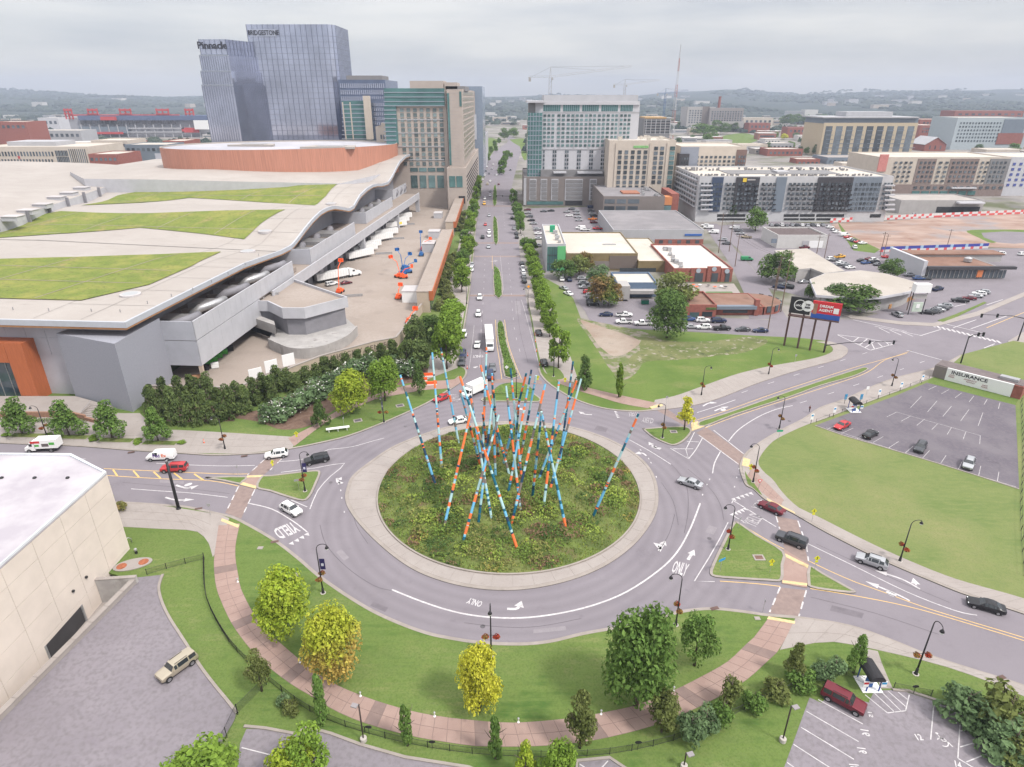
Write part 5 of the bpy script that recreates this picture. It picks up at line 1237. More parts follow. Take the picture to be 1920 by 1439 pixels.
# planters strips by the left trees
for i,(x,y)in enumerate(((52,817),(135,820),(218,826),(300,831))):
 c=G(x,y,.17);b=MB();b.box((c.x,c.y,.2),(7.4,1.7,.1),-.05);o=b.build('planting_strip',M_SOIL,kind='structure')
 bq=MB();bq.box((c.x,c.y,.19),(7.9,2.2,.08),-.05);bq.build('kerb',M_KERB,kind='structure')
 for s in(-1,1):
  tree_at('shrub',(c.x+s*4.9,c.y-.1,.17),.8,2.0,L_STREET,('low green clump left of the ' if s<0 else 'low green clump right of the ')+('leftmost','second','third','rightmost')[i]+' planter tree','low clumps beside the planter trees',0,'ground_shrub','plant',False)
# path lights and ground boxes
for i,(x,y)in enumerate(((446,1092),(563,1243),(676,1306),(815,1344),(972,1355),(1127,1340),(1263,1296))):
 t=thing('path_light',nth(i)+' small white path light from the left on the inner edge of the pink path','path light',G(x,y,.15),0,'path lights on the crescent')
 b=MB();b.lathe((0,0,0),[(.16,0),(.16,.1),(.06,.12),(.06,.62)],8);b.build('stem',M_SIGNW,t);b=MB();b.lathe((0,0,.62),[(.13,0),(.15,.12),(.06,.2)],8);b.build('light_head',M_STEEL,t)
def hatch(x,y,w,label,m=None,rz=0):
 t=thing('drain_box',label,'drain cover',G(x,y,.13),rz)
 b=MB();b.box((0,0,.03),(w,w*.8,.08));b.build('frame',M_CONC,t);b=MB();b.box((0,0,.075),(w*.7,w*.5,.02));b.build('grate',m or M_SEAM,t)
hatch(671,789,2.0,'square drain box on the left corner lawn, nearer the path',rz=.4);hatch(750,761,2.0,'square drain box on the left corner lawn by the rounded tree',rz=.4)
hatch(1423,1046,1.8,'brown drain box in the middle of the larger right island',mat('rusty_grate',(.16,.09,.07),.8,var=.2));hatch(1263,810,1.6,'square drain box on the upper right grass island')
hatch(556,1078,.9,'pale box lid on the lawn above the lime maple',M_CONC);hatch(1420,1160,.8,'pale twin box lid at the tip of the crescent lawn',M_CONC);hatch(488,1028,.9,'flat lid on the lawn beside the yield lettering',M_CONC)

# ---- railings
def fence(P,label,post=2.6,h=1.15,pick=.14,name='iron_fence',m=M_BLACK,z=.14,cat_='fence',mesh_m=None):
 Q=cat(GP(P,z),6);L=plen(Q);n=max(2,int(L/post)+1);pp=resample(Q,n)
 t=thing(name,label,cat_,(Q[0].x,Q[0].y,z));o=Vector((Q[0].x,Q[0].y))
 pm=MB();pm.box((0,0,h/2),(.07,.07,h+.1));pm=pm.mesh('post',m)
 for p in pp:link('post',pm,t,(p.x-o.x,p.y-o.y,0))
 for zz in(h*.92,h*.12)if not mesh_m else(h*.97,):
  b=MB()
  for k in range(n-1):b.tube([(*(pp[k]-o),zz),(*(pp[k+1]-o),zz)],.025,4)
  b.build('rail',m,t)
 if pick:
  b=MB();fp=resample(Q,int(L/pick))
  for p in fp:b.box((p.x-o.x,p.y-o.y,h*.52),(.02,.02,h*.82))
  b.build('pickets',m,t,kind='stuff')
 if mesh_m:
  b=MB()
  for k in range(n-1):a,c=pp[k]-o,pp[k+1]-o;b.quad((*a,.05),(*c,.05),(*c,h*.97),(*a,h*.97))
  b.build('wire_mesh',mesh_m,t)
 return t
fence([(383,1047),(385,1108),(398,1150),(430,1205),(464,1242)],'black iron railing along the left edge of the pink path, upper stretch')
fence([(505,1278),(535,1302),(570,1328),(625,1355),(690,1376),(760,1394),(840,1408),(920,1417),(1000,1420),(1070,1420),(1140,1415),(1200,1405),(1260,1390),(1320,1366),(1380,1338),(1440,1311),(1500,1286),(1545,1268),(1582,1264),(1622,1284)],'long black iron railing curving below the pink path')
fence([(276,1078),(330,1062),(383,1049)],'short iron railing behind the concrete pad at left')
fence([(1675,1292),(1710,1300),(1745,1306)],'short iron railing right of the walkway at lower right')
M_MESH=bpy.data.materials.new('chain_link');M_MESH.use_nodes=True
_t=M_MESH.node_tree;_b=_t.nodes['Principled BSDF'];_b.inputs['Base Color'].default_value=(.05,.05,.05,1);_b.inputs['Alpha'].default_value=.3;_b.inputs['Roughness'].default_value=.6
fence([(446,1338),(470,1306),(500,1284)],'black mesh fence from the driveway corner up to the path railing',h=1.5,pick=0,mesh_m=M_MESH)
fence([(446,1340),(425,1385),(398,1432),(380,1480)],'black mesh fence at the lower end of the driveway',h=1.8,pick=0,mesh_m=M_MESH)
for i,(x,y)in enumerate(((693,1376),(811,1404),(1195,1405),(1322,1364),(1494,1290),(1585,1266),(1711,1300))):
 g=G(x,y,.14);t=thing('fence_plaque',nth(i)+' small black oval board from the left on the iron railing','board',(g.x,g.y-.12,.14),0,'oval boards on the iron railing')
 b=MB();n=14
 P=[(.42*math.cos(2*math.pi*k/n),.24*math.sin(2*math.pi*k/n))for k in range(n)]
 b.v+=[(p[0],-.03,1.35+p[1])for p in P]+[(p[0],.0,1.35+p[1])for p in P];b.f.append(tuple(range(n)));b.f.append(tuple(range(2*n-1,n-1,-1)));b.m+=[0,0]
 for k in range(n):l=(k+1)%n;b.f.append((k,n+k,n+l,l));b.m.append(0)
 b.build('board',M_BLACK,t);b=MB();b.box((0,.0,.7),(.04,.04,1.3));b.build('post',M_BLACK,t)

# ---- lower driveway, sunken service yard and cream building ----------------------------
DRV=[(258,1083),(303,1078),(296,1098),(297,1116),(305,1140),(318,1165),(336,1193),(352,1218),(372,1250),(398,1285),(425,1318),(442,1340),(425,1375),(395,1425),(360,1490),(250,1700),(-500,1700),(-60,1402)]
sheet('driveway',cat(GP(DRV[1:14],.15),4)+[V2(p)for p in GP(DRV[14:],.15)]+[V2(G(258,1083,.15))],.142,M_LOT)
kerb(cat(GP(DRV[1:12],.15),4),.38,1,.3)
A_,B_=V2(PARA_A),V2(PARA_B);nrm=Vector((pdir.y,-pdir.x))
if nrm.x>0:nrm=-nrm
par=thing('parapet_wall','low pale concrete parapet between the driveway and the cream building','wall',(0,0,0))
b=MB();F_=A_+pdir*78
b.prism([A_,F_,F_+nrm*.7,A_+nrm*.7],-3.2,.9);b.build('wall_face',M_CONC,par)
for k in range(24):
 p0,p1=A_+pdir*(k*3.2+.03),A_+pdir*(k*3.2+3.17);b=MB();b.prism([p0-nrm*.06,p1-nrm*.06,p1+nrm*.76,p0+nrm*.76],.9,1.0);b.build('coping_stone',M_CONC,par)
ZR=15.2
RC=[V2(G(200,887,ZR)),V2(G(134,853,ZR)),V2(G(-260,850,ZR)),V2(G(-260,1292,ZR))]
M_CREAM=mat('cream_concrete_panel',(.62,.545,.49),.85,var=.05,scale=.3);M_ROOFW=mat_layers('white_roof_membrane',[(.36,.335,.37),((.468,.445,.468),.15,.4,.66,None),((.328,.304,.312),.12,.66,.8,(1,3,1))],rough=.8)
bld=thing('cream_building','cream concrete panel building with a pale flat roof at the left edge','building',(0,0,0))
wd=(RC[3]-RC[0]).normalized();wn=Vector((-wd.y,wd.x))
if wn.x<0:wn=-wn
b=MB();inset=[RC[0]-wn*.12,RC[1],RC[2],RC[3]-wn*.12];b.prism(inset,-3.2,ZR-.3);b.build('wall',M_CREAM,bld)
b=MB();b.prism([p for p in RC],ZR-.3,ZR-.05);b.build('roof',M_ROOFW,bld)
ribbon_b=MB();Q=RC;O=[RC[0],RC[1],RC[2],RC[3]]
if area(O)<0:O=O[::-1]
pq=offset(O,.45,True);b=MB()
for k in range(4):
 l=(k+1)%4;b.prism([O[k],O[l],pq[l],pq[k]],ZR-.04,ZR+.28)
b.build('coping',mat('coping_metal',(.6,.62,.66),.5,var=.05),bld)
# wall panels along the long face
hts=[-3.2,.6,4.6,8.4,12.0,14.85];WL=5.6
for k in range(9):
 for j in range(5):
  if k in(2,3)and j==0:continue
  p0,p1=RC[0]+wd*(k*WL+.03),RC[0]+wd*((k+1)*WL-.03)
  b=MB();b.prism([p0-wn*.13,p1-wn*.13,p1,p0],hts[j]+.025,hts[j+1]-.025);b.build('wall_panel',M_CREAM,bld)
nd=(RC[1]-RC[0]).normalized()
b=MB();p0,p1=RC[0]+wd*(2.3*WL),RC[0]+wd*(3.7*WL)
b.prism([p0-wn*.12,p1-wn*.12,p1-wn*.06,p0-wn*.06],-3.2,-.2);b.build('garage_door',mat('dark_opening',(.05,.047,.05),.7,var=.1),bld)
for a,c in((2.0,2.3),(3.7,4.0)):
 b=MB();b.prism([RC[0]+wd*a*WL-wn*.13,RC[0]+wd*c*WL-wn*.13,RC[0]+wd*c*WL,RC[0]+wd*a*WL],-3.2,.575);b.build('wall_panel',M_CREAM,bld)
b=MB();b.prism([p0-wn*.13,p1-wn*.13,p1,p0],-.2,.575);b.build('wall_panel',M_CREAM,bld)
for p in(p0,p1):
 b=MB();b.prism([p-wd*.15-wn*.1,p+wd*.15-wn*.1,p+wd*.15+wn*.1,p-wd*.15+wn*.1],-3.2,-.1);b.build('door_jamb',M_STEEL,bld)
for k in range(5):
 c=RC[0].lerp(RC[3],.10)+(RC[1]-RC[0])*.45-Vector((k*5.2+1,0));b=MB();b.box((c.x,c.y,ZR+.05),(.4,.4,.3));b.build('roof_vent',M_TRIM,bld)
for k in range(3):
 c=RC[0]+wd*(10.5+k*3 if k<2 else 30)+wn*.18;b=MB();b.box((c.x,c.y,3.2 if k<2 else 1.2),(.3,.3,.3));b.build('wall_light',M_TRIM,bld)
# yard floor and wing wall
b=MB();b.quad((HX0,HY0,-3.2),(HX1,HY0,-3.2),(HX1,HY1,-3.2),(HX0,HY1,-3.2));b.build('service_yard',M_CONC,kind='structure')
w0,w1=A_+pdir*.05,V2(G(192,1070,.13))-nd*0
w1=RC[0]+wd*8.6
ww=thing('wing_wall','stained grey concrete wing wall closing the sunken yard','wall',(0,0,0))
b=MB();dd=(w1-w0).normalized();nn_=Vector((-dd.y,dd.x));b.prism([w0,w1,w1+nn_*.5,w0+nn_*.5],-3.2,1.3);b.build('wall_face',mat_layers('stained_concrete',[(.32,.3,.29),((.42,.4,.385),.4,.4,.66,None),((.2,.18,.165),.3,.56,.74,(1,1,.3))]),ww)
b=MB();b.prism([w0-nn_*.06,w1-nn_*.06,w1+nn_*.56,w0+nn_*.56],1.3,1.42);b.build('coping',M_CONC,ww)
# oval pad with two rusty covers, valves and bushes by the corner
g=G(249,1059,.14);t=thing('concrete_pad','oval concrete pad with two rusty round covers beside the cream building','manhole pad',g,R(20))
b=MB();b.v=[];b.prism([(2.9*math.cos(a),1.45*math.sin(a))for a in[k*math.pi/14 for k in range(28)]],0,.12);b.build('pad',M_CONC,t)
for x in(-1.6,1.6):
 b=MB();b.lathe((x,0,.12),[(.78,0),(.74,.06)],16);b.build('round_cover',mat('rust',(.3,.1,.05),.8,var=.25,scale=2),t)
g=G(256,1038,.14);t=thing('valve_post','black valve post with a silver cap on the lawn by the oval pad','valve',g)
b=MB();b.lathe((0,0,0),[(.22,0),(.2,.6)],8);b.build('post',M_BLACK,t);b=MB();b.lathe((0,0,.6),[(.24,0),(.24,.35),(.1,.45)],8);b.build('cap',M_STEEL,t)
for i,(x,y)in enumerate(((206,1040),(229,1026))):
 g=G(x,y,.14);t=thing('pipe_assembly',('grey pipework with loops against the cream wall','grey pipe valve at the corner of the cream building')[i],'pipes',g,R(50))
 b=MB()
 for s in(-.8,0,.8):b.tube([(s,0,0),(s,0,1.0),(s+.4,0,1.25),(s+.8,0,.8),(s+.8,0,0)],.07,6)
 b.build('pipe_loops',M_STEEL,t,True);b=MB();b.lathe((0,.3,.5),[(.25,0),(.25,.4),(.1,.5)],8);b.build('valve',M_STEEL,t)
tree('column',206,938,902,26,L_STREET,'green shrub behind the corner of the cream building',clear=.02,name='corner_shrub');tree('shrub',226,955,938,30,L_RUST,'brownish low shrub beside the cream building corner',clear=0,name='corner_shrub')
# ---- lower lots -----------------------------------------------------------------
LOT1=[(445,1440),(450,1395),(462,1367),(500,1368),(550,1378),(556,1376),(580,1366),(620,1378),(675,1398),(760,1422),(880,1440),(960,1500),(700,1700),(380,1700)]
sheet('parking_lot',GP(LOT1,.15),.142,M_LOT);kerb([V2(p)for p in GP([(459,1360),(500,1364),(552,1374),(578,1362),(622,1374),(676,1394),(760,1418),(880,1437),(960,1470)],.15)],.35,-1,.3)
LOT3=[(1085,1440),(1085,1427),(1142,1421),(1180,1445),(1250,1500),(1100,1520)]
sheet('parking_lot',GP(LOT3,.15),.142,M_LOT);kerb([V2(p)for p in GP([(1078,1450),(1081,1425),(1143,1419),(1190,1450)],.15)],.35,-1,.3)
LOT2=[(1518,1308),(1540,1318),(1558,1300),(1612,1300),(1628,1318),(1640,1295),(1675,1294),(1700,1298),(1755,1316),(1800,1335),(1836,1358),(1838,1375),(1850,1405),(1870,1422),(1910,1460),(1960,1560),(1430,1560),(1470,1440)]
sheet('parking_lot',GP(LOT2,.15),.142,M_LOT);kerb([V2(p)for p in GP([(1672,1292),(1702,1294),(1756,1312),(1801,1331),(1838,1355),(1842,1378),(1856,1405),(1876,1425)],.15)],.35,-1,.3)
sheet('lawn',GP([(1545,1292),(1560,1270),(1590,1272),(1612,1290),(1631,1318),(1605,1312),(1560,1296)],.15),.15,M_GRASS)
def lotline(a,c,w=.12,z=.153):
 line([V2(G(*a,z)),V2(G(*c,z))],w,z,LL)
LL=MB()
for a,c in(((1534,1312),(1618,1358)),((1512,1334),(1610,1391)),((1502,1364),(1601,1424)),((1488,1396),(1580,1455)),((1476,1430),(1560,1490)),((1751,1320),(1745,1387)),((1801,1343),(1796,1422)),((1796,1422),(1850,1455)),((1801,1371),(1836,1365)),((1800,1401),(1841,1389)),((1812,1429),(1852,1413)),((1835,1450),(1890,1432)),((1622,1303),(1664,1337)),((1664,1337),(1698,1333)),((1698,1333),(1705,1303)),((1634,1295),(1678,1336)),((1648,1293),(1690,1334)),((1665,1296),(1698,1325)),((1684,1298),(1702,1312)),((453,1402),(520,1419)),((1087,1433),(1105,1445)),((1140,1427),(1128,1440))):lotline(a,c)
LL.build('bay_lines',M_WHITE,kind='structure')
def lot_text(txt,a,c,up,z=.153):
 global ZM
 o=ZM;ZM=z;t=ground_text(txt,a,c,up,M_WHITE);ZM=o
 return t
lot_text('15',(1630,1337),(1634,1347),(1629,1344));lot_text('16',(1620,1370),(1624,1382),(1615,1378));lot_text('16',(1614,1404),(1618,1415),(1608,1409));lot_text('18',(1600,1435),(1604,1445),(1593,1440))
lot_text('12',(1717,1384),(1728,1384),(1722,1378));lot_text('14',(1790,1434),(1802,1438),(1797,1430))
b=MB()# wheelchair symbol
c=G(1768,1392,.153)
P=[Vector((c.x+.55*math.cos(a),c.y+.55*math.sin(a)))for a in[k*math.pi/8-2.2 for k in range(13)]]
line(P,.12,.153,b);line([Vector((c.x,c.y+.9)),Vector((c.x+.05,c.y+.15)),Vector((c.x+.6,c.y+.05)),Vector((c.x+.8,c.y-.6))],.14,.153,b);line([Vector((c.x+.02,c.y+.5)),Vector((c.x+.5,c.y+.45))],.12,.153,b)
b.poly([(c.x-.03+.16*math.cos(a),c.y+1.15+.16*math.sin(a))for a in[k*math.pi/5 for k in range(10)]],.153);b.build('wheelchair_symbol',M_WHITE,kind='structure')
# pay station: black barrel roof on posts with boards
def kiosk(x,y,label,s=1.0,rz=0.0,z=.16):
 g=G(x,y,z);t=thing('pay_station',label,'pay station',g,rz)
 b=MB();b.box((0,0,.06),(2.6,2.6,.12));b.build('pad',M_SIGNW,t)
 b=MB();n=10;r_=1.0
 for k in range(n):
  a0,a1=math.pi*k/n,math.pi*(k+1)/n
  b.quad((r_*math.cos(a0),-1.6,2.3+r_*.8*math.sin(a0)),(r_*math.cos(a0),1.6,2.3+r_*.8*math.sin(a0)),(r_*math.cos(a1),1.6,2.3+r_*.8*math.sin(a1)),(r_*math.cos(a1),-1.6,2.3+r_*.8*math.sin(a1)))
 for yy in(-1.6,1.6):b.v+=[];i=len(b.v);b.v+=[(r_*math.cos(math.pi*k/n),yy,2.3+r_*.8*math.sin(math.pi*k/n))for k in range(n+1)];b.f.append(tuple(range(i,i+n+1)));b.m.append(0)
 b.build('barrel_roof',M_BLACK,t)
 for xx in(-.8,.8):
  for yy in(-1.1,1.1):b=MB();b.box((xx,yy,1.2),(.12,.12,2.4));b.build('post',mat('blue_post',(.02,.06,.3),.5,var=0),t)
 b=MB();b.box((-.05,-.2,.95),(.7,.6,1.7));b.build('ticket_machine',mat('machine_blue',(.05,.13,.35),.5,var=0),t)
 b=MB();b.box((-.05,-.52,1.2),(.5,.04,.7));b.build('machine_panel',M_SIGNW,t)
 for s_,mm in((-1,M_SIGNR),(1,M_SIGNB)):
  b=MB();b.box((s_*1.15,-1.2,1.5),(.7,.06,.9));p=b.build('notice_board',M_SIGNW,t);b=MB();b.box((s_*1.15,-1.24,1.65),(.6,.03,.3));b.build('notice_print',mm,p)
 return t
kiosk(1627,1284,'pay station with a black barrel roof beside the numbered lot at lower right',z=.16);kiosk(1600,770,'pay station with a black barrel roof at the fence of the upper right lot',z=.18)
# ---- upper right lot --------------------------------------------------------------
sheet('parking_lot',GP([(1529,798),(1600,772),(1680,742),(1738,718),(1904,759),(1911,917),(1824,889),(1730,860),(1652,837),(1583,817)],.15),.146,M_LOT2)
LL=MB()
for a,c in(((1741,731),(1756,724)),((1765,739),(1779,731)),((1791,746),(1803,737)),((1817,754),(1826,743)),((1845,759),(1851,749)),((1872,767),(1875,755)),((1707,765),(1728,743)),((1739,773),(1757,752)),((1768,781),(1784,762)),((1801,790),(1817,768)),((1834,799),(1843,774)),((1663,782),(1681,773)),((1690,790),(1708,780)),((1719,798),(1734,786)),((1747,806),(1758,795)),((1776,815),(1784,802)),((1806,824),(1811,810)),((1837,833),(1838,817)),((1681,773),(1760,795)),((1760,795),(1838,817)),((1549,806),(1566,798)),((1578,813),(1600,803)),((1606,824),(1616,817)),((1637,830),(1656,819)),((1665,841),(1685,828)),((1697,850),(1712,837)),((1730,859),(1743,845)),((1764,869),(1774,854)),((1797,880),(1804,866)),((1835,892),(1839,874)),((1870,903),(1873,885)),((1549,802),(1640,832)),((1640,832),(1760,870)),((1760,870),(1905,913))):lotline(a,c,.13,.157)
LL.build('bay_lines',M_WORN,kind='structure')
kerb([V2(p)for p in GP([(1529,798),(1583,817),(1652,837),(1730,860),(1824,889),(1911,917)],.15)],.3,-1,.24)
fence([(1530,792),(1600,766),(1680,736),(1742,710)],'low dark rail fence along the upper edge of the right lot',4.5,.9,0,'rail_fence')
for i,(x,y)in enumerate(((1520,795),(1562,782),(1646,748),(1687,734),(1727,720),(1583,757),(1612,757))):
 g=G(x,y,.16);t=thing('parking_sign',nth(i)+' pale parking notice along the fence of the right lot' if i<5 else('blue board standing left of the right lot pay station','blue board standing right of the right lot pay station')[i-5],'sign',g,.2,'parking notices along the right lot')
 b=MB();b.box((0,0,.7),(.08,.08,1.4));b.build('post',M_BLACK,t);b=MB();b.box((0,-.06,1.9),(.75,.06,1.5));p=b.build('notice_board',M_SIGNW if i<5 else mat('notice_blue',(.1,.25,.4),.6,var=0),t);b=MB();b.box((0,-.1,2.2),(.5,.03,.4));b.build('notice_print',M_SIGNB,p)
fence([(1914,755),(1917,860),(1913,960),(1920,1080)],'black rail fence at the right edge of the lawn and lot',3.5,1.2,0,'rail_fence')

# ================================================================ convention centre
CC0=G(242,602,21.5)
cd_=Vector((.0782,1.097,0)).normalized();cn=Vector((cd_.y,-cd_.x,0))
def CW(u,s,z):
 v=CC0+cn*u+cd_*s;return Vector((v.x,v.y,z))
def CP2(u,s):v=CW(u,s,0);return Vector((v.x,v.y))
def onu(px,py,u):
 o=CW(u,0,0);r_=ray(px,py);c=Vector((0,0,CH));t=((o-c).dot(cn))/r_.dot(cn);X=c+r_*t
 return(X-CC0).dot(cd_),X.z
def inus(px,py,z):v=G(px,py,z)-CC0;return v.dot(cn),v.dot(cd_)
WPX=[(460,502),(529,477),(548.6,466.7),(559,454),(573,435),(587.6,417),(602,403),(614,396),(628,392),(640.7,394),(655,396.7),(664,392),(669,383),(676,371),(688.6,358.6),(699,352),(708,349.7),(717,349.7),(729,346),(736,335.5),(743.5,319.6),(750.6,307),(761,296.6),(770,293),(782,291)]
PROF=[(-5,21.5),(0,21.5),(30,21.2)]+[(a,z+1.35)for a,z in(onu(x,y,0)for x,y in WPX)]
def zprof(s):
 for k in range(len(PROF)-1):
  if s<=PROF[k+1][0]:
   a,c=PROF[k],PROF[k+1];t=max(0,(s-a[0])/(c[0]-a[0]));return a[1]+(c[1]-a[1])*t
 return PROF[-1][1]
def zroof(u,s):
 f_=max(0.0,min(1.0,1+u/90.0))if s<215 else max(0.0,min(1.0,1+u/160.0));base=22.8 if s>60 else 21.5+1.3*max(0,s)/60
 return zprof(s)*(.3+.7*f_)+base*(.7-.7*f_)
def onroof(px,py,dz=0.0):
 r_=ray(px,py);o=Vector((0,0,CH));t=60.0
 for _ in range(4000):
  X=o+r_*t;v=X-CC0;u,s=v.dot(cn),v.dot(cd_)
  if X.z<=zroof(u,s)+dz:return u,s
  t+=.25
 return u,s
M_ROOFB=mat_layers('beige_roof_membrane',[(.339,.307,.285),((.384,.353,.330),.05,.4,.66,None),((.271,.244,.221),.12,.56,.8,(1,3,1)),((.353,.321,.298),.8,.45,.7,None)],rough=.8)
M_ROOFP=mat_layers('pale_roof_band',[(.420,.400,.405),((.466,.445,.450),.06,.4,.66,None),((.354,.334,.334),.1,.56,.8,(1,3,1))],rough=.8)
M_SEDUM=mat_layers('sedum',[(.165,.20,.04),((.115,.165,.03),.22,.42,.58,None),((.235,.235,.06),.1,.48,.64,None),((.30,.22,.11),.07,.6,.7,None),((.10,.12,.035),.9,.52,.66,None),((.2,.22,.06),2.6,.45,.7,None)],bump=.6,bscale=4)
M_GREYW=mat('grey_metal_panel',(.413,.421,.469),.6,.15,var=.05,scale=.3);M_GREYL=mat('pale_grey_panel',(.450,.450,.481),.6,.1,var=.05,scale=.3);M_GREYD=mat('dark_grey_panel',(.2,.195,.215),.7,var=.08,scale=.4)
M_COPPER=mat('copper_cladding',(.42,.125,.05),.5,.15,var=.1,scale=1.2,stretch=(4,4,.3));M_COPPER2=mat('rosy_copper_cladding',(.43,.2,.14),.6,.1,var=.16,scale=.5,stretch=(5,5,.12));M_SOFF=mat('soffit_copper',(.33,.17,.08),.6,var=.1)
M_FASC=mat('fascia_metal',(.46,.48,.52),.5,.2,var=.04);M_BEIGEW=mat('beige_wall',(.425,.348,.281),.85,var=.06,scale=.6);M_CONCW=mat_layers('streaked_concrete',[(.306,.293,.285),((.374,.357,.348),.3,.42,.66,None),((.187,.170,.162),.5,.6,.76,(1,1,.15))])
M_DECK=mat_layers('dock_concrete',[(.291,.244,.213),((.326,.278,.248),.06,.42,.62,None),((.235,.196,.174),.12,.56,.75,None),((.278,.235,.204),1.2,.45,.7,None)])
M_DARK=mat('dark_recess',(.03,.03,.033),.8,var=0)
ccn=thing('convention_center','huge convention hall with a wavy beige roof and strips of green roof','building',(0,0,0))
def cgrid(name,us,ss,zf,m,thick=None):
 rows=[[CW(u,s,zf(u,s))for u in us]for s in ss];b=MB();b.grid(rows);return b.build(name,m,ccn,True)
def frange(a,c,st):
 n=max(1,int(abs(c-a)/st));return[a+(c-a)*k/n for k in range(n+1)]
def ustep(s):return-116-max(0,s-110)*.27
rows=[[CW(ustep(s)*(1-k/24),s,zroof(ustep(s)*(1-k/24),s))for k in range(25)]for s in frange(-1.5,330,4)]
b=MB();b.grid(rows);b.build('roof',M_ROOFB,ccn,True)
# left continuation of the front roof
b=MB();rows=[[CW(u,s,21.5+max(0,s)*.06)for u in frange(-260,-110,10)]for s in frange(-1.5,40,5)];b.grid(rows);b.build('roof',M_ROOFB,ccn,True)
# edge band (fascia) and soffit along the wave and along the front
b=MB();ss=frange(-1.5,330,3)
for k in range(len(ss)-1):
 a,c=ss[k],ss[k+1];za,zc=zprof(a),zprof(c)
 b.quad(CW(.02,a,za-1.3),CW(.02,c,zc-1.3),CW(.02,c,zc+.12),CW(.02,a,za+.12));b.quad(CW(.02,a,za+.12),CW(.02,c,zc+.12),CW(-.6,c,zc+.12),CW(-.6,a,za+.12))
b.quad(CW(-260,-1.52,20.2),CW(.02,-1.52,20.2),CW(.02,-1.52,21.62),CW(-260,-1.52,21.62));b.quad(CW(-260,-1.52,21.62),CW(.02,-1.52,21.62),CW(.02,-.9,21.62),CW(-260,-.9,21.62))
b.build('fascia',M_FASC,ccn)
b=MB()
for k in range(len(ss)-1):
 a,c=ss[k],ss[k+1];b.quad(CW(-.05,a,zprof(a)-1.32),CW(-14,a,zprof(a)-1.5),CW(-14,c,zprof(c)-1.5),CW(-.05,c,zprof(c)-1.32))
 b.quad(CW(-.05,a,zprof(a)-1.75),CW(-.05,c,zprof(c)-1.75),CW(-.05,c,zprof(c)-1.3),CW(-.05,a,zprof(a)-1.3))
b.quad(CW(-260,-1.45,19.7),CW(-.1,-1.45,19.7),CW(-.1,-1.45,20.2),CW(-260,-1.45,20.2));b.quad(CW(-260,-1.45,19.7),CW(-260,4,19.7),CW(-.1,4,19.7),CW(-.1,-1.45,19.7))
b.build('soffit',M_SOFF,ccn)
# green roof fields
GREENS=[[(-140,565),(0,561),(152,565),(280,535),(360,500),(415,473),(300,478),(150,483),(0,487),(-140,490)],
  [(-60,452),(0,447),(100,440),(262,428),(375,439),(458,450),(490,420),(535,394),(420,396),(280,401),(180,400),(115,397),(0,420),(-60,432)],
  [(152,386),(240,382),(355,372),(440,377),(590,386),(612,368),(634,346),(560,349),(440,353),(290,355),(220,368)]]
for P_ in GREENS:
 U=[Vector(onroof(p[0],p[1]))for p in P_]
 if area(U)<0:U=U[::-1]
# dense sheet laid on the roof surface, clipped to the field outline
 bm=bmesh.new();vs_=[bm.verts.new((p.x,p.y,0))for p in U];bm.faces.new(vs_)
 bmesh.ops.triangulate(bm,faces=bm.faces);
 s0,s1=min(p.y for p in U),max(p.y for p in U)
 for sv in frange(s0,s1,6)[1:-1]:bmesh.ops.bisect_plane(bm,geom=bm.verts[:]+bm.edges[:]+bm.faces[:],plane_co=(0,sv,0),plane_no=(0,1,0))
 u0,u1=min(p.x for p in U),max(p.x for p in U)
 for uv in frange(u0,u1,14)[1:-1]:bmesh.ops.bisect_plane(bm,geom=bm.verts[:]+bm.edges[:]+bm.faces[:],plane_co=(uv,0,0),plane_no=(1,0,0))
 for v_ in bm.verts:w=CW(v_.co.x,v_.co.y,zroof(v_.co.x,v_.co.y)+.22);v_.co=w
 bmesh.ops.recalc_face_normals(bm,faces=bm.faces)
 for f_ in bm.faces:
  if f_.normal.z<0:f_.normal_flip()
  f_.smooth=True
 me=bpy.data.meshes.new('green_roof');bm.to_mesh(me);bm.free();me.materials.append(M_SEDUM);gr=link('green_roof',me,ccn)
 um=(s0+s1)/2
 def strip(pts,w=.32):
  b=MB()
  for k in range(len(pts)-1):
   (ua,sa),(ub,sb)=pts[k],pts[k+1];t_=Vector((ub-ua,sb-sa)).normalized();n_=Vector((-t_.y,t_.x))*w/2
   q=[(ua-n_.x,sa-n_.y),(ub-n_.x,sb-n_.y),(ub+n_.x,sb+n_.y),(ua+n_.x,sa+n_.y)]
   b.quad(*[CW(p[0],p[1],zroof(*p)+.3)for p in q])
  return b
 def inside(u,s):
  r_=False
  for k in range(len(U)):
   a,c=U[k-1],U[k]
   if(a.y>s)!=(c.y>s)and u<(c.x-a.x)*(s-a.y)/(c.y-a.y)+a.x:r_=not r_
  return r_
 for uu in frange(-115,-10,22):
  ln=[(uu+(sv-s0)*.12,sv)for sv in frange(s0,s1,2)if inside(uu+(sv-s0)*.12,sv)]
  if len(ln)>2:strip(ln).build('walkway_strip',M_DECK,gr)
 for sv in(s0+(s1-s0)*.3,s0+(s1-s0)*.52):
  ln=[(uv,sv)for uv in frange(-125,-2,3)if inside(uv,sv)]
  if len(ln)>2:strip(ln).build('walkway_strip',M_DECK,gr)
for px,py in((245,554),(465,473),(497,435),(621,383)):
 u,s=onroof(px,py);b=MB();b.lathe(tuple(CW(u,s,zroof(u,s))),[(2.6,-.4),(2.6,.45),(2.1,.5)],20);o=b.build('skylight',M_ROOFP,ccn);b=MB();b.lathe(tuple(CW(u,s,zroof(u,s))),[(2.0,.48),(2.0,.53)],20);b.build('skylight_glass',mat('skylight_grey',(.36,.37,.38),.4,var=0),o)
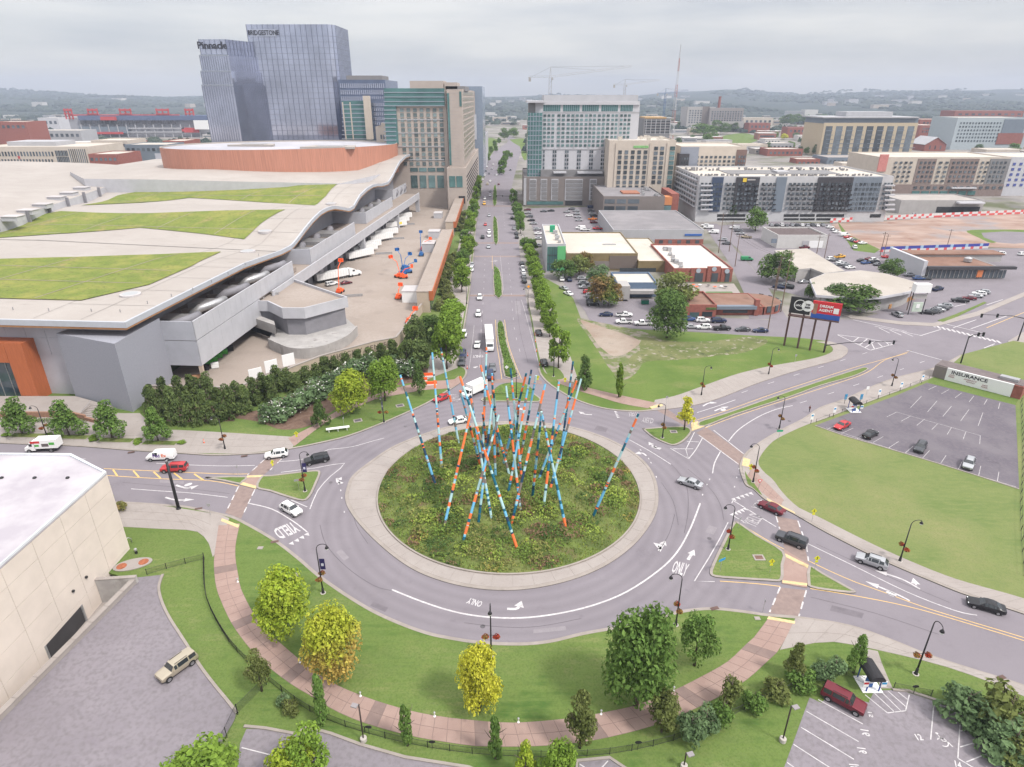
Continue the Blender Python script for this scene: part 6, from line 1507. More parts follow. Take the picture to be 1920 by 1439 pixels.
for px,py in((25,582),(92,584),(172,585),(226,586),(277,570),(322,557),(362,545),(397,530),(428,515),(460,497),(485,480)):
 u,s=onroof(px,py);b=MB();b.box(tuple(CW(u,s,zroof(u,s)+.35)),(.18,.18,.8));b.build('roof_anchor',M_STEEL,ccn)
M_JOINT=mat('roof_joint',(.2,.18,.17),.8,var=.1)
def roof_line(pts,w,m,name):
 b=MB()
 for k in range(len(pts)-1):
  (ua,sa),(ub,sb)=pts[k],pts[k+1];t_=Vector((ub-ua,sb-sa)).normalized();n_=Vector((-t_.y,t_.x))*w/2
  b.quad(*[CW(p[0],p[1],zroof(*p)+.1)for p in((ua-n_.x,sa-n_.y),(ub-n_.x,sb-n_.y),(ub+n_.x,sb+n_.y),(ua+n_.x,sa+n_.y))])
 b.build(name,m,ccn)
jp=[onroof(x,462.5)for x in(0,110,225,330,425,490,530)];s_j=sum(p[1]for p in jp)/len(jp)
roof_line([(u_,s_j)for u_ in frange(-115,-.6,4)],.7,M_JOINT,'expansion_joint')
for sv in frange(12,320,14):roof_line([(u_,sv)for u_ in frange(-24,-.7,4)],.14,M_JOINT,'roof_seam')
for uv in(-12,-24):roof_line([(uv,s_)for s_ in frange(0,325,3)],.12,M_JOINT,'roof_seam')
# raised left roof with a row of dormers
def zleft(u,s):
 k=(ustep(s)-u)/100.0
 return 26.2+6.5*min(1,max(0,k))**.8+2.6*math.sin((s+u*.5)*.03+1)*min(1,max(0,k)*2)
rows=[[CW(ustep(s)-.1-k*9,s,zleft(ustep(s)-k*9,s))for k in range(26)]for s in frange(20,285,6)]
b=MB();b.grid([q[::-1]for q in rows]);b.build('upper_roof',M_ROOFB,ccn,True)
b=MB();ss2=frange(20,285,6)
for k in range(len(ss2)-1):
 a,c=ss2[k],ss2[k+1];b.quad(CW(ustep(a),a,20),CW(ustep(c),c,20),CW(ustep(c),c,zleft(ustep(c),c)),CW(ustep(a),a,zleft(ustep(a),a)))
b.build('step_wall',M_GREYL,ccn)
for i,(px,py)in enumerate(((20,395),(49,384),(77,374),(104,362),(127,354),(151,345),(174,337),(196,330),(216,325),(236,321))):
 g=G(px,py,29.5);b=MB();a_=math.atan2(cn.y,cn.x);v_=g-CC0;zl=zleft(v_.dot(cn),v_.dot(cd_));b.box((g.x,g.y,zl+.3),(6.4,4.4,1.7),a_+.05);dm=b.build('dormer',M_GREYL,ccn);b=MB();b.box((g.x,g.y,zl+1.25),(7,5,.2),a_+.05);b.build('dormer_roof',M_ROOFP,dm)
for k in range(7):
 s_=205-k*18;u_=ustep(s_)+.2;b=MB();b.box(tuple(CW(u_+.6,s_,25)),(1.2,.7,5));b.build('step_post',M_GREYD,ccn)
# ballroom plateau and copper drum
b=MB();PLT=[(-150,197),(-112,199),(-70,206),(-20,221),(-8,262),(-30,330),(-190,335),(-190,240)]
P_=[CP2(*p)for p in PLT];zt=[zroof(*p)+k for p,k in zip(PLT,(7,6.6,4.4,.5,.35,.4,3,6))]
i=len(b.v);n=len(P_);b.v+=[(p.x,p.y,20)for p in P_]+[(p.x,p.y,z)for p,z in zip(P_,zt)]
for k in range(n):l=(k+1)%n;b.f.append((k,l,n+l,n+k));b.m.append(0)
cen=len(b.v);c_=sum(P_,Vector((0,0)))/n;b.v.append((c_.x,c_.y,31.5))
for k in range(n):b.f.append((n+k,n+(k+1)%n,cen));b.m.append(1)
b.build('ballroom_base',[M_GREYL,M_ROOFB],ccn)
DC,DA,DB=(-77,288),70,47
drum=MB();n=72;ring=[]
for k in range(n):
 a=2*math.pi*k/n;ring.append(CP2(DC[0]+DA*math.cos(a)+6*math.sin(a),DC[1]+DB*math.sin(a)+10*math.cos(a)))
if area(ring)<0:ring=ring[::-1]
for k in range(n):
 l=(k+1)%n;drum.quad((*ring[k],24),(*ring[l],24),(*ring[l],42),(*ring[k],42))
do=drum.build('copper_drum',M_COPPER2,ccn,False)
inner=offset(ring,.7,True);b=MB()
for k in range(n):l=(k+1)%n;b.quad((*ring[k],42.02),(*ring[l],42.02),(*inner[l],42.02),(*inner[k],42.02));b.quad((*inner[k],42.02),(*inner[l],42.02),(*inner[l],41.2),(*inner[k],41.2))
b.build('drum_rim',M_ROOFB,do);b=MB();b.poly(inner,41.2);b.build('drum_roof',mat_layers('grey_membrane',[(.36,.36,.4),((.43,.42,.45),.04,.45,.6,None)]),do)
for cx_,cy_,w,d_ in((-40,272,34,16),(-95,285,30,12)):
 b=MB();b.prism([CP2(cx_-w/2,cy_-d_/2),CP2(cx_+w/2,cy_-d_/2),CP2(cx_+w/2-4,cy_+d_/2),CP2(cx_-w/2+4,cy_+d_/2)],41.2,42.3);b.build('roof_patch',M_ROOFB,do)
 b=MB();b.prism([CP2(cx_-w/4,cy_-d_/4),CP2(cx_+w/4,cy_-d_/4),CP2(cx_+w/4,cy_+d_/4),CP2(cx_-w/4,cy_+d_/4)],42.3,42.6);b.build('roof_hatch',M_STEEL,do)
# walls
S13=13.5
b=MB();b.quad(CW(-260,3,-.2),CW(-4,3,-.2),CW(-4,3,20.6),CW(-260,3,20.6))
for k in range(len(ss)-1):
 a,c=max(3,ss[k]),max(3,ss[k+1])
 uw=-4 if c<S13 else-13
 if c>a:b.quad(CW(uw,a,-.2),CW(uw,c,-.2),CW(uw,c,zprof(c)-1.5),CW(uw,a,zprof(a)-1.5))
b.quad(CW(-4,328,-.2),CW(-190,328,-.2),CW(-190,328,33),CW(-4,328,33))
b.build('wall',M_GREYW,ccn)
for k in range(26):
 u0=-4-k*5.2
 for z0,z1 in((11,15.6),(15.65,19.65)):
  b=MB();b.obox(CW(u0-5.16,2.9,z0),cn*5.12,cd_*.14,(0,0,z1-z0));b.build('wall_panel',M_GREYW,ccn)
for k in range(2):
 b=MB();b.obox(CW(-3.98,3.1+k*4.4,11),cd_*4.3,cn*.1,(0,0,8.6));b.build('wall_panel',M_GREYL,ccn)
p1,p2=V2(G(144,750)),V2(G(250,774));p3,p4=CP2(-1.2,13),CP2(-16,13)
b=MB();b.prism([p1,p2,p3,p4],-.2,ZAT(G(250,774),645));b.build('brick_bay',mat('grey_brick',(.275,.28,.32),.8,var=.1,scale=3,stretch=(1,1,5)),ccn)
# copper portal
fp=G(75,752);fu,fs=inus(75,752,0);fh=ZAT(fp,644)
cf=MB();cf.obox(CW(fu-4.6,fs,-.1),cn*4.6,cd_*(3.2-fs),(0,0,fh));cf.build('copper_portal',M_COPPER,ccn)
cf=MB();cf.obox(CW(fu-21,fs,-.1),cn*4.6,cd_*(3.2-fs),(0,0,fh));cf.build('copper_portal',M_COPPER,ccn)
cf=MB();cf.obox(CW(fu-16.3,fs+.01,fh*.66),cn*11.6,cd_*(3.1-fs),(0,0,fh*.34-.11));cf.build('copper_portal',M_COPPER,ccn)
b=MB();b.obox(CW(fu-16.4,fs+1.8,0),cn*11.8,cd_*.2,(0,0,fh*.66));wg=b.build('window',M_GLASS,ccn)
for k in range(5):b=MB();b.obox(CW(fu-16.4+k*2.9,fs+1.66,.2),cn*.14,cd_*.16,(0,0,fh*.65));b.build('mullion',M_STEEL,wg)
# mechanical terraces and long dock band (all measured on vertical planes parallel to the hall)
UB=7.4
def band(u,s0,s1,z0,z1,m,name='parapet_panel',step=3.2,t=.35):
 n=max(1,int((s1-s0)/step));w=(s1-s0)/n
 for k in range(n):b=MB();b.obox(CW(u-t,s0+k*w+.02,z0),cn*t,cd_*(w-.04),(0,0,z1-z0));b.build(name,m,ccn)
def cross(u0,u1,s,z0,z1,m,t=.35):b=MB();b.obox(CW(u0,s,z0),cn*(u1-u0),cd_*t,(0,0,z1-z0));b.build('parapet_panel',m,ccn)
s1_,z1_=onu(360,604,UB);s1e,_=onu(530,493,UB);_,zb=onu(374.6,689,UB);_,zm=onu(366,642,UB)
S1=s1_;E1=min(max(s1e,80),110)
band(UB,S1,E1,zm+.2,z1_,M_GREYL);cross(-13,UB,S1-.02,zm+.2,z1_,M_GREYW)
so,_=onu(474,590,UB)
band(UB,S1,min(so+6,62),zb,zm,M_GREYL,step=6);cross(-13,UB,S1-.04,zb,zm,M_GREYW)
b=MB();b.obox(CW(-13,S1+.3,zm-.4),cn*(UB+12.6),cd_*(E1-S1-.4),(0,0,.5));b.build('terrace_floor',M_DECK,ccn)
b=MB();b.obox(CW(-4,S1+.3,zb),cn*(UB+3.6),cd_*44,(0,0,.4));b.build('terrace_floor',M_DECK,ccn)
b=MB();p=CW(UB-.5,S1+.5,0);b.box((p.x,p.y,zb/2),(.9,.9,zb));b.build('column',M_BEIGEW,ccn)
UL=9.0;ZB,ZT,sE=8.35,12.4,292
band(UL,58,sE,ZB,ZT,M_GREYL,step=8.2,t=.5)
b=MB();b.obox(CW(-13,60,11.0),cn*21.4,cd_*(sE-60),(0,0,.45));b.build('terrace_floor',M_DECK,ccn)
b=MB();b.obox(CW(-13,58,0),cn*14.6,cd_*(sE-58),(0,0,11.0));b.build('dock_wall',M_GREYD,ccn)
for k in range(19):
 b=MB();p=66+k*9;b.obox(CW(1.6,p,.9),cn*.12,cd_*3.6,(0,0,3.6));b.build('dock_door',M_DARK if k%3 else M_GREYL,ccn)
for sk in(sE-2.5,sE-60,sE-130):
 b=MB();b.obox(CW(6.4,sk,0),cn*2.4,cd_*2.0,(0,0,ZB));b.build('column',M_GREYL,ccn)
def solve_u(px,py,z):
 return min((abs(onu(px,py,u/4)[1]-z),u/4)for u in range(-40,40))[1]
for(cx_,cy_),(bx_,by_),(ex_,ey_)in(((580,468),(584,495),(664,413)),((685,399),(686,419),(735,366)),((736,357),(738,374),(761,341))):
 u_=solve_u(bx_,by_,11.8);a,za=onu(cx_,cy_,u_);c,zc=onu(ex_,ey_,u_)
 band(u_,a,c,11.5,za,M_GREYL,step=4.2);cross(-13,u_,a-.02,11.5,za,M_GREYW)
 L_=c-a
 for k in range(3):
  sm=a+L_*(.08+.3*k);b=MB();b.obox(CW(-6,sm,11.45),cn*(u_+4.8),cd_*L_*.16,(0,0,2.3));un=b.build('air_unit',M_DECK,ccn);b=MB();b.obox(CW(-5.4,sm+.6,13.75),cn*(u_+3.8),cd_*(L_*.16-1.2),(0,0,1.6));b.build('unit_top',M_STEEL,un)
  sm+=L_*.16;b=MB();b.tube([CW(-3,sm,12.5),CW(-2,sm+2,15.2),CW(-3,sm+5,15.0),CW(-4,sm+7,12)],1.5,10);b.build('duct',M_GREYD,ccn,True)
for k in range(5):
 sm=S1+7+k*15;b=MB();b.obox(CW(-9,sm,zm),cn*14.5,cd_*7,(0,0,1.6));un=b.build('air_unit',M_DECK,ccn);b=MB();b.obox(CW(-7,sm+.6,zm+1.6),cn*10,cd_*5,(0,0,1.7));b.build('unit_top',M_STEEL,un)
 b=MB();b.tube([CW(-4,sm-4.5,zm+.5),CW(-1,sm-3,zm+3.0),CW(2.2,sm+1,zm+3.4),CW(2.2,sm+5,zm+3.2)],1.2,10);b.build('duct',M_STEEL if k%2 else M_GREYD,ccn,True)
# octagonal gatehouse
oc=thing('gatehouse','grey polygonal loading gatehouse with a deep parapet beside the convention hall','building',(0,0,0))
OP=[V2(G(x,y,10.6))for x,y in((468,569),(502,570),(529,583),(571,583),(652,562),(552,528),(500,545))]
if area(OP)<0:OP=OP[::-1]
b=MB();b.prism(OP,8.1,10.6);b.build('parapet',M_GREYL,oc);In=offset(OP,.5,True);b=MB();b.poly(In,10.62);b.build('roof',M_DECK,oc)
for k in range(len(OP)):
 l=(k+1)%len(OP);b=MB();b.prism([OP[k],OP[l],In[l],In[k]],10.6,11.5);b.build('parapet_cap',M_GREYL,oc)
In=offset(OP,1.2,True);b=MB();b.prism(In,2.4,8.1);b.build('wall',M_GREYD,oc)
CB=cat(GP([(505,655),(520,662),(545,672),(575,674),(610,668),(640,656),(658,645),(672,630)],0),4)
pod=CB+[V2(G(640,600,0)),V2(G(530,600,0))]
b=MB();b.prism(pod,0,2.5);b.build('podium',M_CONCW,oc)
b=MB();In2=offset(CB,.35);b.prism(CB+In2[::-1],2.5,3.4);b.build('podium_wall',M_CONCW,oc)
for x,y in((492,560),(520,552)):
 g=G(x,y,10.7);b=MB();b.box((g.x,g.y,11.0),(1,1,.8));b.build('roof_vent',M_STEEL,oc)
b=MB();g0,g1=G(468,640,0),G(520,652,0);b.prism([V2(G(452,612,0)),V2(G(520,640,0)),V2(G(522,648,0)),V2(G(450,622,0))],3.6,6.6);b.build('ramp_lintel',M_CONCW,oc)
b=MB();b.prism([V2(G(452,610,0)),V2(G(520,636,0)),V2(G(521,639,0)),V2(G(452,613,0))],0,3.6);b.build('ramp_opening',M_DARK,oc)
# yard, beige boundary wall with lettering
WT=3.6
YARD=[(262,722),(447,726),(467,715),(535,692),(600,667),(700,640),(742,632),(760,610),(797,560)]
wallp=[V2(G(x,y,WT))for x,y in YARD]
sheet('dock_yard',wallp+[Vector((-33,480)),Vector((-72,480)),CP2(-5,62),CP2(-5,14),CP2(-3,5)],.16,M_DECK)
bw=thing('boundary_wall','long beige wall with MUSIC CITY CENTER lettering behind the magnolias','wall',(0,0,0))
for k in range(len(wallp)-1):
 a,c=wallp[k],wallp[k+1];t_=(c-a).normalized();n_=Vector((t_.y,-t_.x));b=MB();b.prism([a+n_*.2,c+n_*.2,c-n_*.2,a-n_*.2],0,WT-.2);b.build('wall_face',M_BEIGEW,bw)
 b=MB();b.prism([a+n_*.3,c+n_*.3,c-n_*.3,a-n_*.3],WT-.2,WT);b.build('coping',M_CONC,bw)
a,c=wallp[4]+(wallp[3]-wallp[4])*.05,wallp[6];t_=(c-a).normalized();n_=Vector((t_.y,-t_.x))
M_LET=mat('bronze_letters',(.14,.11,.09),.6,var=0)
o_=V2(G(647,661,2.3));
wm=(wallp[4]+wallp[5])/2;tt=(wallp[6]-wallp[4]).normalized();wm=wallp[4]+tt*11;nn2=Vector((tt.y,-tt.x));wm=wm+nn2*.6
text_on('MUSIC CITY CENTER',2.1,M_LET,(wm.x,wm.y,2.25),(tt.x,tt.y,0),(0,0,1),bw,bold=.03,extrude=.06,spacing=1.15)
for i,(x,y)in enumerate(((482,718),(511,702),(543,690))):
 g=G(x,y,1.2);t=thing('screen_panel',('left','middle','right')[i]+' of three white panels standing on the beige wall','panel',(g.x,g.y,0),R(40),'white panels on the beige wall')
 b=MB();b.box((0,0,3.6),(3.4,.18,3.4));b.build('panel_face',M_SIGNW,t);b=MB();b.box((0,.3,1.6),(.25,.25,3.2));b.build('post',M_STEEL,t)
# green carts and barrels under the terrace
for i,(x,y,m)in enumerate(((392,684,M_PGRN),(402,678,M_PGRN),(411,671,M_PGRN),(421,664,M_PGRN),(432,658,M_TRIM),(404,690,M_SIGNW),(386,694,M_TRIM))):
 g=G(x,y,.16);t=thing('waste_cart',nth(i)+' cart from the near end of the line under the grey terrace, '+('bright green' if m is M_PGRN else 'white' if m is M_SIGNW else 'dark'),'cart',g,.4,'carts under the grey terrace')
 b=MB();b.box((0,0,.75),(1.9,1.3,1.2));b.build('bin',m,t);b=MB();b.box((0,0,1.4),(2.0,1.4,.12),.05);b.build('lid',m,t)
 for xx in(-.7,.7):b=MB();b.box((xx,0,.09),(.2,1.2,.16));b.build('wheel',M_RUBBER,t)
g=G(372,712,.16);t=thing('pallet_stack','stack of brown pallets beside the post under the grey terrace','pallets',g,.3)
for k in range(6):b=MB();b.box((rnd.uniform(-.1,.1),0,.15+k*.2),(3.4,1.6,.14),rnd.uniform(-.05,.05));b.build('pallet',mat('pallet_wood',(.36,.2,.11),.9,var=.2),t)
# trailers backed onto the docks
def trailer(front,rear,label,tractor=False,m=None,H_=3.9,group='white trailers at the loading docks'):
 a,c=G(*front,.16),G(*rear,.16);d_=(a-c);ang=math.atan2(d_.y,d_.x);L=14.6;ctr=a-d_.normalized()*L/2
 t=thing('trailer',label,'trailer',(ctr.x,ctr.y,.16),ang,group)
 b=MB();b.box((0,0,2.55),(L,2.5,2.7));bx=b.build('cargo_box',m or PAINT['white'],t)
 b=MB()
 for k in range(1,12):b.box((-L/2+k*L/12,-1.26,2.55),(.06,.03,2.6));b.box((-L/2+k*L/12,1.26,2.55),(.06,.03,2.6))
 o=b.build('box_ribs',PAINT['silver'],bx);o['kind']='stuff'
 b=MB();b.box((0,0,1.1),(L-1,1.2,.25));b.build('chassis',M_TRIM,t)
 for x in(-L/2+1.4,-L/2+2.7):
  for s in(-1,1):link('wheel',car_mesh('big suv')['tyre'],t,(x,s*1.1,.5),scale=(1.25,1.6,1.25))
 for s in(-1,1):b=MB();b.box((L/2-2.5,s*.8,.6),(.15,.15,1.2));b.build('landing_leg',M_STEEL,t)
 if tractor:
  b=MB();P=[(L/2+.4,.6),(L/2+6.2,.6),(L/2+6.2,1.5),(L/2+5.9,1.9),(L/2+4.0,2.1),(L/2+3.3,3.1),(L/2+1.2,3.8),(L/2+.4,3.7)]
  for s in(-1,1):
   i=len(b.v);b.v+=[(p[0],s*1.15,p[1])for p in P];f_=tuple(range(i,i+8));b.f.append(f_ if s<0 else f_[::-1]);b.m.append(0)
  for k in range(8):l=(k+1)%8;b.f.append((k,l,8+l,8+k)[::-1]);b.m.append(0)
  b.build('tractor_cab',PAINT['white'],t)
  for s in(-1,1):b=MB();b.box((L/2+2.5,s*1.16,2.6),(1.1,.03,.7));b.build('side_window',M_CARGL,t)
  b=MB();b.quad((L/2+3.99,-1,2.15),(L/2+3.99,1,2.15),(L/2+3.38,1,3.03),(L/2+3.38,-1,3.03));b.v=[(v[0]+.04,v[1],v[2]+.03)for v in b.v];b.build('windscreen',M_CARGL,t)
  for x in(L/2+5,L/2+1.6,L/2+.3):
   for s in(-1,1):link('wheel',car_mesh('big suv')['tyre'],t,(x,s*1.1,.5),scale=(1.25,1.4,1.25))
 return t
trailer((652,520),(598,531),'nearest white trailer with its white tractor unit, parked at the docks',True)
TR=[((699,480),(640,493)),((706,470),(652,482)),((713,463),(660,474)),((735,449),(688,458)),((745,440),(700,447)),((761,425),(718,432)),((766,417),(722,424)),((771,410),(728,416))]
for i,(a,c)in enumerate(TR):
 tr_=trailer(a,c,nth(i+1)+' white trailer from the near end of the docks'+(', yellow patch on its side' if i==5 else ''))
 if i==5:b=MB();b.box((2.5,-1.3,2.7),(2.6,.05,1.3));b.build('yellow_patch',mat('patch_yellow',(.7,.55,.08),.5,var=0),tr_)
car_px('big suv','white',(634,533),(610,538),'white suv squeezed beside the tractor trailer at the docks',z=.17);car_px('sedan','maroon',(661,531),(638,535),'maroon car beside the tractor trailer at the docks',z=.17)
def boom_lift(x,y,label,m,up=3.5,rz=0.0):
 g=G(x,y,.17);t=thing('boom_lift',label,'boom lift',g,rz,'boom lifts in the dock yard')
 b=MB();b.box((0,0,.85),(3.4,2.0,.8));b.build('chassis',m,t);b=MB();b.box((-.6,0,1.6),(1.8,1.4,.8));b.build('turret',m,t)
 for xx in(-1.2,1.2):
  for s in(-1,1):link('wheel',car_mesh('big suv')['tyre'],t,(xx,s*1.0,.45),scale=(1.2,1.6,1.2))
 b=MB();b.tube([(-.8,0,1.8),(.6,0,1.8+up)],.17,4);b.build('lower_arm',m,t);b=MB();b.tube([(.6,0,1.8+up),(3.2,0,2.2+up*1.15)],.14,4);b.build('upper_arm',m,t)
 b=MB();b.box((3.7,0,2.2+up*1.15),(1.0,1.7,.12))
 for s in(-.8,.8):b.box((3.7,s,2.8+up*1.15),(1.0,.06,1.1))
 b.box((4.17,0,2.8+up*1.15),(.06,1.7,1.1));o=b.build('basket',m,t);o['kind']='stuff'
LB=mat('lift_blue',(.03,.13,.35),.5,var=0)
for i,(x,y,m,up,rz,lab)in enumerate(((638,549,M_ORANGE,8,1.4,'orange boom lift with a tall raised mast at the trailers'),(748,521,M_ORANGE,5,2.6,'orange boom lift at the near side of the lift cluster'),(755,515,LB,6.5,2.2,'blue boom lift with its basket raised highest in the cluster'),(760,505,LB,3,1.0,'low blue boom lift in the cluster'),(765,512,LB,2,.4,'blue boom lift by the copper fascia'),(757,522,M_ORANGE,2,.2,'low orange boom lift behind the near one'),(748,560,M_ORANGE,1.5,1.5,'orange lift beside the white box of the wall'),(770,606,M_ORANGE,1.2,1.2,'small orange lift at the corner of the yard wall'),(790,480,LB,7,1.6,'dark blue mast lift standing by the copper roof'),(795,470,M_ORANGE,2.5,.5,'orange lift beside the mast lift'))):
 boom_lift(x,y,lab,m,up,rz)
for i,(x,y)in enumerate(((640,560),(700,480),(724,452),(745,425))):
 g=G(x+20,y+5-8,.17);t=thing('loading_ramp',nth(i)+' grey railed ramp from the near end between the trailers','ramp',g,.25,'ramps between the trailers');b=MB();b.box((0,0,.5),(8,.15,1.0));b.build('rail',M_STEEL,t);b=MB();b.box((0,.7,.25),(8,1.4,.3));b.build('ramp_deck',M_CONC,t)
# yard sheds at the east wall
for i,(x,y,w,d_,h,lab)in enumerate(((775,562,7,8,4.2,'white equipment box built against the yard wall'),(805,470,6,9,4,'grey plant enclosure behind the copper roof'),(815,445,6,7,3.5,'glazed plant enclosure behind the copper roof'),(822,408,5,8,3,'small grey ramp housing at the far yard'))):
 g=G(x,y,.16);t=thing('plant_enclosure',lab,'shed',g,0);b=MB();b.box((0,0,h/2),(w,d_,h));b.build('wall',M_GREYL if i else M_SIGNW,t);b=MB();b.box((0,0,h+.1),(w+.3,d_+.3,.2));b.build('roof',M_ROOFP,t)
g=G(831,362,.16);t=thing('container','teal container at the far end of the dock yard','container',g);b=MB();b.box((0,0,1.7),(9,4,3.4));b.build('container_body',mat('teal_paint',(.02,.3,.24),.5,var=.05),t);b=MB();b.box((0,-2.05,1.7),(.2,.1,3.2));b.build('door_bar',M_STEEL,t)
g=G(806,364,.16);t=thing('generator','white generator box left of the teal container','generator',g);b=MB();b.box((0,0,1.6),(10,4,3.2));b.build('housing',M_SIGNW,t);b=MB();b.box((1,0,3.4),(6,3,.4));b.build('roof',M_STEEL,t)
# street-side strip with copper fascia
for i,(y0,y1)in enumerate(((216,330),(352,470))):
 t=thing('retail_strip',('near','far')[i]+' long low pavilion with an orange copper fascia along the boulevard','building',(0,0,0),0,'copper fronted pavilions')
 x0,x1=-29.0-(y0-216)*.021,-29.0-(y1-216)*.021
 b=MB();b.prism([Vector((x0-4.5,y0)),Vector((x0,y0)),Vector((x1,y1)),Vector((x1-4.5,y1))],0,7.6);b.build('wall',M_BEIGEW,t)
 b=MB();b.prism([Vector((x0-4.7,y0-.1)),Vector((x0+.9,y0-.1)),Vector((x1+.9,y1+.1)),Vector((x1-4.7,y1+.1))],7.6,7.9);b.build('roof',M_DECK,t)
 n=14
 for k in range(n):
  ya,yb=y0+(y1-y0)*k/n+.04,y0+(y1-y0)*(k+1)/n-.04;xa,xb=x0+(x1-x0)*k/n,x0+(x1-x0)*(k+1)/n
  b=MB();b.prism([Vector((xa+.9,ya)),Vector((xa+1.25,ya)),Vector((xb+1.25,yb)),Vector((xb+.9,yb))],4.6,8.0);b.build('copper_panel',M_COPPER,t)
  b=MB();b.prism([Vector((xa,ya+.3)),Vector((xa+.12,ya+.3)),Vector((xb+.12,yb-.3)),Vector((xb,yb-.3))],.6,4.2);b.build('window',M_GLASS,t)
 b=MB();b.prism([Vector((x0-.2,y0-.12)),Vector((x0+1.25,y0-.12)),Vector((x0+1.25,y0)),Vector((x0-.2,y0))],4.6,8.0);b.build('copper_panel',M_COPPER,t)
b=MB()
# stairs and brick garden wall in front of the hall
st=thing('entrance_stairs','concrete steps with a rail beside the grey brick bay','stairs',(0,0,0));a,c=V2(G(150,786)),V2(G(187,790));e_=(V2(G(175,768))-V2(G(150,786)))
for k in range(9):
 b=MB();f0,f1=k/9,(k+1)/9;b.prism([a+e_*f0,c+e_*f0,c+e_*1.0,a+e_*1.0],.14+k*.16,.14+(k+1)*.16-.004*k);b.build('step',M_CONC,st)
b=MB();b.tube([(a.x,a.y,1.1),(a.x+e_.x,a.y+e_.y,2.4)],.05,5);b.build('handrail',M_STEEL,st)
gw=thing('garden_wall','low brick retaining wall behind the left planter trees','wall',(0,0,0));W_=[V2(G(x,y))for x,y in((-60,784),(60,784),(135,784),(160,790),(186,797))]
M_BRK=mat('warm_brick',(.28,.16,.11),.9,var=.2,scale=3,stretch=(1,1,4))
for k in range(4):
 t_=(W_[k+1]-W_[k]).normalized();n_=Vector((-t_.y,t_.x));b=MB();b.prism([W_[k],W_[k+1],W_[k+1]+n_*.5,W_[k]+n_*.5],0,1.5 if k<3 else 1.0);b.build('wall_face',M_BRK,gw)
slab('terrace',[V2(G(x,y))for x,y in((-60,783),(60,783),(135,783),(152,786),(174,768),(215,772),(144,752),(-60,752))],0,1.35,M_CONC)
tag(link('hedge_plants',leafcloud('hedge_plants',[(x,y,.4,.8,.8)for x,y in[((W_[0]+(W_[3]-W_[0])*k/34).x+(k%2)*.3,(W_[0]+(W_[3]-W_[0])*k/34).y-1.0)for k in range(35)]],2600,.13,3),kind='stuff'),'low green border planting along the foot of the brick garden wall','plants')

# ================================================================ the city beyond
M_BGLASS=mat('blue_tower_glass',(.47,.5,.62),.08,.8,var=.2,scale=.035);M_TGLASS=mat('teal_glass',(.10,.21,.21),.1,.35,var=.2,scale=.1);M_DGLASS=mat('dark_window_glass',(.085,.10,.115),.12,.2,var=.3,scale=.08,pane=.5);M_GGLASS=mat('greenish_window_glass',(.10,.16,.165),.12,.2,var=.3,scale=.08,pane=.4)
M_STONE=mat('tan_stone',(.40,.345,.31),.85,var=.05,scale=.2);M_CREAMB=mat('cream_stucco',(.5,.44,.38),.85,var=.05,scale=.2);M_WHITEB=mat('white_cladding',(.47,.47,.5),.7,var=.04,scale=.2);M_LGREY=mat('light_grey_cladding',(.38,.38,.4),.7,var=.05,scale=.2);M_MGREY=mat('mid_grey_cladding',(.2,.195,.2),.75,var=.06,scale=.2);M_TAUPE=mat('taupe_cladding',(.19,.165,.155),.8,var=.06,scale=.2);M_NAVY=mat('navy_cladding',(.05,.07,.12),.7,var=.05,scale=.2);M_BLK=mat('charcoal_cladding',(.055,.053,.06),.75,var=.05,scale=.2);M_BGRY=mat('blue_grey_cladding',(.16,.19,.23),.7,var=.05,scale=.2);M_REDB=mat('red_brick',(.26,.095,.075),.9,var=.15,scale=.8);M_GOLDB=mat('gold_brown_panel',(.22,.17,.09),.6,.2,var=.08,scale=.4);M_BRNB=mat('brown_metal_siding',(.15,.12,.105),.7,var=.08,scale=2,stretch=(6,6,.1));M_GREENP=mat('bright_green_panel',(.12,.42,.17),.6,var=.04);M_ROOFG=mat_layers('grey_flat_roof',[(.2,.19,.2),((.25,.235,.245),.06,.42,.62,None),((.15,.14,.145),.15,.6,.8,None)]);M_ROOFC=mat_layers('cream_flat_roof',[(.46,.42,.37),((.52,.48,.43),.05,.42,.62,None),((.38,.34,.3),.2,.58,.8,None)]);M_ROOFBR=mat_layers('brown_gravel_roof',[(.2,.115,.085),((.25,.155,.12),.1,.42,.62,None),((.13,.085,.07),.2,.56,.75,None)]);M_PALE=mat('pale_panel',(.36,.345,.34),.8,var=.06,scale=.3);M_MULL=mat('pale_mullion',(.33,.36,.42),.4,.4,var=0)
WMESH={}
def wbox(w,h,t,m):
 k=(round(w,2),round(h,2),round(t,2),m.name)
 if k not in WMESH:b=MB();b.box((0,0,0),(w,t,h));WMESH[k]=b.mesh('window',m)
 return WMESH[k]
NW={}
def W(t,Y,x0,y0,x1,y1,cols,rows,m=None,fx=.6,fy=.6,name='window',proud=.12,limit=260):
 """windows on a front face at distance Y, laid out over the rectangle that reads x0..x1, y0..y1 in the photograph"""
 a,c=AT(x0,y0,Y),AT(x1,y1,Y);xr=AT(x1,y0,Y).x
 w,h=(xr-a.x)/cols,(a.z-c.z)/rows;m=m or M_DGLASS
 me=wbox(w*fx,h*fy,.3,m);mb=None;o=t.location
 for r_ in range(rows):
  for k in range(cols):
   p=(a.x+(k+.5)*w-o.x,Y-proud+.15-o.y-.15,a.z-(r_+.5)*h-o.z)
   if NW.get(t.name,0)<limit:link(name,me,t,p);NW[t.name]=NW.get(t.name,0)+1
   else:
    mb=mb or MB();mb.box(p,(w*fx,.3,h*fy))
 if mb:mb.build('windows',m,t,kind='stuff')
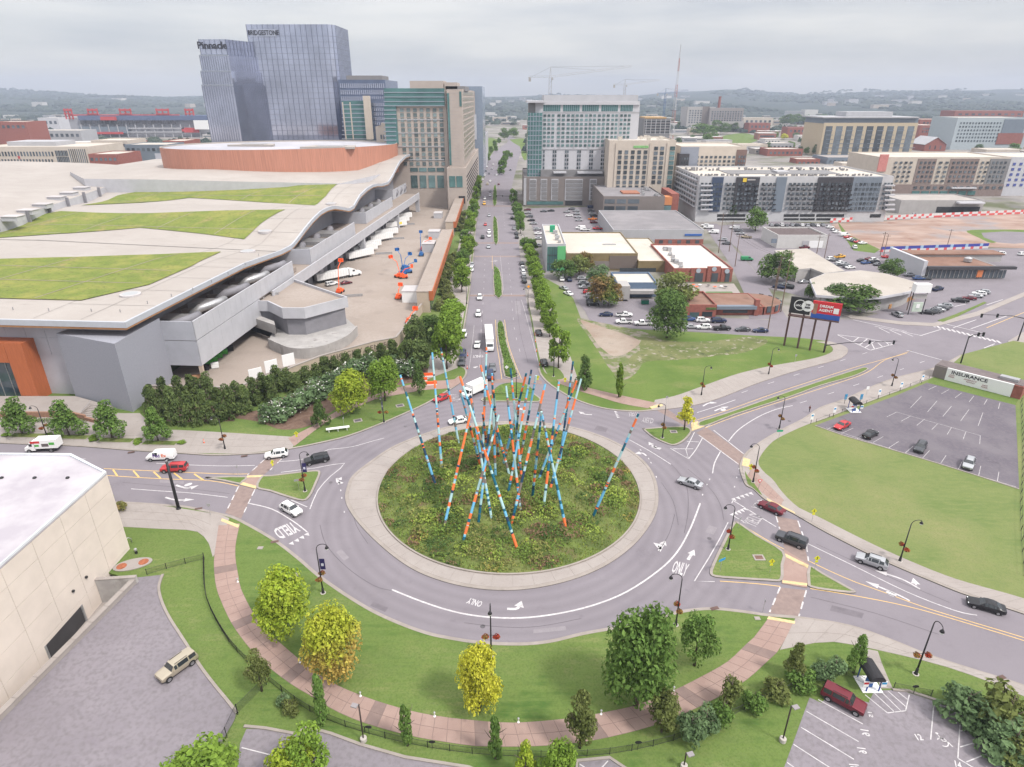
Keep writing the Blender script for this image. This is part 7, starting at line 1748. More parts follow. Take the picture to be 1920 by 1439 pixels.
def WS(t,X,ya,yb,z0,z1,cols,rows,m=None,fx=.6,fy=.6,side=1,limit=260):
 """windows on a side face at X between depths ya..yb"""
 w,h=(yb-ya)/cols,(z1-z0)/rows;m=m or M_DGLASS;o=t.location;mb=None
 me=wbox(w*fx,h*fy,.3,m)
 for r_ in range(rows):
  for k in range(cols):
   p=(X+side*.0-o.x,ya+(k+.5)*w-o.y,z0+(r_+.5)*h-o.z)
   if NW.get(t.name,0)<limit:link('window',me,t,p,math.pi/2);NW[t.name]=NW.get(t.name,0)+1
   else:mb=mb or MB();mb.box(p,(w*fx,.3,h*fy),math.pi/2)
 if mb:mb.build('windows',m,t,kind='stuff')
def PRT(t,name,Y,x0,y0,x1,y1,d,m,proud=0.0,z0=None):
 """a block of a building whose front reads x0..x1, y0..y1 at distance Y and which is d metres deep"""
 a,c=AT(x0,y0,Y),AT(x1,y1,Y);xr=AT(x1,y0,Y).x;zb=c.z if z0 is None else z0;o=t.location
 b=MB();b.obox((a.x-o.x,Y-proud-o.y,zb-o.z),(xr-a.x,0,0),(0,d,0),(0,0,a.z-zb));return b.build(name,m,t)
def BLD(name,label,Y,x0,yt,x1,d,m,cat_='building',roof=None,group=None,par=.8):
 a=AT(x0,yt,Y);xr=AT(x1,yt,Y).x;t=thing(name,label,cat_,((a.x+xr)/2,Y,0),0,group)
 b=MB();b.obox(((a.x-xr)/2,0,-.1),(xr-a.x,0,0),(0,d,0),(0,0,a.z+.1));b.build('wall',m,t)
 if roof:
  hw=(xr-a.x)/2;b=MB();b.obox((-hw+.4,.4,a.z),(2*hw-.8,0,0),(0,d-.8,0),(0,0,.12));r_=b.build('roof',roof,t)
  b=MB()
  for o_,e1,e2 in(((-hw,0),(2*hw,0),(0,.4)),((-hw,d-.4),(2*hw,0),(0,.4)),((-hw,.4),(.4,0),(0,d-.8)),((hw-.4,.4),(.4,0),(0,d-.8))):
   b.obox((*o_,a.z),(*e1,0),(*e2,0),(0,0,par))
  b.build('parapet',m,t)
 return t
def FY(py,px=CX):return G(px,py).y
def roof_units(t,Y,x0,x1,yt,d,n,seed=1,s=1.6,m=None):
 r_=random.Random(seed);a=AT(x0,yt,Y);xr=AT(x1,yt,Y).x;o=t.location
 for k in range(n):
  b=MB();w=r_.uniform(.6,1.3)*s;b.box((r_.uniform(a.x+2,xr-2)-o.x,r_.uniform(2,d-2),a.z+w*.4),(w,w*.9,w*.8));b.build('roof_unit',m or M_STEEL,t)
M_ROOFT0=mat_layers('pale_flat_roof',[(.33,.3,.28),((.38,.35,.33),.06,.42,.62,None),((.27,.24,.22),.15,.58,.78,None)])
# ---- two glass towers -------------------------------------------------------
def glass_tower(t,P,z0,z1,m,colw,floor,mm,lim=120):
 """curtain wall with mullions and floor lines round a footprint (world points, counter-clockwise)"""
 o=t.location;b=MB();b.prism([(p[0]-o.x,p[1]-o.y)for p in P],z0,z1);b.build('glass_wall',m,t)
 n=len(P)
 for k in range(n):
  a,c=Vector(P[k]),Vector(P[(k+1)%n]);e=c-a;nn=Vector((e.y,-e.x)).normalized()
  if(a-o.xy).y>25 and nn.y>.3:continue
  L=e.length;q=max(1,round(L/colw));ang=math.atan2(e.y,e.x)
  for j in range(q+1):
   p=a+e*(j/q)+nn*.12;b=MB();b.box((p.x-o.x,p.y-o.y,(z0+z1)/2),(.26,.24,z1-z0),ang);b.build('mullion',mm,t)
  for j in range(1,int((z1-z0)/floor)):
   p=a+e*.5+nn*.06;b=MB();b.box((p.x-o.x,p.y-o.y,z0+j*floor),(L,.2,.35),ang);b.build('floor_band',M_FLOORB,t)
M_MULD=mat('blue_mullion',(.13,.145,.2),.4,.4,var=0);M_FLOORB=mat('tower_floor_band',(.27,.3,.4),.2,.75,var=0)
Y=600;a=AT(461,46,Y);c=AT(613,46,Y);dd_=AT(622,50,Y)
t=thing('glass_tower','tallest blue glass office tower with lettering at its top left','tower',((a.x+c.x)/2,Y,0))
P=[(a.x,Y),(c.x,Y),(c.x+3.2,Y+2.2),(c.x+5.2,Y+6),(c.x+5.6,Y+48),(a.x,Y+48)]
glass_tower(t,P,0,a.z,M_BGLASS,4.4,4.3,M_MULD)
b=MB();b.box(((AT(493,62,Y).x-t.location.x),-.3,AT(493,62,Y).z),(AT(519,62,Y).x-AT(468,62,Y).x,.3,5.2));b.build('sign_band',mat('tower_sign_band',(.4,.43,.52),.4,.3,var=0),t)
text_on('BRIDGESTONE',5.0,mat('dark_sign_letters',(.03,.03,.04),.5,var=0),AT(493.5,62,Y-.6),(1,0,0),(0,0,1),t,bold=.06,extrude=.15,spacing=.95,wscale=.82)
Y=570;z_=AT(372,74,Y).z;X=lambda px,py:AT(px,py,Y).x
t=thing('glass_tower','stepped blue glass office tower left of the tallest one','tower',(X(410,74),Y,0))
glass_tower(t,[(X(372,74),Y),(X(422,74),Y),(X(452,78),Y+34),(X(452,78)-4,Y+60),(X(372,74),Y+60)],0,z_,M_BGLASS,4.0,4.2,M_MULD)
for py,ex in((104,1.4),(134,2.6),(160,3.6)):
 z=AT(372,py,Y).z;o=t.location
 b=MB();b.prism([(X(372,74)-ex-o.x,-ex*.3),(X(424,74)-o.x,-ex*.3),(X(452,78)+ex*1.5-o.x,34),(X(452,78)-o.x,59),(X(372,74)-ex-o.x,59)],0,z);gw_=b.build('glass_wall',M_BGLASS,t)
 n=13
 for j in range(n):
  b=MB();b.box((X(372,74)-ex-o.x+(X(424,74)-X(372,74)+ex)*j/n,-ex*.3-.1,z/2),(.26,.24,z),0);b.build('mullion',M_MULD,t)
 b=MB();b.box(((X(372,74)+X(424,74))/2-o.x-ex/2,-ex*.3-.05,z),(X(424,74)-X(372,74)+ex,.4,.7));b.build('setback_edge',M_MULL,t)
text_on('Pinnacle',7.2,MATS['dark_sign_letters'],(X(398,86),Y-.5,AT(398,86,Y).z),(1,0,0),(0,0,1),t,bold=.12,extrude=.15)
# ---- buildings around the towers
t=BLD('office_block','dark blue office block with vertical fins right of the glass towers',560,634,152,722,60,mat('slate_glass',(.12,.15,.23),.2,.3,var=.15,scale=.1),roof=M_ROOFG)
PRT(t,'penthouse',575,649,142,716,153,30,M_MGREY);W(t,560,636,155,721,262,22,9,M_BGLASS,.62,.72,limit=300)
t=BLD('corner_block','teal glass block with a cream corner pier below the dark blue offices',520,641,192,690,40,M_TGLASS,roof=M_ROOFG)
for k in range(9):PRT(t,'floor_band',520,641,196+k*8,690,197.6+k*8,.3,M_MULL,.2)
for x in(655,641):PRT(t,'pier',520,x,192,x+2.2,262,.5,M_CREAMB,.3)
PRT(t,'corner_pier',518,680,180,691,262,6,M_CREAMB)
t=BLD('side_block','blue grey gridded block beside the cream corner pier',530,691,188,722,40,mat('slate_glass2',(.14,.17,.25),.25,.3,var=.1),roof=M_ROOFG);W(t,530,692,192,721,262,8,8,M_BGLASS,.55,.7)
t=BLD('small_block','small cream block with a raised corner left of the stone hotel',470,704,240,724,20,M_CREAMB,roof=M_ROOFC);PRT(t,'raised_corner',470.5,714,231,724,241,8,M_CREAMB);W(t,470,712,252,722,262,2,1,M_DGLASS,.6,.8)
# ---- stone and glass hotel left of the boulevard
t=BLD('stone_hotel','tan stone hotel with green glass upper storeys left of the boulevard',455,722,172,836,60,M_STONE,roof=M_ROOFG)
PRT(t,'glass_crown',455,720,166,833,199,3,M_TGLASS,1.2);PRT(t,'glass_corner',455,720,199,743,270,3,M_TGLASS,1.0)
for y in(173,181.5,190,198):PRT(t,'floor_band',455,720,y,834,y+1.4,.3,M_MULL,1.6)
for y in range(206,270,8):PRT(t,'floor_band',455,720,y,743.5,y+1.6,.3,M_MULL,1.4)
W(t,455,747,202,833,312,7,12,mat('hotel_window',(.13,.165,.17),.15,.2,var=.3,scale=.1,pane=.4),.55,.74);
for k in range(4):PRT(t,'pier_band',455,746,224+k*25,833,225.5+k*25,.3,M_LGREY,.35)
W(t,455,768,314,834,323,4,1,M_GGLASS,.86,.8);W(t,455,768,328,834,354,4,1,M_GGLASS,.74,.9)
for(x0,x1,y0,y1)in((768,831,152,173),(833,857,155,173)):PRT(t,'penthouse',470,x0,y0,x1,y1,25,M_STONE)
t=BLD('stone_wing','plain tan stone wing facing the boulevard beside the hotel',452,837,170,866,140,M_STONE,roof=M_ROOFG);PRT(t,'stair_glass',452,838,175,842,310,.4,M_TGLASS,.2);PRT(t,'corner_glass',452,861,172,865,200,.4,M_TGLASS,.2)
xr=AT(866,170,452).x;WS(t,xr,458,588,30,74,12,12,mat('tan_window',(.3,.27,.21),.3,.1,var=.2,scale=.1),.85,.62)
for k in range(26):b=MB();b.box((AT(851,300,452).x-t.location.x,-.04,26+k*2.1),(8.5,.1,.07));b.build('panel_joint',M_LGREY,t)
PRT(t,'penthouse',470,835,162,872,171,40,M_MGREY)
t=BLD('hotel_podium','tan podium with patterned screen at the foot of the stone hotel',440,838,318,873,175,M_STONE,roof=M_DECK)
W(t,440,841,330,868,352,2,1,M_TGLASS,.85,.95);PRT(t,'dark_doorway',440,860,368,872,382,.3,M_DARK,.1)
xr=AT(873,318,440).x;WS(t,xr,446,600,4,22,40,7,M_BLK,.4,.45)
t=BLD('glass_block','pale blue glass block at the end of the stone hotel row',640,872,164,904,60,mat('pale_blue_glass',(.3,.36,.45),.15,.4,var=.1),roof=M_ROOFG);PRT(t,'white_panel',640,873,215,893,262,1,M_WHITEB,.5);PRT(t,'tan_panel',640,872,172,890,215,1,M_STONE,.4)
t=BLD('street_block','grey low block with balconies at the far left of the boulevard',650,878,262,905,150,M_LGREY,roof=M_ROOFG);W(t,650,880,268,903,318,4,7,M_DGLASS,.6,.6)
# ---- white and glass hotel right of the boulevard
Y=468
t=BLD('white_hotel','tall white hotel with a green glass corner right of the boulevard',Y,1004,197,1200,45,M_WHITEB,roof=M_ROOFG)
PRT(t,'glass_corner',Y-2,990,212,1017,333,30,M_TGLASS);PRT(t,'corner_roof',Y-4,988,189,1022,193,40,M_WHITEB);PRT(t,'corner_lounge',Y+1,992,193,1018,212,26,M_MGREY)
PRT(t,'parapet_screen',Y+6,1020,178.5,1197,190,30,M_LGREY);PRT(t,'roof_slab',Y-1,1004,190,1200,197,47,M_WHITEB)
for k in range(13):PRT(t,'floor_band',Y-2,990,218+k*9,1017,219.4+k*9,.3,M_MULL,.2)
for k in range(4):PRT(t,'glass_fin',Y-2,994+k*5.5,212,995+k*5.5,333,.2,M_MULL,.3)
for x0,x1 in((1019,1051),(1056,1087),(1092,1123),(1128,1159),(1164,1187)):
 PRT(t,'sky_window',Y,x0,196,x1,209,.3,M_TGLASS,.15)
 for k in range(1,8):x=x0+(x1-x0)*k/8;PRT(t,'mullion',Y,x,196,x+.5,209,.2,M_MULL,.3)
PRT(t,'band',Y,1017,210,1199,212,.3,M_LGREY,.2)
for x0,x1,n in((1018,1041,3),(1044,1061,2),(1062,1095,4),(1096,1119,3),(1120,1145,3),(1146,1160,2),(1162,1184,3)):W(t,Y,x0,213,x1,277,n,8,M_GGLASS,.66,.56)
for x in(1050,1077,1106,1133,1161):PRT(t,'white_pier',Y,x,212,x+2,278,.3,M_LGREY,.25)
PRT(t,'band',Y,1017,279,1199,281,.3,M_LGREY,.3)
for x in(1018,1036,1059,1082,1105,1127):W(t,Y,x,281,x+8 if x>1020 else x+4,319,2 if x>1020 else 1,5,M_DGLASS,.7,.7)
t2=BLD('garage_podium','grey parking podium with white framed louvres under the white hotel',458,982,334,1142,60,M_TAUPE,roof=M_ROOFG)
PRT(t2,'terrace_wall',464,1014,319,1142,334,40,M_MGREY);PRT(t2,'canopy',460,1038,323,1062,325.5,8,M_WHITEB);PRT(t2,'canopy',460,1083,323,1130,326,8,M_WHITEB)
for x0,x1 in((993,1006),(1014,1026),(1034,1047),(1060,1093),(1106,1119)):
 o=PRT(t2,'louvre_frame',458,x0,336,x1,376,.3,M_WHITEB,.3)
 n=max(1,round((x1-x0)/14));
 for k in range(5):PRT(t2,'louvre',458,x0+.9,337.5+k*7.6,x1-.9,344+k*7.6,.2,M_MGREY,.45)
PRT(t2,'garage_entrance',458,1060,377,1092,385,.3,M_DARK,.2);PRT(t2,'shop_glass',458,988,378,1056,384,.3,M_TGLASS,.15);PRT(t2,'side_panel',457,982,334,987,385,.5,M_LGREY)
# ---- cream hotel
Y=446
t=BLD('cream_hotel','cream hotel with green rooftop lettering in front of the white hotel',Y,1143,266,1268,45,M_CREAMB,roof=M_ROOFC)
W(t,Y,1157,281,1217,356,5,8,M_DGLASS,.55,.72);W(t,Y,1225,274,1248,346,2,8,M_DGLASS,.62,.72);W(t,Y,1256,274,1267,355,1,9,M_GGLASS,.85,.8)
for x in(1155,1219,1251):PRT(t,'pier',Y,x,268,x+2.6,362,.6,M_CREAMB,.5)
PRT(t,'green_sign',Y,1188,273.5,1216,278,.3,mat('green_letters',(.2,.42,.16),.6,var=.3,scale=2),.3)
roof_units(t,Y,1150,1262,264,40,14,3,2.2,M_ROOFC)
# brown block with open bays
Y=FY(415,1180)
t=BLD('brown_block','brown grey block with open bays and an orange corner below the cream hotel',Y,1132,371,1247,60,M_TAUPE,roof=M_ROOFG)
for x0,x1,y0,y1 in((1134,1153,374,382),(1157,1174,374,382),(1178,1199,374,382),(1133,1152,387,396),(1155,1173,387,396),(1177,1196,387,396)):PRT(t,'window',Y,x0,y0,x1,y1,.3,M_DGLASS,.1)
PRT(t,'orange_panel',Y+.5,1246,370,1261,385,8,mat('orange_panel',(.5,.2,.08),.7,var=.05));PRT(t,'corner_window',Y+.5,1245,386,1259,399,6,M_GGLASS);PRT(t,'brick_wing',Y+2,1260,364,1274,402,30,M_REDB)
PRT(t,'roof_house',Y+14,1168,362,1200,371,12,mat('rust_panel',(.32,.14,.09),.8,var=.1));roof_units(t,Y,1205,1244,370,40,8,5,1.8)
# low grey warehouse
Y=FY(458,1250)
t=BLD('grey_warehouse','wide low grey warehouse with a blue sign strip on its front',Y,1150,433,1320,62,M_LGREY,roof=M_ROOFG,par=.5)
PRT(t,'brick_base',Y,1228,449,1319,458,.3,M_REDB,.15);PRT(t,'sign_strip',Y,1284,439,1316,442.5,.3,mat('sign_strip_blue',(.04,.12,.38),.5,var=0),.3)
for k in range(5):PRT(t,'window',Y,1236+k*17,450.5,1243+k*17,457,.3,M_DGLASS,.35)
# green glass fronted building with cream roofs
Y=FY(511,1042)
t=BLD('green_front_building','low building with a bright green and glass end tower and cream roof',Y,1025,461,1061,46,M_GREYL,roof=M_ROOFC)
PRT(t,'glass_front',Y,1026.5,463,1045,508,.3,M_TGLASS,.15);PRT(t,'green_panel',Y,1045.5,462,1061,508,.4,M_GREENP,.2)
for k in range(4):PRT(t,'mullion',Y,1031+k*4.6,463,1031.6+k*4.6,508,.2,M_BLK,.25)
for y in(478,494):PRT(t,'floor_band',Y,1026.5,y,1045,y+1,.2,M_BLK,.3)
roof_units(t,Y,1038,1060,460,40,10,8,1.5,M_STEEL);b=MB();b.box((0,30,ZAT((0,Y),461)+1.6),(2.4,2.4,3));b.build('roof_tank',mat('green_tank',(.03,.3,.16),.5,var=0),t)
t=BLD('brown_hall','brown sided hall with a flat cream roof behind the rusty trees',Y+3,1061.5,478,1196,48,M_GOLDB,roof=M_ROOFC,par=.6)
PRT(t,'siding',Y+3,1143,480,1195,504,.3,M_BRNB,.25);PRT(t,'lower_wall',Y+3,1061.5,490,1142,530,.3,M_TAUPE,.2)
b=MB();b.box((6,20,ZAT((0,Y+3),478)+.3),(6,1.6,.5));b.build('roof_vent',M_STEEL,t)
t=BLD('brown_annex','lower annex with cream roof and strip windows right of the brown hall',Y+1,1197,492,1259,50,M_GOLDB,roof=M_ROOFC,par=.5)
PRT(t,'strip_window',Y+1,1162,503,1230,510,.3,M_DGLASS,.3);PRT(t,'lower_wall',Y+1,1160,512,1259,526,.3,M_TAUPE,.2)
for x,y in((1158,515),(1181,515)):PRT(t,'wall_lamp',Y+.6,x,y-1,x+2,y+1,.4,mat('warm_lamp',(.9,.7,.4),.4,var=0),.4)
# brick restaurant
Y=FY(528,1330)
t=BLD('brick_restaurant','white roofed restaurant with a stepped red brick front',Y,1263,507,1374,48,M_REDB,roof=mat_layers('bright_flat_roof',[(.52,.49,.46),((.57,.54,.51),.08,.42,.62,None),((.44,.41,.38),.2,.6,.8,None)]))
for x0,x1,y0 in((1296,1324,503),(1327,1352,500),(1353,1374,504)):
 PRT(t,'brick_gable',Y,x0,y0,x1,530,1.0,M_REDB,.5);PRT(t,'window',Y,x0+7,512,x1-6,529,.3,M_DGLASS,.7)
 p=AT((x0+x1)/2,y0+5,Y-.8);b=MB();b.v=[];n=12
 P=[(1.0*math.cos(2*math.pi*k/n),1.0*math.sin(2*math.pi*k/n))for k in range(n)];b.v=[(p.x-t.location.x+q[0],-.75,p.z+q[1])for q in P];b.f=[tuple(range(n))];b.m=[0];b.build('round_sign',mat('sign_disc',(.35,.4,.45),.5,var=0),t)
roof_units(t,Y,1266,1300,506,44,14,11,1.5)
g0=G(1330,540,.1);sheet('patio',GP([(1262,532),(1376,532),(1395,560),(1290,562)],.02),.02,M_CONC)
sheet('turf_patch',GP([(1323,547),(1372,547),(1382,558),(1322,558)],.05),.05,mat('artificial_turf',(.10,.16,.07),.9,var=.08,scale=2))
for i,(x,y)in enumerate(((1300,537),(1312,537),(1328,538),(1340,541),(1352,540),(1360,541),(1306,541))):
 t=thing('patio_table',nth(i)+' patio table from the left in front of the brick restaurant','table',G(x,y,.05),0,'patio tables at the brick restaurant');b=MB();b.lathe((0,0,.7),[(.7,0),(.7,.06)],10);b.build('tabletop',(M_ORANGE,M_SIGNW,M_TRIM)[i%3],t);b=MB();b.lathe((0,0,0),[(.06,0),(.06,.7)],6);b.build('leg',M_STEEL,t)
Y=FY(557,1190)
t=BLD('blue_shop','low slate blue shop with white roof left of the yellowing tree',Y,1156,534,1232,16,mat('slate_blue_wall',(.12,.17,.25),.8,var=.06),roof=M_ROOFC);PRT(t,'canopy',Y-3,1182,546,1232,552,3.5,M_PALE);PRT(t,'white_lean_to',Y-6,1162,537,1182,562,8,M_PALE)
b=MB();g=G(1209,570,.05);t=thing('dumpster','green dumpster in the yard left of the big field tree','dumpster',g);b.box((0,0,.8),(2.6,1.7,1.4));b.build('bin',mat('dumpster_green',(.01,.12,.08),.6,var=.1),t);b=MB();b.box((0,.1,1.55),(2.7,1.8,.12));b.build('lid',M_TRIM,t)
Y=FY(596,1310)
t=BLD('brick_shop','small brick shop with a brown roof right of the field tree',Y,1278,576,1344,17,M_REDB,roof=M_ROOFBR);PRT(t,'window',Y,1317,585,1336,594,.3,M_DGLASS,.1);PRT(t,'door',Y,1294,586,1311,596,.3,M_GGLASS,.1);PRT(t,'ivy',Y,1324,577,1343,581,.3,mat('ivy',(.08,.12,.04),.9,var=.3,scale=2),.2)
Y=FY(591,1390)
t=BLD('brick_diner','brick diner with a rounded end and chimney beside the brown roofed shop',Y,1344.5,577,1434,17,M_REDB,roof=M_ROOFBR,par=.3);PRT(t,'awning',Y-1.5,1345,575,1420,581,2,M_BGRY);PRT(t,'window',Y,1356,582,1402,587,.3,M_DGLASS,.1);PRT(t,'chimney',Y-1,1418,563,1426,592,1.8,M_REDB)
p=AT(1434,577,Y);b=MB();P=[(p.x-t.location.x+8.5*math.sin(q),8.5-8.5*math.cos(q))for q in[k*math.pi/10 for k in range(11)]];b.prism(P+[(p.x-t.location.x-.5,17),(p.x-t.location.x-.5,0)],0,p.z-.02);b.build('rounded_end',M_REDB,t);b=MB();b.prism([(x*1.0,y)for x,y in P]+[(p.x-t.location.x-.5,17),(p.x-t.location.x-.5,0)],p.z,p.z+.15);b.build('roof',M_ROOFBR,t)
for k in range(7):q=.2+k*.4;b=MB();b.box((p.x-t.location.x+8.55*math.sin(q),8.5-8.55*math.cos(q),2.0),(1.6,.3,2.2),q);b.build('window',M_DGLASS,t)
# ---- black and white flats
Y=FY(416,1480)
t=BLD('apartment_block','long six storey black and white apartment block with white roof',Y,1312,334,1676,62,mat('flats_white',(.46,.46,.475),.75,var=.05,scale=.2),roof=M_ROOFC,par=1.0)
SEC=[(1336,1357,M_NAVY),(1381,1425,M_BLK),(1457,1476,M_BGRY),(1535,1601,M_BLK),(1601,1655,M_BGRY)]
for x0,x1,m in SEC:PRT(t,'facade_bay',Y,x0,332.5,x1,397,1.2,m,.5)
FR=[(1313,1335,3),(1337,1356,3),(1359,1380,3),(1383,1424,6),(1427,1456,4),(1478,1534,7),(1538,1600,9),(1604,1654,7),(1657,1675,3)]
for x0,x1,n in FR:W(t,Y,x0,341,x1,395,n,6,M_DGLASS,.62,.55,proud=.62,limit=280)
for x0,x1 in((1313,1335),(1657,1676)):
 for k in range(6):PRT(t,'balcony',Y,x0,346.5+k*9,x1,349+k*9,1.6,M_WHITEB,1.7)
for x0,x1,n in((1359,1380,2),(1427,1456,3),(1478,1534,5),(1383,1424,3),(1538,1600,4)):
 for k in range(6):
  for j in range(n):xx=x0+(x1-x0)*(j+.3)/n;PRT(t,'balcony',Y,xx,346.5+k*9,xx+(x1-x0)/n*.42,348.5+k*9,1.0,M_TRIM,1.5)
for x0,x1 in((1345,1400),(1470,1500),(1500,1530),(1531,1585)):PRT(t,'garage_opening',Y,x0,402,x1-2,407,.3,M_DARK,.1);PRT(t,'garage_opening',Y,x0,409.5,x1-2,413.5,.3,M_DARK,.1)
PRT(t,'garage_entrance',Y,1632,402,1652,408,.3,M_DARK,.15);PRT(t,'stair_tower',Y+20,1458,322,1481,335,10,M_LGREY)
p=AT(1395,338,Y-.6);b=MB();b.box((AT(1396,337,Y).x-t.location.x,-.7,p.z),(2.2,.2,2.2));b.build('yellow_sign',mat('sign_gold',(.7,.5,.05),.5,var=0),t);PRT(t,'sign_letters',Y,1401,336,1416,338.5,.3,M_PALE,.75)
xl=AT(1312,334,Y).x;WS(t,xl,Y+3,Y+58,8,26,9,6,M_DGLASS,.6,.55,-1)
for k in range(6):b=MB();b.obox((xl-1.4-t.location.x,3,8.4+k*3.05),(1.4,0,0),(0,55,0),(0,0,.5));b.build('balcony',M_WHITEB,t)
r_=random.Random(4)
zt=AT(1312,334,Y).z
b=MB()
for cx_,n_ in((1330,24),(1352,20),(1380,16),(1450,18),(1490,18),(1520,16),(1560,26),(1600,24),(1635,18)):
 xx=AT(cx_,330,Y).x-t.location.x
 for k in range(n_):b.box((xx+r_.uniform(-5,5),r_.choice((8,11,40,44,50))+r_.uniform(-1,1),zt+.7),(.9,.9,1.0))
b.build('roof_condensers',M_MGREY,t,kind='stuff')
b=MB();b.box((0,30,zt+.2),(70,22,.5));b.build('courtyard',M_MGREY,t)
t=BLD('grey_cream_flats','grey and cream flats rising behind the black and white block',462,1277,277,1400,40,M_CREAMB,roof=M_ROOFC);PRT(t,'grey_bay',462,1277,276,1311,330,1,mat('steel_grey_cladding',(.24,.26,.31),.7,var=.05),.4);PRT(t,'black_bay',460,1275,289,1293,370,8,M_BLK);PRT(t,'brown_bay',462,1382,281,1401,330,1,mat('brown_cladding',(.17,.11,.095),.8,var=.05),.4)
W(t,462,1304,291,1381,330,9,5,M_DGLASS,.55,.55);W(t,460,1277,294,1292,366,3,10,M_DGLASS,.5,.5);W(t,462,1384,290,1399,330,3,5,M_DGLASS,.55,.55,proud=.6)
# ---- cream and brown hotel at right
Y=FY(368,1780)
t=BLD('long_hotel','long cream and brown hotel under completion behind the earth site',Y,1652,297,1896,50,M_CREAMB,roof=M_ROOFC)
PRT(t,'pink_end',Y,1651,290,1667,322,1,mat('pink_sheathing',(.5,.2,.18),.8,var=.1),.5)
for x0,x1,m in((1722,1757,mat('taupe_brick',(.22,.17,.155),.85,var=.08)),(1783,1837,MATS['taupe_brick']),(1858,1896,M_MGREY)):PRT(t,'facade_bay',Y,x0,298,x1,345,.8,m,.35)
PRT(t,'brick_base',Y,1676,346,1882,368,.8,MATS['taupe_brick'],.5)
for x0,x1,n in((1676,1714,4),(1724,1756,4),(1759,1782,2),(1785,1836,6),(1839,1857,2),(1860,1890,4)):W(t,Y,x0,301,x1,344,n,5,M_DGLASS,.5,.48,proud=.5)
W(t,Y,1710,349,1882,355,14,1,M_DGLASS,.5,.8,proud=.7);W(t,Y,1708,358,1830,366,7,1,M_TGLASS,.8,.9,proud=.7);PRT(t,'canopy',Y-3,1786,352,1832,354.5,4,M_WHITEB)
t=BLD('white_block','white block with blue window wraps at the right edge',Y+2,1897,297,2010,46,M_WHITEB,roof=M_ROOFC);W(t,Y+2,1897,303,1960,352,5,5,mat('blue_wrap',(.08,.1,.3),.4,var=.1),.4,.5)
t=BLD('grey_workshop','low pale workshop with a wide dark opening behind the red and white hoarding',FY(401,1760),1690,378,1846,30,M_PALE,roof=M_ROOFT0);PRT(t,'open_bay',FY(401,1760),1757,388,1838,399,.3,M_DARK,.1);PRT(t,'white_roof',FY(401,1760)-4,1800,380,1848,383,10,M_WHITEB)
# golden office block
Y=FY(293,1620)
t=BLD('golden_office','cream piered office block with dark glass bays on the hill',Y,1546,232,1722,60,mat('gold_stone',(.46,.38,.27),.8,var=.05),roof=M_ROOFC)
PRT(t,'glass_attic',Y+2,1546,222,1723,232,56,M_BGRY);PRT(t,'attic_roof',Y-1,1544,219.5,1724,222,64,M_LGREY);PRT(t,'penthouse',Y+12,1588,210,1675,220,30,M_LGREY)
for k in range(9):x=1549+k*19.2;PRT(t,'window_bay',Y,x,237,x+12.5,292,.6,M_DGLASS,.2);[PRT(t,'mullion_band',Y,x,237+j*8,x+12.5,238+j*8,.2,M_BGRY,.4)for j in range(1,7)]
t=BLD('pale_blue_block','pale blue grey flats under construction at the far right',980,1796,222,1935,60,mat('pale_blue_cladding',(.36,.41,.44),.7,var=.05),roof=M_ROOFC);PRT(t,'dark_bay',980,1884,224,1925,252,1,M_BGRY,.6);PRT(t,'brick_bay',980,1872,250,1920,271,1,M_REDB,.7);W(t,980,1800,228,1880,268,14,6,M_DGLASS,.5,.5)
for Y_,x0,y0,x1,m,lab in((1500,1791,209,1920,M_REDB,'brick building behind the pale blue flats'),(1250,1726,225,1800,M_REDB,'long red brick building left of the pale blue flats'),(1150,1726,236,1768,M_REDB,'red brick block beside the golden office')):
 t=BLD('brick_building',lab,Y_,x0,y0,x1,50,m,roof=M_ROOFC);W(t,Y_,x0+4,y0+3,x1-2,y0+14,10,2,M_DGLASS,.5,.6)
# gabled brick church
Y=FY(284,1750);a,c=AT(1735,271,Y),AT(1775,271,Y);t=thing('brick_church','red brick gabled hall with a pale metal roof beside the golden office','church',((a.x+c.x)/2,Y,0));hw=(c.x-a.x)/2;h=a.z;rh=AT(1755,258,Y).z
b=MB();b.box((0,20,h/2),(2*hw,40,h));b.build('wall',M_REDB,t);b=MB();b.tri((-hw,0,h),(hw,0,h),(0,0,rh));b.build('gable',M_REDB,t)
for s in(-1,1):b=MB();b.obox((s*(hw+1),-1,h-.8),(-s*(hw+1),0,rh-h+.8),(0,42,0),(0,0,.4));b.build('roof_slope',M_LGREY,t)
for k in range(3):b=MB();b.box((-hw*.5+k*hw*.5,-.1,h*.55),(1.6,.3,5));b.build('window',M_DGLASS,t)
# distant flats and terraces
t=BLD('distant_flats','row of pale and brown flats on the hill left of the golden office',1500,1290,202,1340,60,M_PALE,roof=M_ROOFG);W(t,1500,1292,206,1338,232,9,6,M_DGLASS,.55,.6);PRT(t,'brown_bay',1500,1318,200,1331,234,1,M_TAUPE,.5)
t=BLD('distant_flats','second block of pale flats on the hill with brick chimney behind',1490,1332,204,1395,60,mat('grey_brick_far',(.27,.25,.25),.8,var=.06),roof=M_ROOFG);W(t,1490,1334,208,1393,232,12,6,M_DGLASS,.55,.6);PRT(t,'white_base',1490,1332,228,1395,240,1,M_PALE,.5)
t=thing('brick_chimney','tall brick chimney above the hillside flats','chimney',AT(1348,200,1600)*1.0);t.location.z=0;H_=AT(1348,183,1600).z;b=MB();b.lathe((0,0,0),[(4.0,0),(3.0,H_)],10);b.build('shaft',M_REDB,t);b=MB();b.lathe((0,0,H_),[(3.4,0),(3.4,2)],10);b.build('crown',M_REDB,t)
Y=900;t=BLD('parking_structure','open grey parking structure under construction below the mast',Y,1208,224,1258,60,M_MGREY,roof=M_ROOFC)
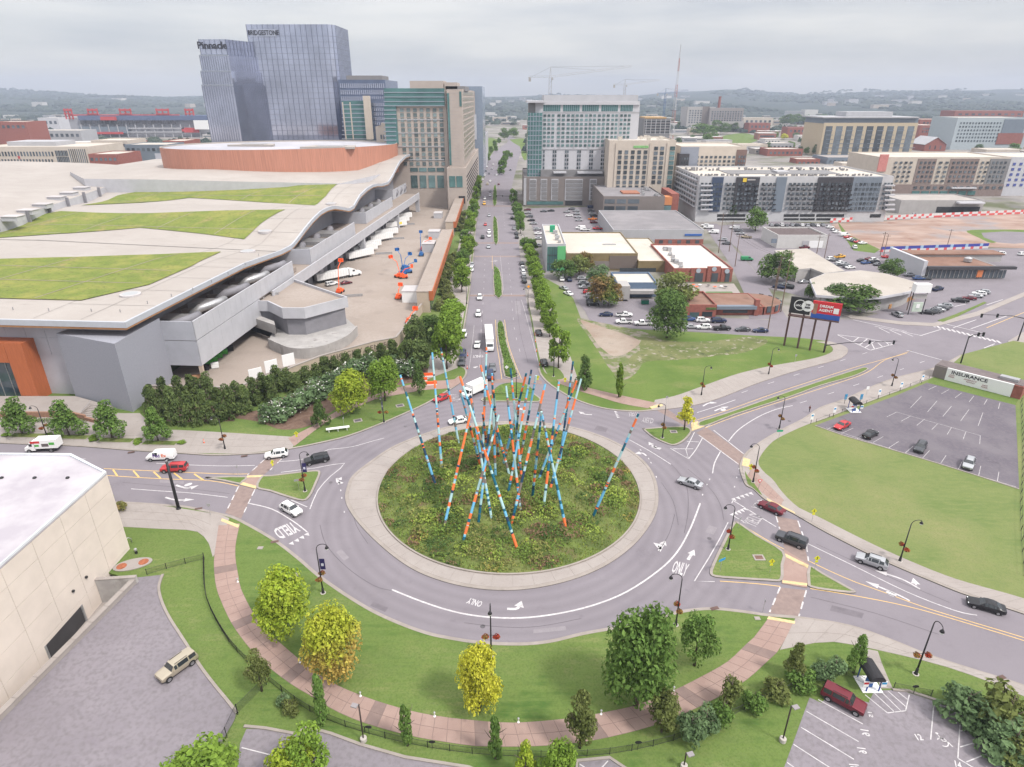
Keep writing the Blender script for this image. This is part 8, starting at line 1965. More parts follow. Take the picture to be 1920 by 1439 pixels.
for k in range(5):PRT(t,'open_level',Y,1209,227+k*5,1257,229.5+k*5,.5,M_DARK,.1)
for x in range(1212,1258,9):PRT(t,'column',Y,x,224,x+1.2,252,.6,M_LGREY,.4)
PRT(t,'timber_formwork',Y,1210,220,1250,224,40,mat('formwork',(.45,.3,.15),.8,var=.1))
for i,(Y_,x0,y0,x1,d_,m,rf,lab)in enumerate(((FY(293),1440,281,1506,30,M_REDB,M_ROOFC,'low red brick block with white windows left of the golden office'),(FY(283),1440,270,1488,30,M_LGREY,M_ROOFC,'pale two storey block behind the low red one'),(FY(307),1494,300,1538,20,M_REDB,M_ROOFC,'low brick row with pale roof right of the red block'),(FY(284),1355,272,1440,24,M_CREAMB,M_ROOFC,'low beige block behind the cream flats'),(FY(259),1478,240,1542,30,M_REDB,mat('pink_shingle',(.24,.15,.14),.9,var=.1),'left red gabled terrace on the hill'),(FY(250),1405,232,1445,30,M_REDB,MATS['pink_shingle'],'red terrace beside the knoll lawn'),(FY(240),1395,222,1450,40,M_CREAMB,M_ROOFC,'long low cream roofed block above the terrace'),(FY(308),1552,297,1648,40,M_BGRY,M_CONC,'grey open parking deck in front of the golden office'),(FY(318),1580,308,1650,20,M_CREAMB,M_ROOFC,'low beige shed right of the parking deck'),(FY(292),1850,282,1925,30,M_CREAMB,M_ROOFC,'low pale warehouse below the pale blue flats'),(FY(304),1560,296,1600,20,M_PALE,M_ROOFC,'small pale shed under the golden office'))):
 t=BLD('low_building',lab,Y_,x0,y0,x1,d_,m,roof=rf);W(t,Y_,x0+2,y0+3,x1-2,y0+9,max(4,int((x1-x0)/8)),1,M_DGLASS,.5,.7)
# white corner shop and other low shops in the east
Y=FY(466,1500)
t=BLD('white_shop','small white shop with a dark brown roof among the car parks',Y,1459,444,1552,22,mat('white_render',(.5,.49,.48),.8,var=.05),roof=mat('dark_shingle',(.11,.085,.085),.9,var=.15));PRT(t,'roller_door',Y,1518,452,1544,465,.3,M_SIGNW,.1);PRT(t,'door',Y,1505,452,1517,464,.3,M_LGREY,.1);PRT(t,'window',Y,1447,448,1457,456,.3,M_BGRY,.1)
def flat_roof_building(label,roof,z,m,rm,name='warehouse',over=.6,cap=None):
 P=[V2(G(x,y,z))for x,y in roof]
 if area(P)<0:P=P[::-1]
 t=thing(name,label,'building',(0,0,0));b=MB();b.prism(offset(P,over,True),0,z-.9);b.build('wall',m,t);b=MB();b.prism(P,z-.9,z-.02);b.build('fascia',cap or m,t);b=MB();b.prism(offset(P,.25,True),z-.02,z+.02);b.build('roof',rm,t);return t
M_ROOFT=mat_layers('tan_flat_roof',[(.36,.325,.29),((.41,.375,.34),.06,.42,.62,None),((.3,.27,.24),.15,.58,.78,None)])
flat_roof_building('pale warehouse with a long grey roof left of the curved white building',[(1452,470),(1514,466),(1584,508),(1546,513),(1520,503),(1492,506)],5.2,M_PALE,M_ROOFT)
t=flat_roof_building('single storey white building with a curved corner roof by the junction',[(1518,524),(1546,513),(1614,507),(1660,513),(1700,524),(1717,529),(1722,534),(1720,540),(1708,546),(1690,550),(1655,556),(1630,558),(1565,556),(1530,553)],6.2,M_PALE,M_ROOFT,'curved_building',2.2,M_WHITEB)
for k in range(10):
 g=G(1668+k*5.2,579-k*2.0,0);b=MB();b.box((g.x,g.y,.8),(1.4,.2,1.6),.5);b.build('timber_panel',mat('orange_timber',(.42,.22,.09),.8,var=.12,scale=1),t)
Y=FY(523,1800)
t=BLD('brown_roof_shop','glass fronted shop with a broad brown roof and white side wall',Y,1741,503,1876,30,M_PALE,roof=M_ROOFBR,par=.3)
PRT(t,'fascia_band',Y-1.5,1741,501,1908,506,2,M_BLK);PRT(t,'glass_front',Y-.3,1741,507,1888,522,.3,M_DGLASS);
for k in range(18):PRT(t,'mullion',Y-.4,1742+k*8.2,507,1742.7+k*8.2,522,.2,M_PALE,.1)
PRT(t,'orange_sign',Y-.6,1834,507,1844,520,.3,mat('orange_sign',(.6,.2,.08),.6,var=.2),.2);PRT(t,'upper_wall',Y+20,1712,478,1880,492,6,M_PALE);b=MB()
PRT(t,'upper_roof',Y+19.5,1710,476.5,1885,478.5,8,M_ROOFBR);PRT(t,'side_wall',Y-.5,1734,490,1741,523,26,M_WHITEB);p=AT(1816,484,Y+10);b.lathe((p.x-t.location.x,10,AT(1800,501,Y).z),[(1.6,0),(1.6,1.4),(.8,1.9)],10);b.build('roof_fan',M_STEEL,t)
# ---- insurance building
A0,A1=G(1758,709,.14),G(1906,748,.14);zt=ZAT(A0,687);e=(A1-A0);e.z=0;L=e.length;e.normalize();n_=Vector((-e.y,e.x,0))
t=thing('insurance_building','low building with a white painted wall reading INSURANCE AGENCY beside the lot','building',(A0.x,A0.y,0));ang=math.atan2(e.y,e.x)
def lb(name,u,v,w,d_,z0,z1,m):b=MB();o=e*u+n_*v;b.obox((o.x,o.y,z0),e*w,n_*d_,(0,0,z1-z0));return b.build(name,m,t)
DP=5.5
lb('white_wall',1.6,-.06,L-3.0,DP,0,zt,M_SIGNW);lb('end_wall',-1.4,0,3.0,DP,0,zt-.12,M_TAUPE);lb('brick_end',L-1.35,-.05,2,DP,0,zt-.1,M_REDB);lb('roof',-1.2,.4,L+1.6,DP-.6,zt-.06,zt+.05,mat('dark_shingle2',(.15,.125,.125),.9,var=.15));lb('roof_unit',L*.72,1.6,4.0,1.8,zt,zt+.8,M_STEEL)
M_INK=mat('black_ink',(.035,.032,.04),.7,var=0);M_INK2=mat('faded_red_ink',(.42,.26,.27),.8,var=.1)
def wt(s,u,z,wd_,hh,m):o=A0+e*(u*L)-n_*.1;text_fit(s,wd_*L,hh*zt,m,(o.x,o.y,.14+z*zt),e,(0,0,1),t)
wt('INSURANCE',.385,.72,.46,.26,M_INK);wt('AGENCY',.41,.45,.17,.11,M_INK2);wt('24/7',.17,.5,.07,.1,M_INK2);wt('PARK',.17,.36,.08,.11,M_INK2);wt('24/7',.60,.36,.07,.1,M_INK2);wt('PARK',.60,.22,.08,.11,M_INK2);wt('MONTHLY',.42,.3,.11,.08,M_INK2)
sheet('lawn',GP([(1742,712),(1760,706),(1910,748),(1904,760),(1740,718)],.16),.16,M_GRASS)
# ---- billboards on posts
t=thing('billboard','pair of billboards, one black and one red, on tall brown posts','billboard',G(1500,652,.14));o=t.location;zb=ZAT((0,G(1473,645).y),580)
PB=[G(1470,648,.14),G(1495,653,.14),G(1518,657,.14),G(1545,660,.14)]
M_BPOST=mat('billboard_post',(.1,.055,.05),.7,var=.1)
ptop=[]
for p in PB:
 b=MB();b.tube([(p.x-o.x,p.y-o.y,-.1),(p.x-o.x,p.y-o.y,15.2)],.3,8);b.build('post',M_BPOST,t)
pa,pb=PB[0]-o,PB[3]-o;e=(pb-pa);e.z=0;Lb=e.length;e.normalize();n_=Vector((-e.y,e.x,0));Yb=PB[1].y
zlo,zhi=ZAT((0,Yb),590),ZAT((0,Yb),560)
def bb_(name,u0,u1,z0,z1,m,v=-.95,d_=.5):b=MB();q=pa+e*u0+n_*v;b.obox((q.x,q.y,z0),e*(u1-u0),n_*d_,(0,0,z1-z0));return b.build(name,m,t)
u1=Lb*.5
bb_('black_panel',-.4,u1-.3,zlo,zhi,M_BLACK);bb_('red_panel',u1+.1,Lb+2.2,zlo-.6,zhi-.4,mat('billboard_red',(.55,.03,.04),.6,var=0));bb_('blue_strip',u1+.1,Lb+2.2,zlo-.6,zlo+.9,mat('billboard_blue',(.03,.09,.35),.6,var=0),-.99,.03);bb_('gantry',-.4,Lb+2.2,zlo-1.0,zlo-.7,M_BPOST,-1.4,1.8)
for u in(u1*.42,u1*.8):
 q=pa+e*u-n_*.99;b=MB();n=16;zc=(zlo+zhi)/2+.2;rr=(zhi-zlo)*.34
 for r0,r1 in((rr,rr*.86),)if u<u1*.6 else((rr,0),):
  for k in range(n):
   c0,c1=2*math.pi*k/n,2*math.pi*(k+1)/n;f=lambda r2,a2:(q.x+e.x*r2*math.cos(a2),q.y+e.y*r2*math.cos(a2),zc+r2*math.sin(a2))
   b.quad(f(r1,c0),f(r1,c1),f(r0,c1),f(r0,c0))
 b.build('round_emblem',M_SIGNW,t)
def bt(s,u,z,size,m,v=-1.02):q=o+pa+e*u+n_*v;text_on(s,size,m,(q.x,q.y,z),e,(0,0,1),t,bold=.03,extrude=.01)
bt('LOCAL',u1*.42,(zlo+zhi)/2+.2,.75,M_SIGNW);bt('YES',u1*.8,(zlo+zhi)/2+.7,.8,M_BLACK,-1.05);bt('BEER',u1*.8,(zlo+zhi)/2-.15,.7,M_BLACK,-1.05);bt('DREAM',u1+(Lb+2-u1)*.5,zhi-1.6,1.1,M_SIGNW);bt('AGENT',u1+(Lb+2-u1)*.5,zhi-2.8,1.1,M_SIGNW)
bb_('balloon_mark',Lb+.2,Lb+1.6,zlo+1.4,zlo+3,M_SIGNW,-.99,.03);bb_('portrait',u1+.4,u1+1.5,zlo+.6,zhi-1.2,mat('portrait_tone',(.3,.17,.12),.7,var=.2),-1.0,.03)
# ---- pole sign with white box top
g=G(1715,590,.05);t=thing('pole_sign','tall pole sign with a white box on top in the junction car park','sign',g);H_=ZAT(g,532)
for s in(-2.4,2.4):b=MB();b.tube([(s,0,0),(s,0,H_-3.2)],.16,6);b.build('post',M_BLACK,t)
b=MB();b.box((0,0,H_-1.6),(5.4,2.4,3.0));b.build('sign_box',M_SIGNW,t);b=MB();b.box((0,-.3,H_-4.6),(4.6,.4,1.6));b.build('reader_board',M_PALE,t);b=MB();b.box((0,-.3,H_-8.4),(3.4,.4,3.4));pn=b.build('sign_panel',mat('sign_green_pale',(.45,.52,.45),.6,var=.1),t);b=MB();b.box((0,-.55,H_-8.0),(1.2,.1,1.4));b.build('sign_print',M_SIGNW,pn)
# ---- traffic signals at the north-east junction
M_LENS=mat('green_signal_lens',(.02,.5,.3),.3,var=0)
def signal(base,tip,label,n=2,z=.02):
 a,c=G(*base,z),G(*tip[:2],z);h=7.2;t=thing('traffic_signal',label,'traffic light',a)
 r0=AT(tip[0],tip[1],a.y);v=Vector((r0.x-a.x,0,0));zt_=r0.z;h=zt_
 b=MB();b.tube([(0,0,0),(0,0,h-.8)],[.2,.14],8);b.build('pole',M_BLACK,t,True);b=MB();b.tube([(0,0,h-1.4),(v.x*.3,0,h-.5),(v.x,0,h)],[.14,.1,.06],6);b.build('mast_arm',M_BLACK,t,True)
 for k in range(n):
  x=v.x*(.62+.34*k/max(1,n-1));b=MB();b.box((x,0,h-.4),(.45,.4,1.2));s_=b.build('signal_head',M_BLACK,t)
  for j in range(3):b=MB();b.lathe((x,-.2,h-.05-j*.36),[(.12,-.01),(.12,.01)],8);b.v=[(x+(vv[0]-x),-.21+(vv[2]-(h-.05-j*.36)),(h-.05-j*.36)+(vv[1]+.2))for vv in b.v];b.build('lens',M_LENS if j==2 else M_TRIM,s_)
signal((1544,662),(1682,640),'black mast arm signal reaching right from the billboard corner');signal((1908,640),(1838,590),'black mast arm signal reaching left at the right edge');signal((1801,682),(1846,625),'black mast arm signal behind the insurance building')
for i,(x,y,x2,y2)in enumerate(((992,432,935,435),(962,372,930,367))):
 signal((x,y),(x2,y2),('mast arm signal at the second boulevard junction','mast arm signal at the third boulevard junction')[i])
# ---- utility poles with wires
UP=[]
for i,(bx,by,ty)in enumerate(((1439,622,500),(1464,585,470),(1378,500,440),(1455,545,480),(1530,482,442),(1545,487,438),(1650,480,435),(1656,482,440),(1775,465,430),(1700,582,536),(1347,475,400),(1367,472,415))):
 g=G(bx,by,0);H_=ZAT(g,ty);H_=min(max(H_,9),22);t=thing('utility_pole',nth(i)+' wooden utility pole of those standing in the eastern blocks, counted from the field corner','utility pole',g,0,'wooden utility poles');UP.append((g,H_))
 b=MB();b.tube([(0,0,0),(0,0,H_)],[.2,.13],6);b.build('shaft',mat('pole_wood',(.16,.11,.085),.9,var=.2,scale=2),t);b=MB();b.box((0,0,H_-.8),(2.4,.12,.14));b.build('crossarm',MATS['pole_wood'],t)
for a,c in((0,1),(1,3),(3,2),(4,5),(6,7),(2,10)):
 (g0,h0),(g1,h1)=UP[a],UP[c];b=MB()
 for s in(-1,1):b.tube([(g0.x+s,g0.y,h0-.7),((g0.x+g1.x)/2+s,(g0.y+g1.y)/2,(h0+h1)/2-1.6),(g1.x+s,g1.y,h1-.7)],.03,3)
 o=b.build('overhead_wire',M_BLACK);tag(o,'overhead wires strung between the '+nth(a)+' and '+nth(c)+' wooden poles','wires')
# ---- eastern ground: streets, lots, earth site
sheet('side_street',cat(GP([(1098,586),(1150,584),(1260,590),(1350,596),(1440,600),(1476,596),(1600,600),(1920,520),(2100,470),(2100,640),(1920,640),(1700,660),(1590,660),(1555,640),(1440,628),(1300,622),(1200,617),(1130,610),(1105,600)],.006),1),.012,M_ASPH)
sheet('side_street',GP([(1405,598),(1477,598),(1440,540),(1400,490),(1380,470),(1345,420),(1318,420),(1345,460),(1372,500),(1395,550)],.01),.018,M_ASPH)
sheet('parking_lot',GP([(987,391),(1114,388),(1134,430),(1150,452),(1060,446),(1025,440),(1005,448),(996,420)],.01),.015,M_LOT)
sheet('parking_lot',GP([(1045,515),(1100,512),(1160,560),(1240,562),(1245,586),(1100,588),(1070,548)],.01),.016,M_LOT)
sheet('parking_lot',GP([(1330,425),(1440,415),(1650,425),(1650,466),(1920,466),(2000,560),(1760,600),(1700,600),(1520,560),(1440,540),(1385,468)],.004),.008,M_LOT)
sheet('earth_site',cat(GP([(1560,420),(1640,416),(1800,406),(1920,400),(2060,396),(2060,462),(1850,464),(1650,472),(1610,455),(1575,438)],.02),3,True),.024,mat_layers('graded_earth',[(.27,.185,.15),((.35,.26,.22),.05,.42,.6,(1,2,1)),((.25,.225,.225),.03,.5,.62,None),((.22,.12,.09),.08,.58,.72,None)],bump=.4,bscale=1))
sheet('grass_patch',cat(GP([(1812,433),(1860,431),(1930,432),(1930,440),(1880,450),(1860,456),(1835,446)],.03),3,True),.03,M_GRASS2);sheet('gravel_pad',cat(GP([(1840,437),(1930,436),(1930,455),(1870,455)],.035),2,True),.036,M_LOT)
sheet('grass_patch',GP([(1570,415),(1580,440),(1600,470),(1640,475),(1650,468),(1590,440)],.02),.028,M_GRASS2);sheet('lawn',cat(GP([(1345,268),(1352,256),(1395,250),(1420,258),(1410,268),(1370,272)],.02),3,True),.03,M_GRASS2)
LL=MB()# painted gores and a ladder crossing at the junction
for a,c in(((1570,628),(1632,657)),((1632,657),(1678,645)),((1570,628),(1620,634)),((1600,641),(1610,633)),((1612,647),(1626,636)),((1622,652),(1640,640)),((1640,655),(1634,644)),((1655,651),(1646,643)),((1668,648),(1660,641)),((1620,634),(1678,645)),((1700,657),(1772,677)),((1600,600),(1700,622)),((1640,612),(1730,630)),((1725,630),(1764,618)),((1712,631),(1690,622)),((1690,629),(1668,619)),((1668,625),(1648,615)),((1770,607),(1840,624)),((1860,648),(1895,664)),((1845,653),(1865,645)),((1850,662),(1900,668)),((1787,615),(1830,600)),((1820,617),(1890,592)),((1790,575),(1812,570)),((1850,572),(1880,562))):line([V2(G(*a,.02)),V2(G(*c,.02))],.3,.022,LL)
for k in range(14):p=G(1749+k*9.4,611.5+k*2.3,.02);LL.obox((p.x-.35,p.y-1.3,.02),(.7,0,0),(.5,2.6,0),(0,0,.004))
LL.build('road_marking',M_WHITE,kind='structure')
line([V2(G(1850,615,.02)),V2(G(1935,580,.02)),V2(G(2020,545,.02))],.2,.022).build('yellow_line',M_YELL,kind='structure')
slab('pavement',GP([(1560,575),(1600,592),(1690,603),(1750,606),(1830,585),(1920,548),(1960,530),(1960,536),(1920,556),(1835,592),(1755,612),(1690,609),(1596,597),(1556,580)],.12),-.05,.12,M_CONC)
slab('pavement',GP([(1890,640),(1920,622),(1990,590),(1990,680),(1900,656)],.12),-.05,.12,M_CONC)
slab('verge',GP([(1758,601),(1790,590),(1830,573),(1845,566),(1850,568),(1830,577),(1790,596),(1768,604)],.13),0,.14,M_GRASS)
# striped hoardings
M_HB=mat('hoarding_blue',(.05,.06,.3),.6,var=.1);M_HR=mat('hoarding_red',(.6,.1,.1),.6,var=.05);M_HW=mat('hoarding_white',(.6,.58,.58),.6,var=.05);M_HL=mat('hoarding_sky',(.3,.45,.6),.6,var=.05)
def hoarding(p0,p1,label,n,cols,h=2.6,base=True):
 a,c=G(*p0,.02),G(*p1,.02);e_=(c-a)/n;t=thing('hoarding',label,'fence',(a.x,a.y,.02));ang=math.atan2(e_.y,e_.x)
 mm={}
 for k in range(n):
  for lvl,(z0,z1)in enumerate(((0,h*.45),(h*.45,h))):
   m=cols[lvl][k%len(cols[lvl])]
   if m is None:continue
   key=(m.name,lvl)
   if key not in mm:b=MB();b.obox((.02,-.06,z0),(e_.length-.04,0,0),(0,.12,0),(0,0,z1-z0-.02));mm[key]=b.mesh('board',m)
   q=e_*k;link('board',mm[key],t,(q.x,q.y,0),ang)
hoarding((1650,473),(1852,466),'red white and blue hoarding along the near side of the earth site',36,[[M_HR,M_HW,M_HW],[M_HB,M_HB,M_HB,M_HL,M_HB]])
hoarding((1556,418),(1755,408),'red and white hoarding along the far side of the earth site, left half',40,[[M_HR,M_HW,M_HW],[M_HW,M_HR,M_HW]])
hoarding((1755,408),(1990,398),'red and white hoarding along the far side of the earth site, right half',44,[[M_HR,M_HR,M_HW],[M_HW,M_HW,M_HR]])
# ---- cranes and mast
def crane(Y,xm,ytop,x0,x1,yj,label,m,apex):
 p=AT(xm,yj,Y);H_=p.z;t=thing('tower_crane',label,'crane',(p.x,Y,0));w=1.1
 b=MB()
 for sx in(-w,w):
  for sy in(-w,w):b.tube([(sx,sy,0),(sx,sy,H_)],.16,4)
 n=int(H_/4)
 for k in range(n):
  for sx in(-w,w):b.tube([(sx,-w,k*4),(sx,w,k*4+4)],.09,3);b.tube([(-w,sx,k*4),(w,sx,k*4+4)],.09,3)
 o=b.build('mast',m,t);o['kind']='stuff'
 xa,xb=AT(x0,yj,Y).x-p.x,AT(x1,yj,Y).x-p.x;za=AT(xm,apex,Y).z
 def boom(name,xe,ze):
  b=MB();n=max(3,int(abs(xe)/5))
  for k in range(n):
   f0,f1=k/n,(k+1)/n;q0=(xe*f0,H_+ze*f0);q1=(xe*f1,H_+ze*f1)
   for s in(-.7,.7):b.tube([(q0[0],s,q0[1]),(q1[0],s,q1[1])],.13,3)
   b.tube([(q0[0],0,q0[1]+1.4),(q1[0],0,q1[1]+1.4)],.13,3);b.tube([(q0[0],-.7,q0[1]),((q0[0]+q1[0])/2,0,(q0[1]+q1[1])/2+1.4),(q1[0],.7,q1[1])],.08,3)
  o=b.build(name,m,t);o['kind']='stuff'
 boom('jib',xb,(abs(xb))*.12);boom('counter_jib',xa,0)
 b=MB();b.box((xa*.92,0,H_-1.4),(2.2,2,3.6));b.build('counterweight',M_PALE,t);b=MB();b.box((1.6,-1,H_-1),(2,2,2.2));b.build('cab',M_LGREY,t)
 b=MB();b.tube([(-.8,0,H_),(0,0,za)],.18,4);b.tube([(.8,0,H_),(0,0,za)],.18,4);o=b.build('apex',m,t);o['kind']='stuff'
 b=MB();b.tube([(0,0,za),(xb*.55,0,H_+abs(xb)*.066+1.4)],.06,3);b.tube([(0,0,za),(xb*.9,0,H_+abs(xb)*.11+1.4)],.06,3);b.tube([(0,0,za),(xa*.9,0,H_)],.06,3);o=b.build('tie_cables',M_TRIM,t);o['kind']='stuff'
M_CRW=mat('crane_white',(.4,.4,.42),.6,var=0);M_CRB=mat('crane_blue',(.06,.12,.25),.6,var=0)
crane(640,1032,140,990,1183,146,'largest white tower crane above the white hotel',M_CRW,126);crane(900,1172,160,1150,1236,160,'smaller white tower crane above the right of the white hotel',M_CRW,149);crane(1050,1248,175,1232,1290,176,'small blue tower crane by the lattice mast',M_CRB,166)
Y=830;p=AT(1262,235,Y);H_=AT(1275,84,Y).z;t=thing('lattice_mast','tall slender red and white lattice mast above the city','mast',(p.x,Y,0));M_MR=mat('mast_red',(.3,.12,.1),.7,var=0);
for k in range(9):
 b=MB();z0,z1=H_*k/9,H_*(k+1)/9;w0,w1=3.2*(1-k/9)+.3,3.2*(1-(k+1)/9)+.3
 C3=[(math.cos(q),math.sin(q))for q in(.5,2.6,4.7)]
 for c in C3:b.tube([(c[0]*w0,c[1]*w0,z0),(c[0]*w1,c[1]*w1,z1)],.18,3)
 for j in range(5):
  f0,f1=j/5,(j+1)/5;wa,wb=w0+(w1-w0)*f0,w0+(w1-w0)*f1
  for i in range(3):c,c2=C3[i],C3[(i+1)%3];b.tube([(c[0]*wa,c[1]*wa,z0+(z1-z0)*f0),(c2[0]*wb,c2[1]*wb,z0+(z1-z0)*f1)],.1,3)
 o=b.build('mast_section',M_MR if k%2 else M_CRW,t);o['kind']='stuff'
# ---- stadium and blocks at far left
Y=1300;M_STR=mat('stadium_red',(.45,.06,.06),.7,var=.05);M_STG=mat('stadium_grey',(.3,.3,.33),.8,var=.06)
t=BLD('stadium','distant stadium with red lattice light towers and grey stands',Y,128,222,392,120,M_STG,cat_='stadium')
PRT(t,'upper_stand',Y-6,145,217,392,226,40,mat('stand_seats',(.10,.13,.22),.8,var=.1));PRT(t,'concourse_glass',Y-8,148,238,240,250,4,M_BGRY);PRT(t,'red_banner',Y-10,166,248,230,252,2,M_STR);PRT(t,'red_deck',Y-10,340,240,372,249,4,M_STR);PRT(t,'scoreboard',Y-12,187,219,216,226,3,M_STR)
for k in range(16):PRT(t,'concourse_bay',Y-7,150+k*11.5,226,157+k*11.5,233,1,M_BLK,.3)
for k in range(14):PRT(t,'ramp_column',Y-9,150+k*17,234,151.5+k*17,262,1,M_LGREY)
PRT(t,'ramp',Y-10,240,240,345,242,3,M_LGREY);PRT(t,'ramp',Y-10,240,247,345,249,3,M_LGREY);PRT(t,'white_end_board',Y-14,362,226,388,243,4,M_SIGNW)
for x0,w in((118,14),(162,19),(222,22),(291,24),(345,16)):
 for dx in(0,.45,.9):PRT(t,'light_tower_leg',Y-2,x0+w*dx,204,x0+w*dx+2.2,224,2,M_STR)
 PRT(t,'light_tower_deck',Y-3,x0,205,x0+w,208.5,3,M_STR);PRT(t,'light_tower_deck',Y-3,x0+1,213,x0+w-1,215,3,M_STR)
PRT(t,'red_truss',Y-2,130,215,335,218,3,M_STR)
Y=640;t=BLD('beige_offices','beige civic block with rows of narrow windows behind the left roof',Y,-40,277,164,60,M_CREAMB,roof=M_ROOFC);W(t,Y,-40,284,100,294,24,1,M_DGLASS,.5,.85);W(t,Y,-40,298,100,310,24,1,M_DGLASS,.5,.85);W(t,Y,102,282,126,305,8,2,M_DGLASS,.7,.9);W(t,Y,127,280,160,312,9,1,M_DGLASS,.4,1.0);PRT(t,'barrel_roof',Y+20,12,266,104,277,30,M_LGREY);PRT(t,'red_emblem',Y,33,293,37,298,.4,M_STR,.3)
for Y_,x0,y0,x1,m,lab in((700,160,274,190,M_REDB,'red brick hall left of the copper drum, upper one'),(620,165,291,220,M_REDB,'red brick hall left of the copper drum, lower one'),(720,233,273,312,M_BGRY,'grey blue low block left of the copper drum'),(760,170,265,238,M_CREAMB,'white roofed sheds above the red brick halls'),(900,-20,230,48,M_REDB,'red brick mill block at the left edge'),(1500,70,222,108,M_WHITEB,'white silo block beyond the mill'),(1000,70,246,150,M_LGREY,'pale shed row between the mill and the stadium'),(760,305,266,345,M_REDB,'small red roofed block below the stadium')):
 t=BLD('old_block',lab,Y_,x0,y0,x1,40,m,roof=M_ROOFC);W(t,Y_,x0+2,y0+4,x1-1,y0+12,max(3,int((x1-x0)/9)),1,M_DGLASS,.55,.7)

# ================================================================ parked cars in the eastern blocks
def lot(cars,where,group,ang,order='from the left'):
 for i,q in enumerate(cars):
  px,py,co,kd=q[:4];a=q[4]if len(q)>4 else ang
  nm={'sedan':'car','suv':'crossover','big suv':'suv','pickup':'pickup','van':'van'}[kd]
  vehicle(kd,co,G(px,py,.03),R(a)+rnd.uniform(-.04,.04),'%s %s, %s %s %s'%(co,nm,nth(i),order,where),group,py<560)
lot([(989,395,'maroon','sedan'),(990,401,'silver','sedan'),(993,408,'grey','suv'),(996,415,'black','sedan'),(1000,421,'silver','sedan')],'at the left of the white hotel lot','cars in the lot by the white hotel',172,'from the top')
lot([(1019,398,'grey','sedan'),(1033,397,'black','sedan'),(1063,399,'silver','sedan'),(1067,406,'white','sedan'),(1072,394,'grey','suv'),(1080,397,'silver','sedan'),(1081,403,'silver','suv'),(1083,409,'silver','sedan'),(1085,415,'silver','sedan')],'amid the white hotel lot','cars in the lot by the white hotel',175)
lot([(1109,391,'dark blue','van'),(1108,397,'grey','suv'),(1110,403,'silver','suv'),(1113,407,'black','suv'),(1111,413,'orange','pickup'),(1113,419,'maroon','suv')],'at the right of the white hotel lot','cars in the lot by the white hotel',5,'from the top')
lot([(1088,430,'white','van'),(1097,433,'white','pickup'),(1120,431,'red','pickup')],'behind the green fronted building','cars in the lot by the white hotel',178)
lot([(1008,432,'silver','suv'),(1010,440,'white','sedan'),(1011,449,'silver','sedan'),(1011,463,'silver','suv')],'beside the green fronted building','cars beside the green fronted building',3,'from the top')
lot([(1092,525,'silver','suv'),(1094,534,'silver','suv'),(1096,541,'silver','sedan'),(1104,551,'red','suv'),(1108,557,'silver','suv'),(1110,565,'grey','suv'),(1111,573,'black','suv')],'in the row under the rusty trees','cars in the tree shaded lot',4,'from the top')
lot([(1053,526,'white','suv',92),(1067,527,'dark blue','suv',92),(1057,543,'silver','sedan',120),(1065,553,'white','sedan',120)],'standing apart in the tree shaded lot','cars in the tree shaded lot',90)
lot([(1136,593,'dark blue','sedan',178),(1170,594,'white','pickup',2),(1170,607,'white','pickup',178),(1205,610,'white','pickup',178),(1292,602,'blue','suv',0),(1296,616,'silver','sedan',0),(1317,604,'white','suv',0),(1319,617,'white','suv',180),(1347,605,'dark blue','big suv',0),(1353,619,'black','pickup',0),(1392,621,'dark grey','sedan',180),(1425,623,'dark blue','sedan',180)],'on the street behind the vacant field','cars parked behind the vacant field',0)
lot([(1322,425,'white','suv'),(1328,429,'white','van'),(1338,438,'white','van'),(1355,452,'silver','suv'),(1362,459,'grey','suv'),(1377,430,'white','van'),(1384,435,'grey','suv'),(1388,440,'silver','sedan'),(1399,447,'tan','pickup')],'below the corner of the flats','cars below the flats',165)
lot([(1446+k*9.6,424+(k%2),('silver','black','white','grey','silver','dark grey','white','silver','grey','white','silver')[k],('sedan','suv','big suv')[k%3])for k in range(11)],'in the row along the base of the flats','cars below the flats',80)
lot([(1556,428,'white','suv'),(1564,433,'silver','sedan'),(1569,437,'white','sedan'),(1583,443,'white','van'),(1590,447,'red','sedan'),(1596,451,'white','sedan'),(1602,454,'grey','suv'),(1609,456,'red','sedan'),(1617,458,'white','sedan'),(1602,466,'white','suv',70)],'along the edge of the earth site','cars by the earth site',10)
lot([(1558,488,'white','suv'),(1566,490,'grey','sedan'),(1570,499,'grey','sedan'),(1574,484,'yellow','pickup'),(1576,495,'white','sedan'),(1583,497,'silver','sedan'),(1589,502,'grey','suv'),(1594,504,'white','sedan'),(1615,491,'black','sedan'),(1623,495,'blue','sedan'),(1630,488,'maroon','sedan'),(1638,490,'white','suv'),(1641,494,'black','suv'),(1646,498,'grey','sedan'),(1662,484,'red','sedan',0),(1684,488,'dark blue','suv'),(1691,491,'silver','sedan'),(1698,493,'white','sedan'),(1705,496,'grey','sedan')],'behind the curved white building','cars in the lot behind the curved building',20)
lot([(1705,518,'silver','suv',0),(1722,525,'blue','suv',0),(1734,525,'dark grey','sedan',0),(1682,593,'silver','suv',95),(1738,589,'black','sedan',160),(1749,587,'grey','suv',160),(1757,584,'silver','sedan',160),(1764,581,'dark grey','sedan',160),(1771,577,'silver','suv',160),(1757,545,'dark blue','pickup',30),(1799,567,'black','pickup',160),(1816,562,'maroon','sedan',160),(1829,558,'silver','sedan',160),(1835,554,'white','suv',160),(1842,551,'silver','suv',160)],'around the junction car park','cars in the junction car park',160)
lot([(1460,541,'dark blue','sedan',150),(1469,536,'silver','sedan',150),(1477,541,'black','suv',150),(1507,531,'silver','sedan',10),(1400,489,'green','van',0),(1508,467,'maroon','pickup',20)],'left of the curved white building','cars left of the curved building',0)
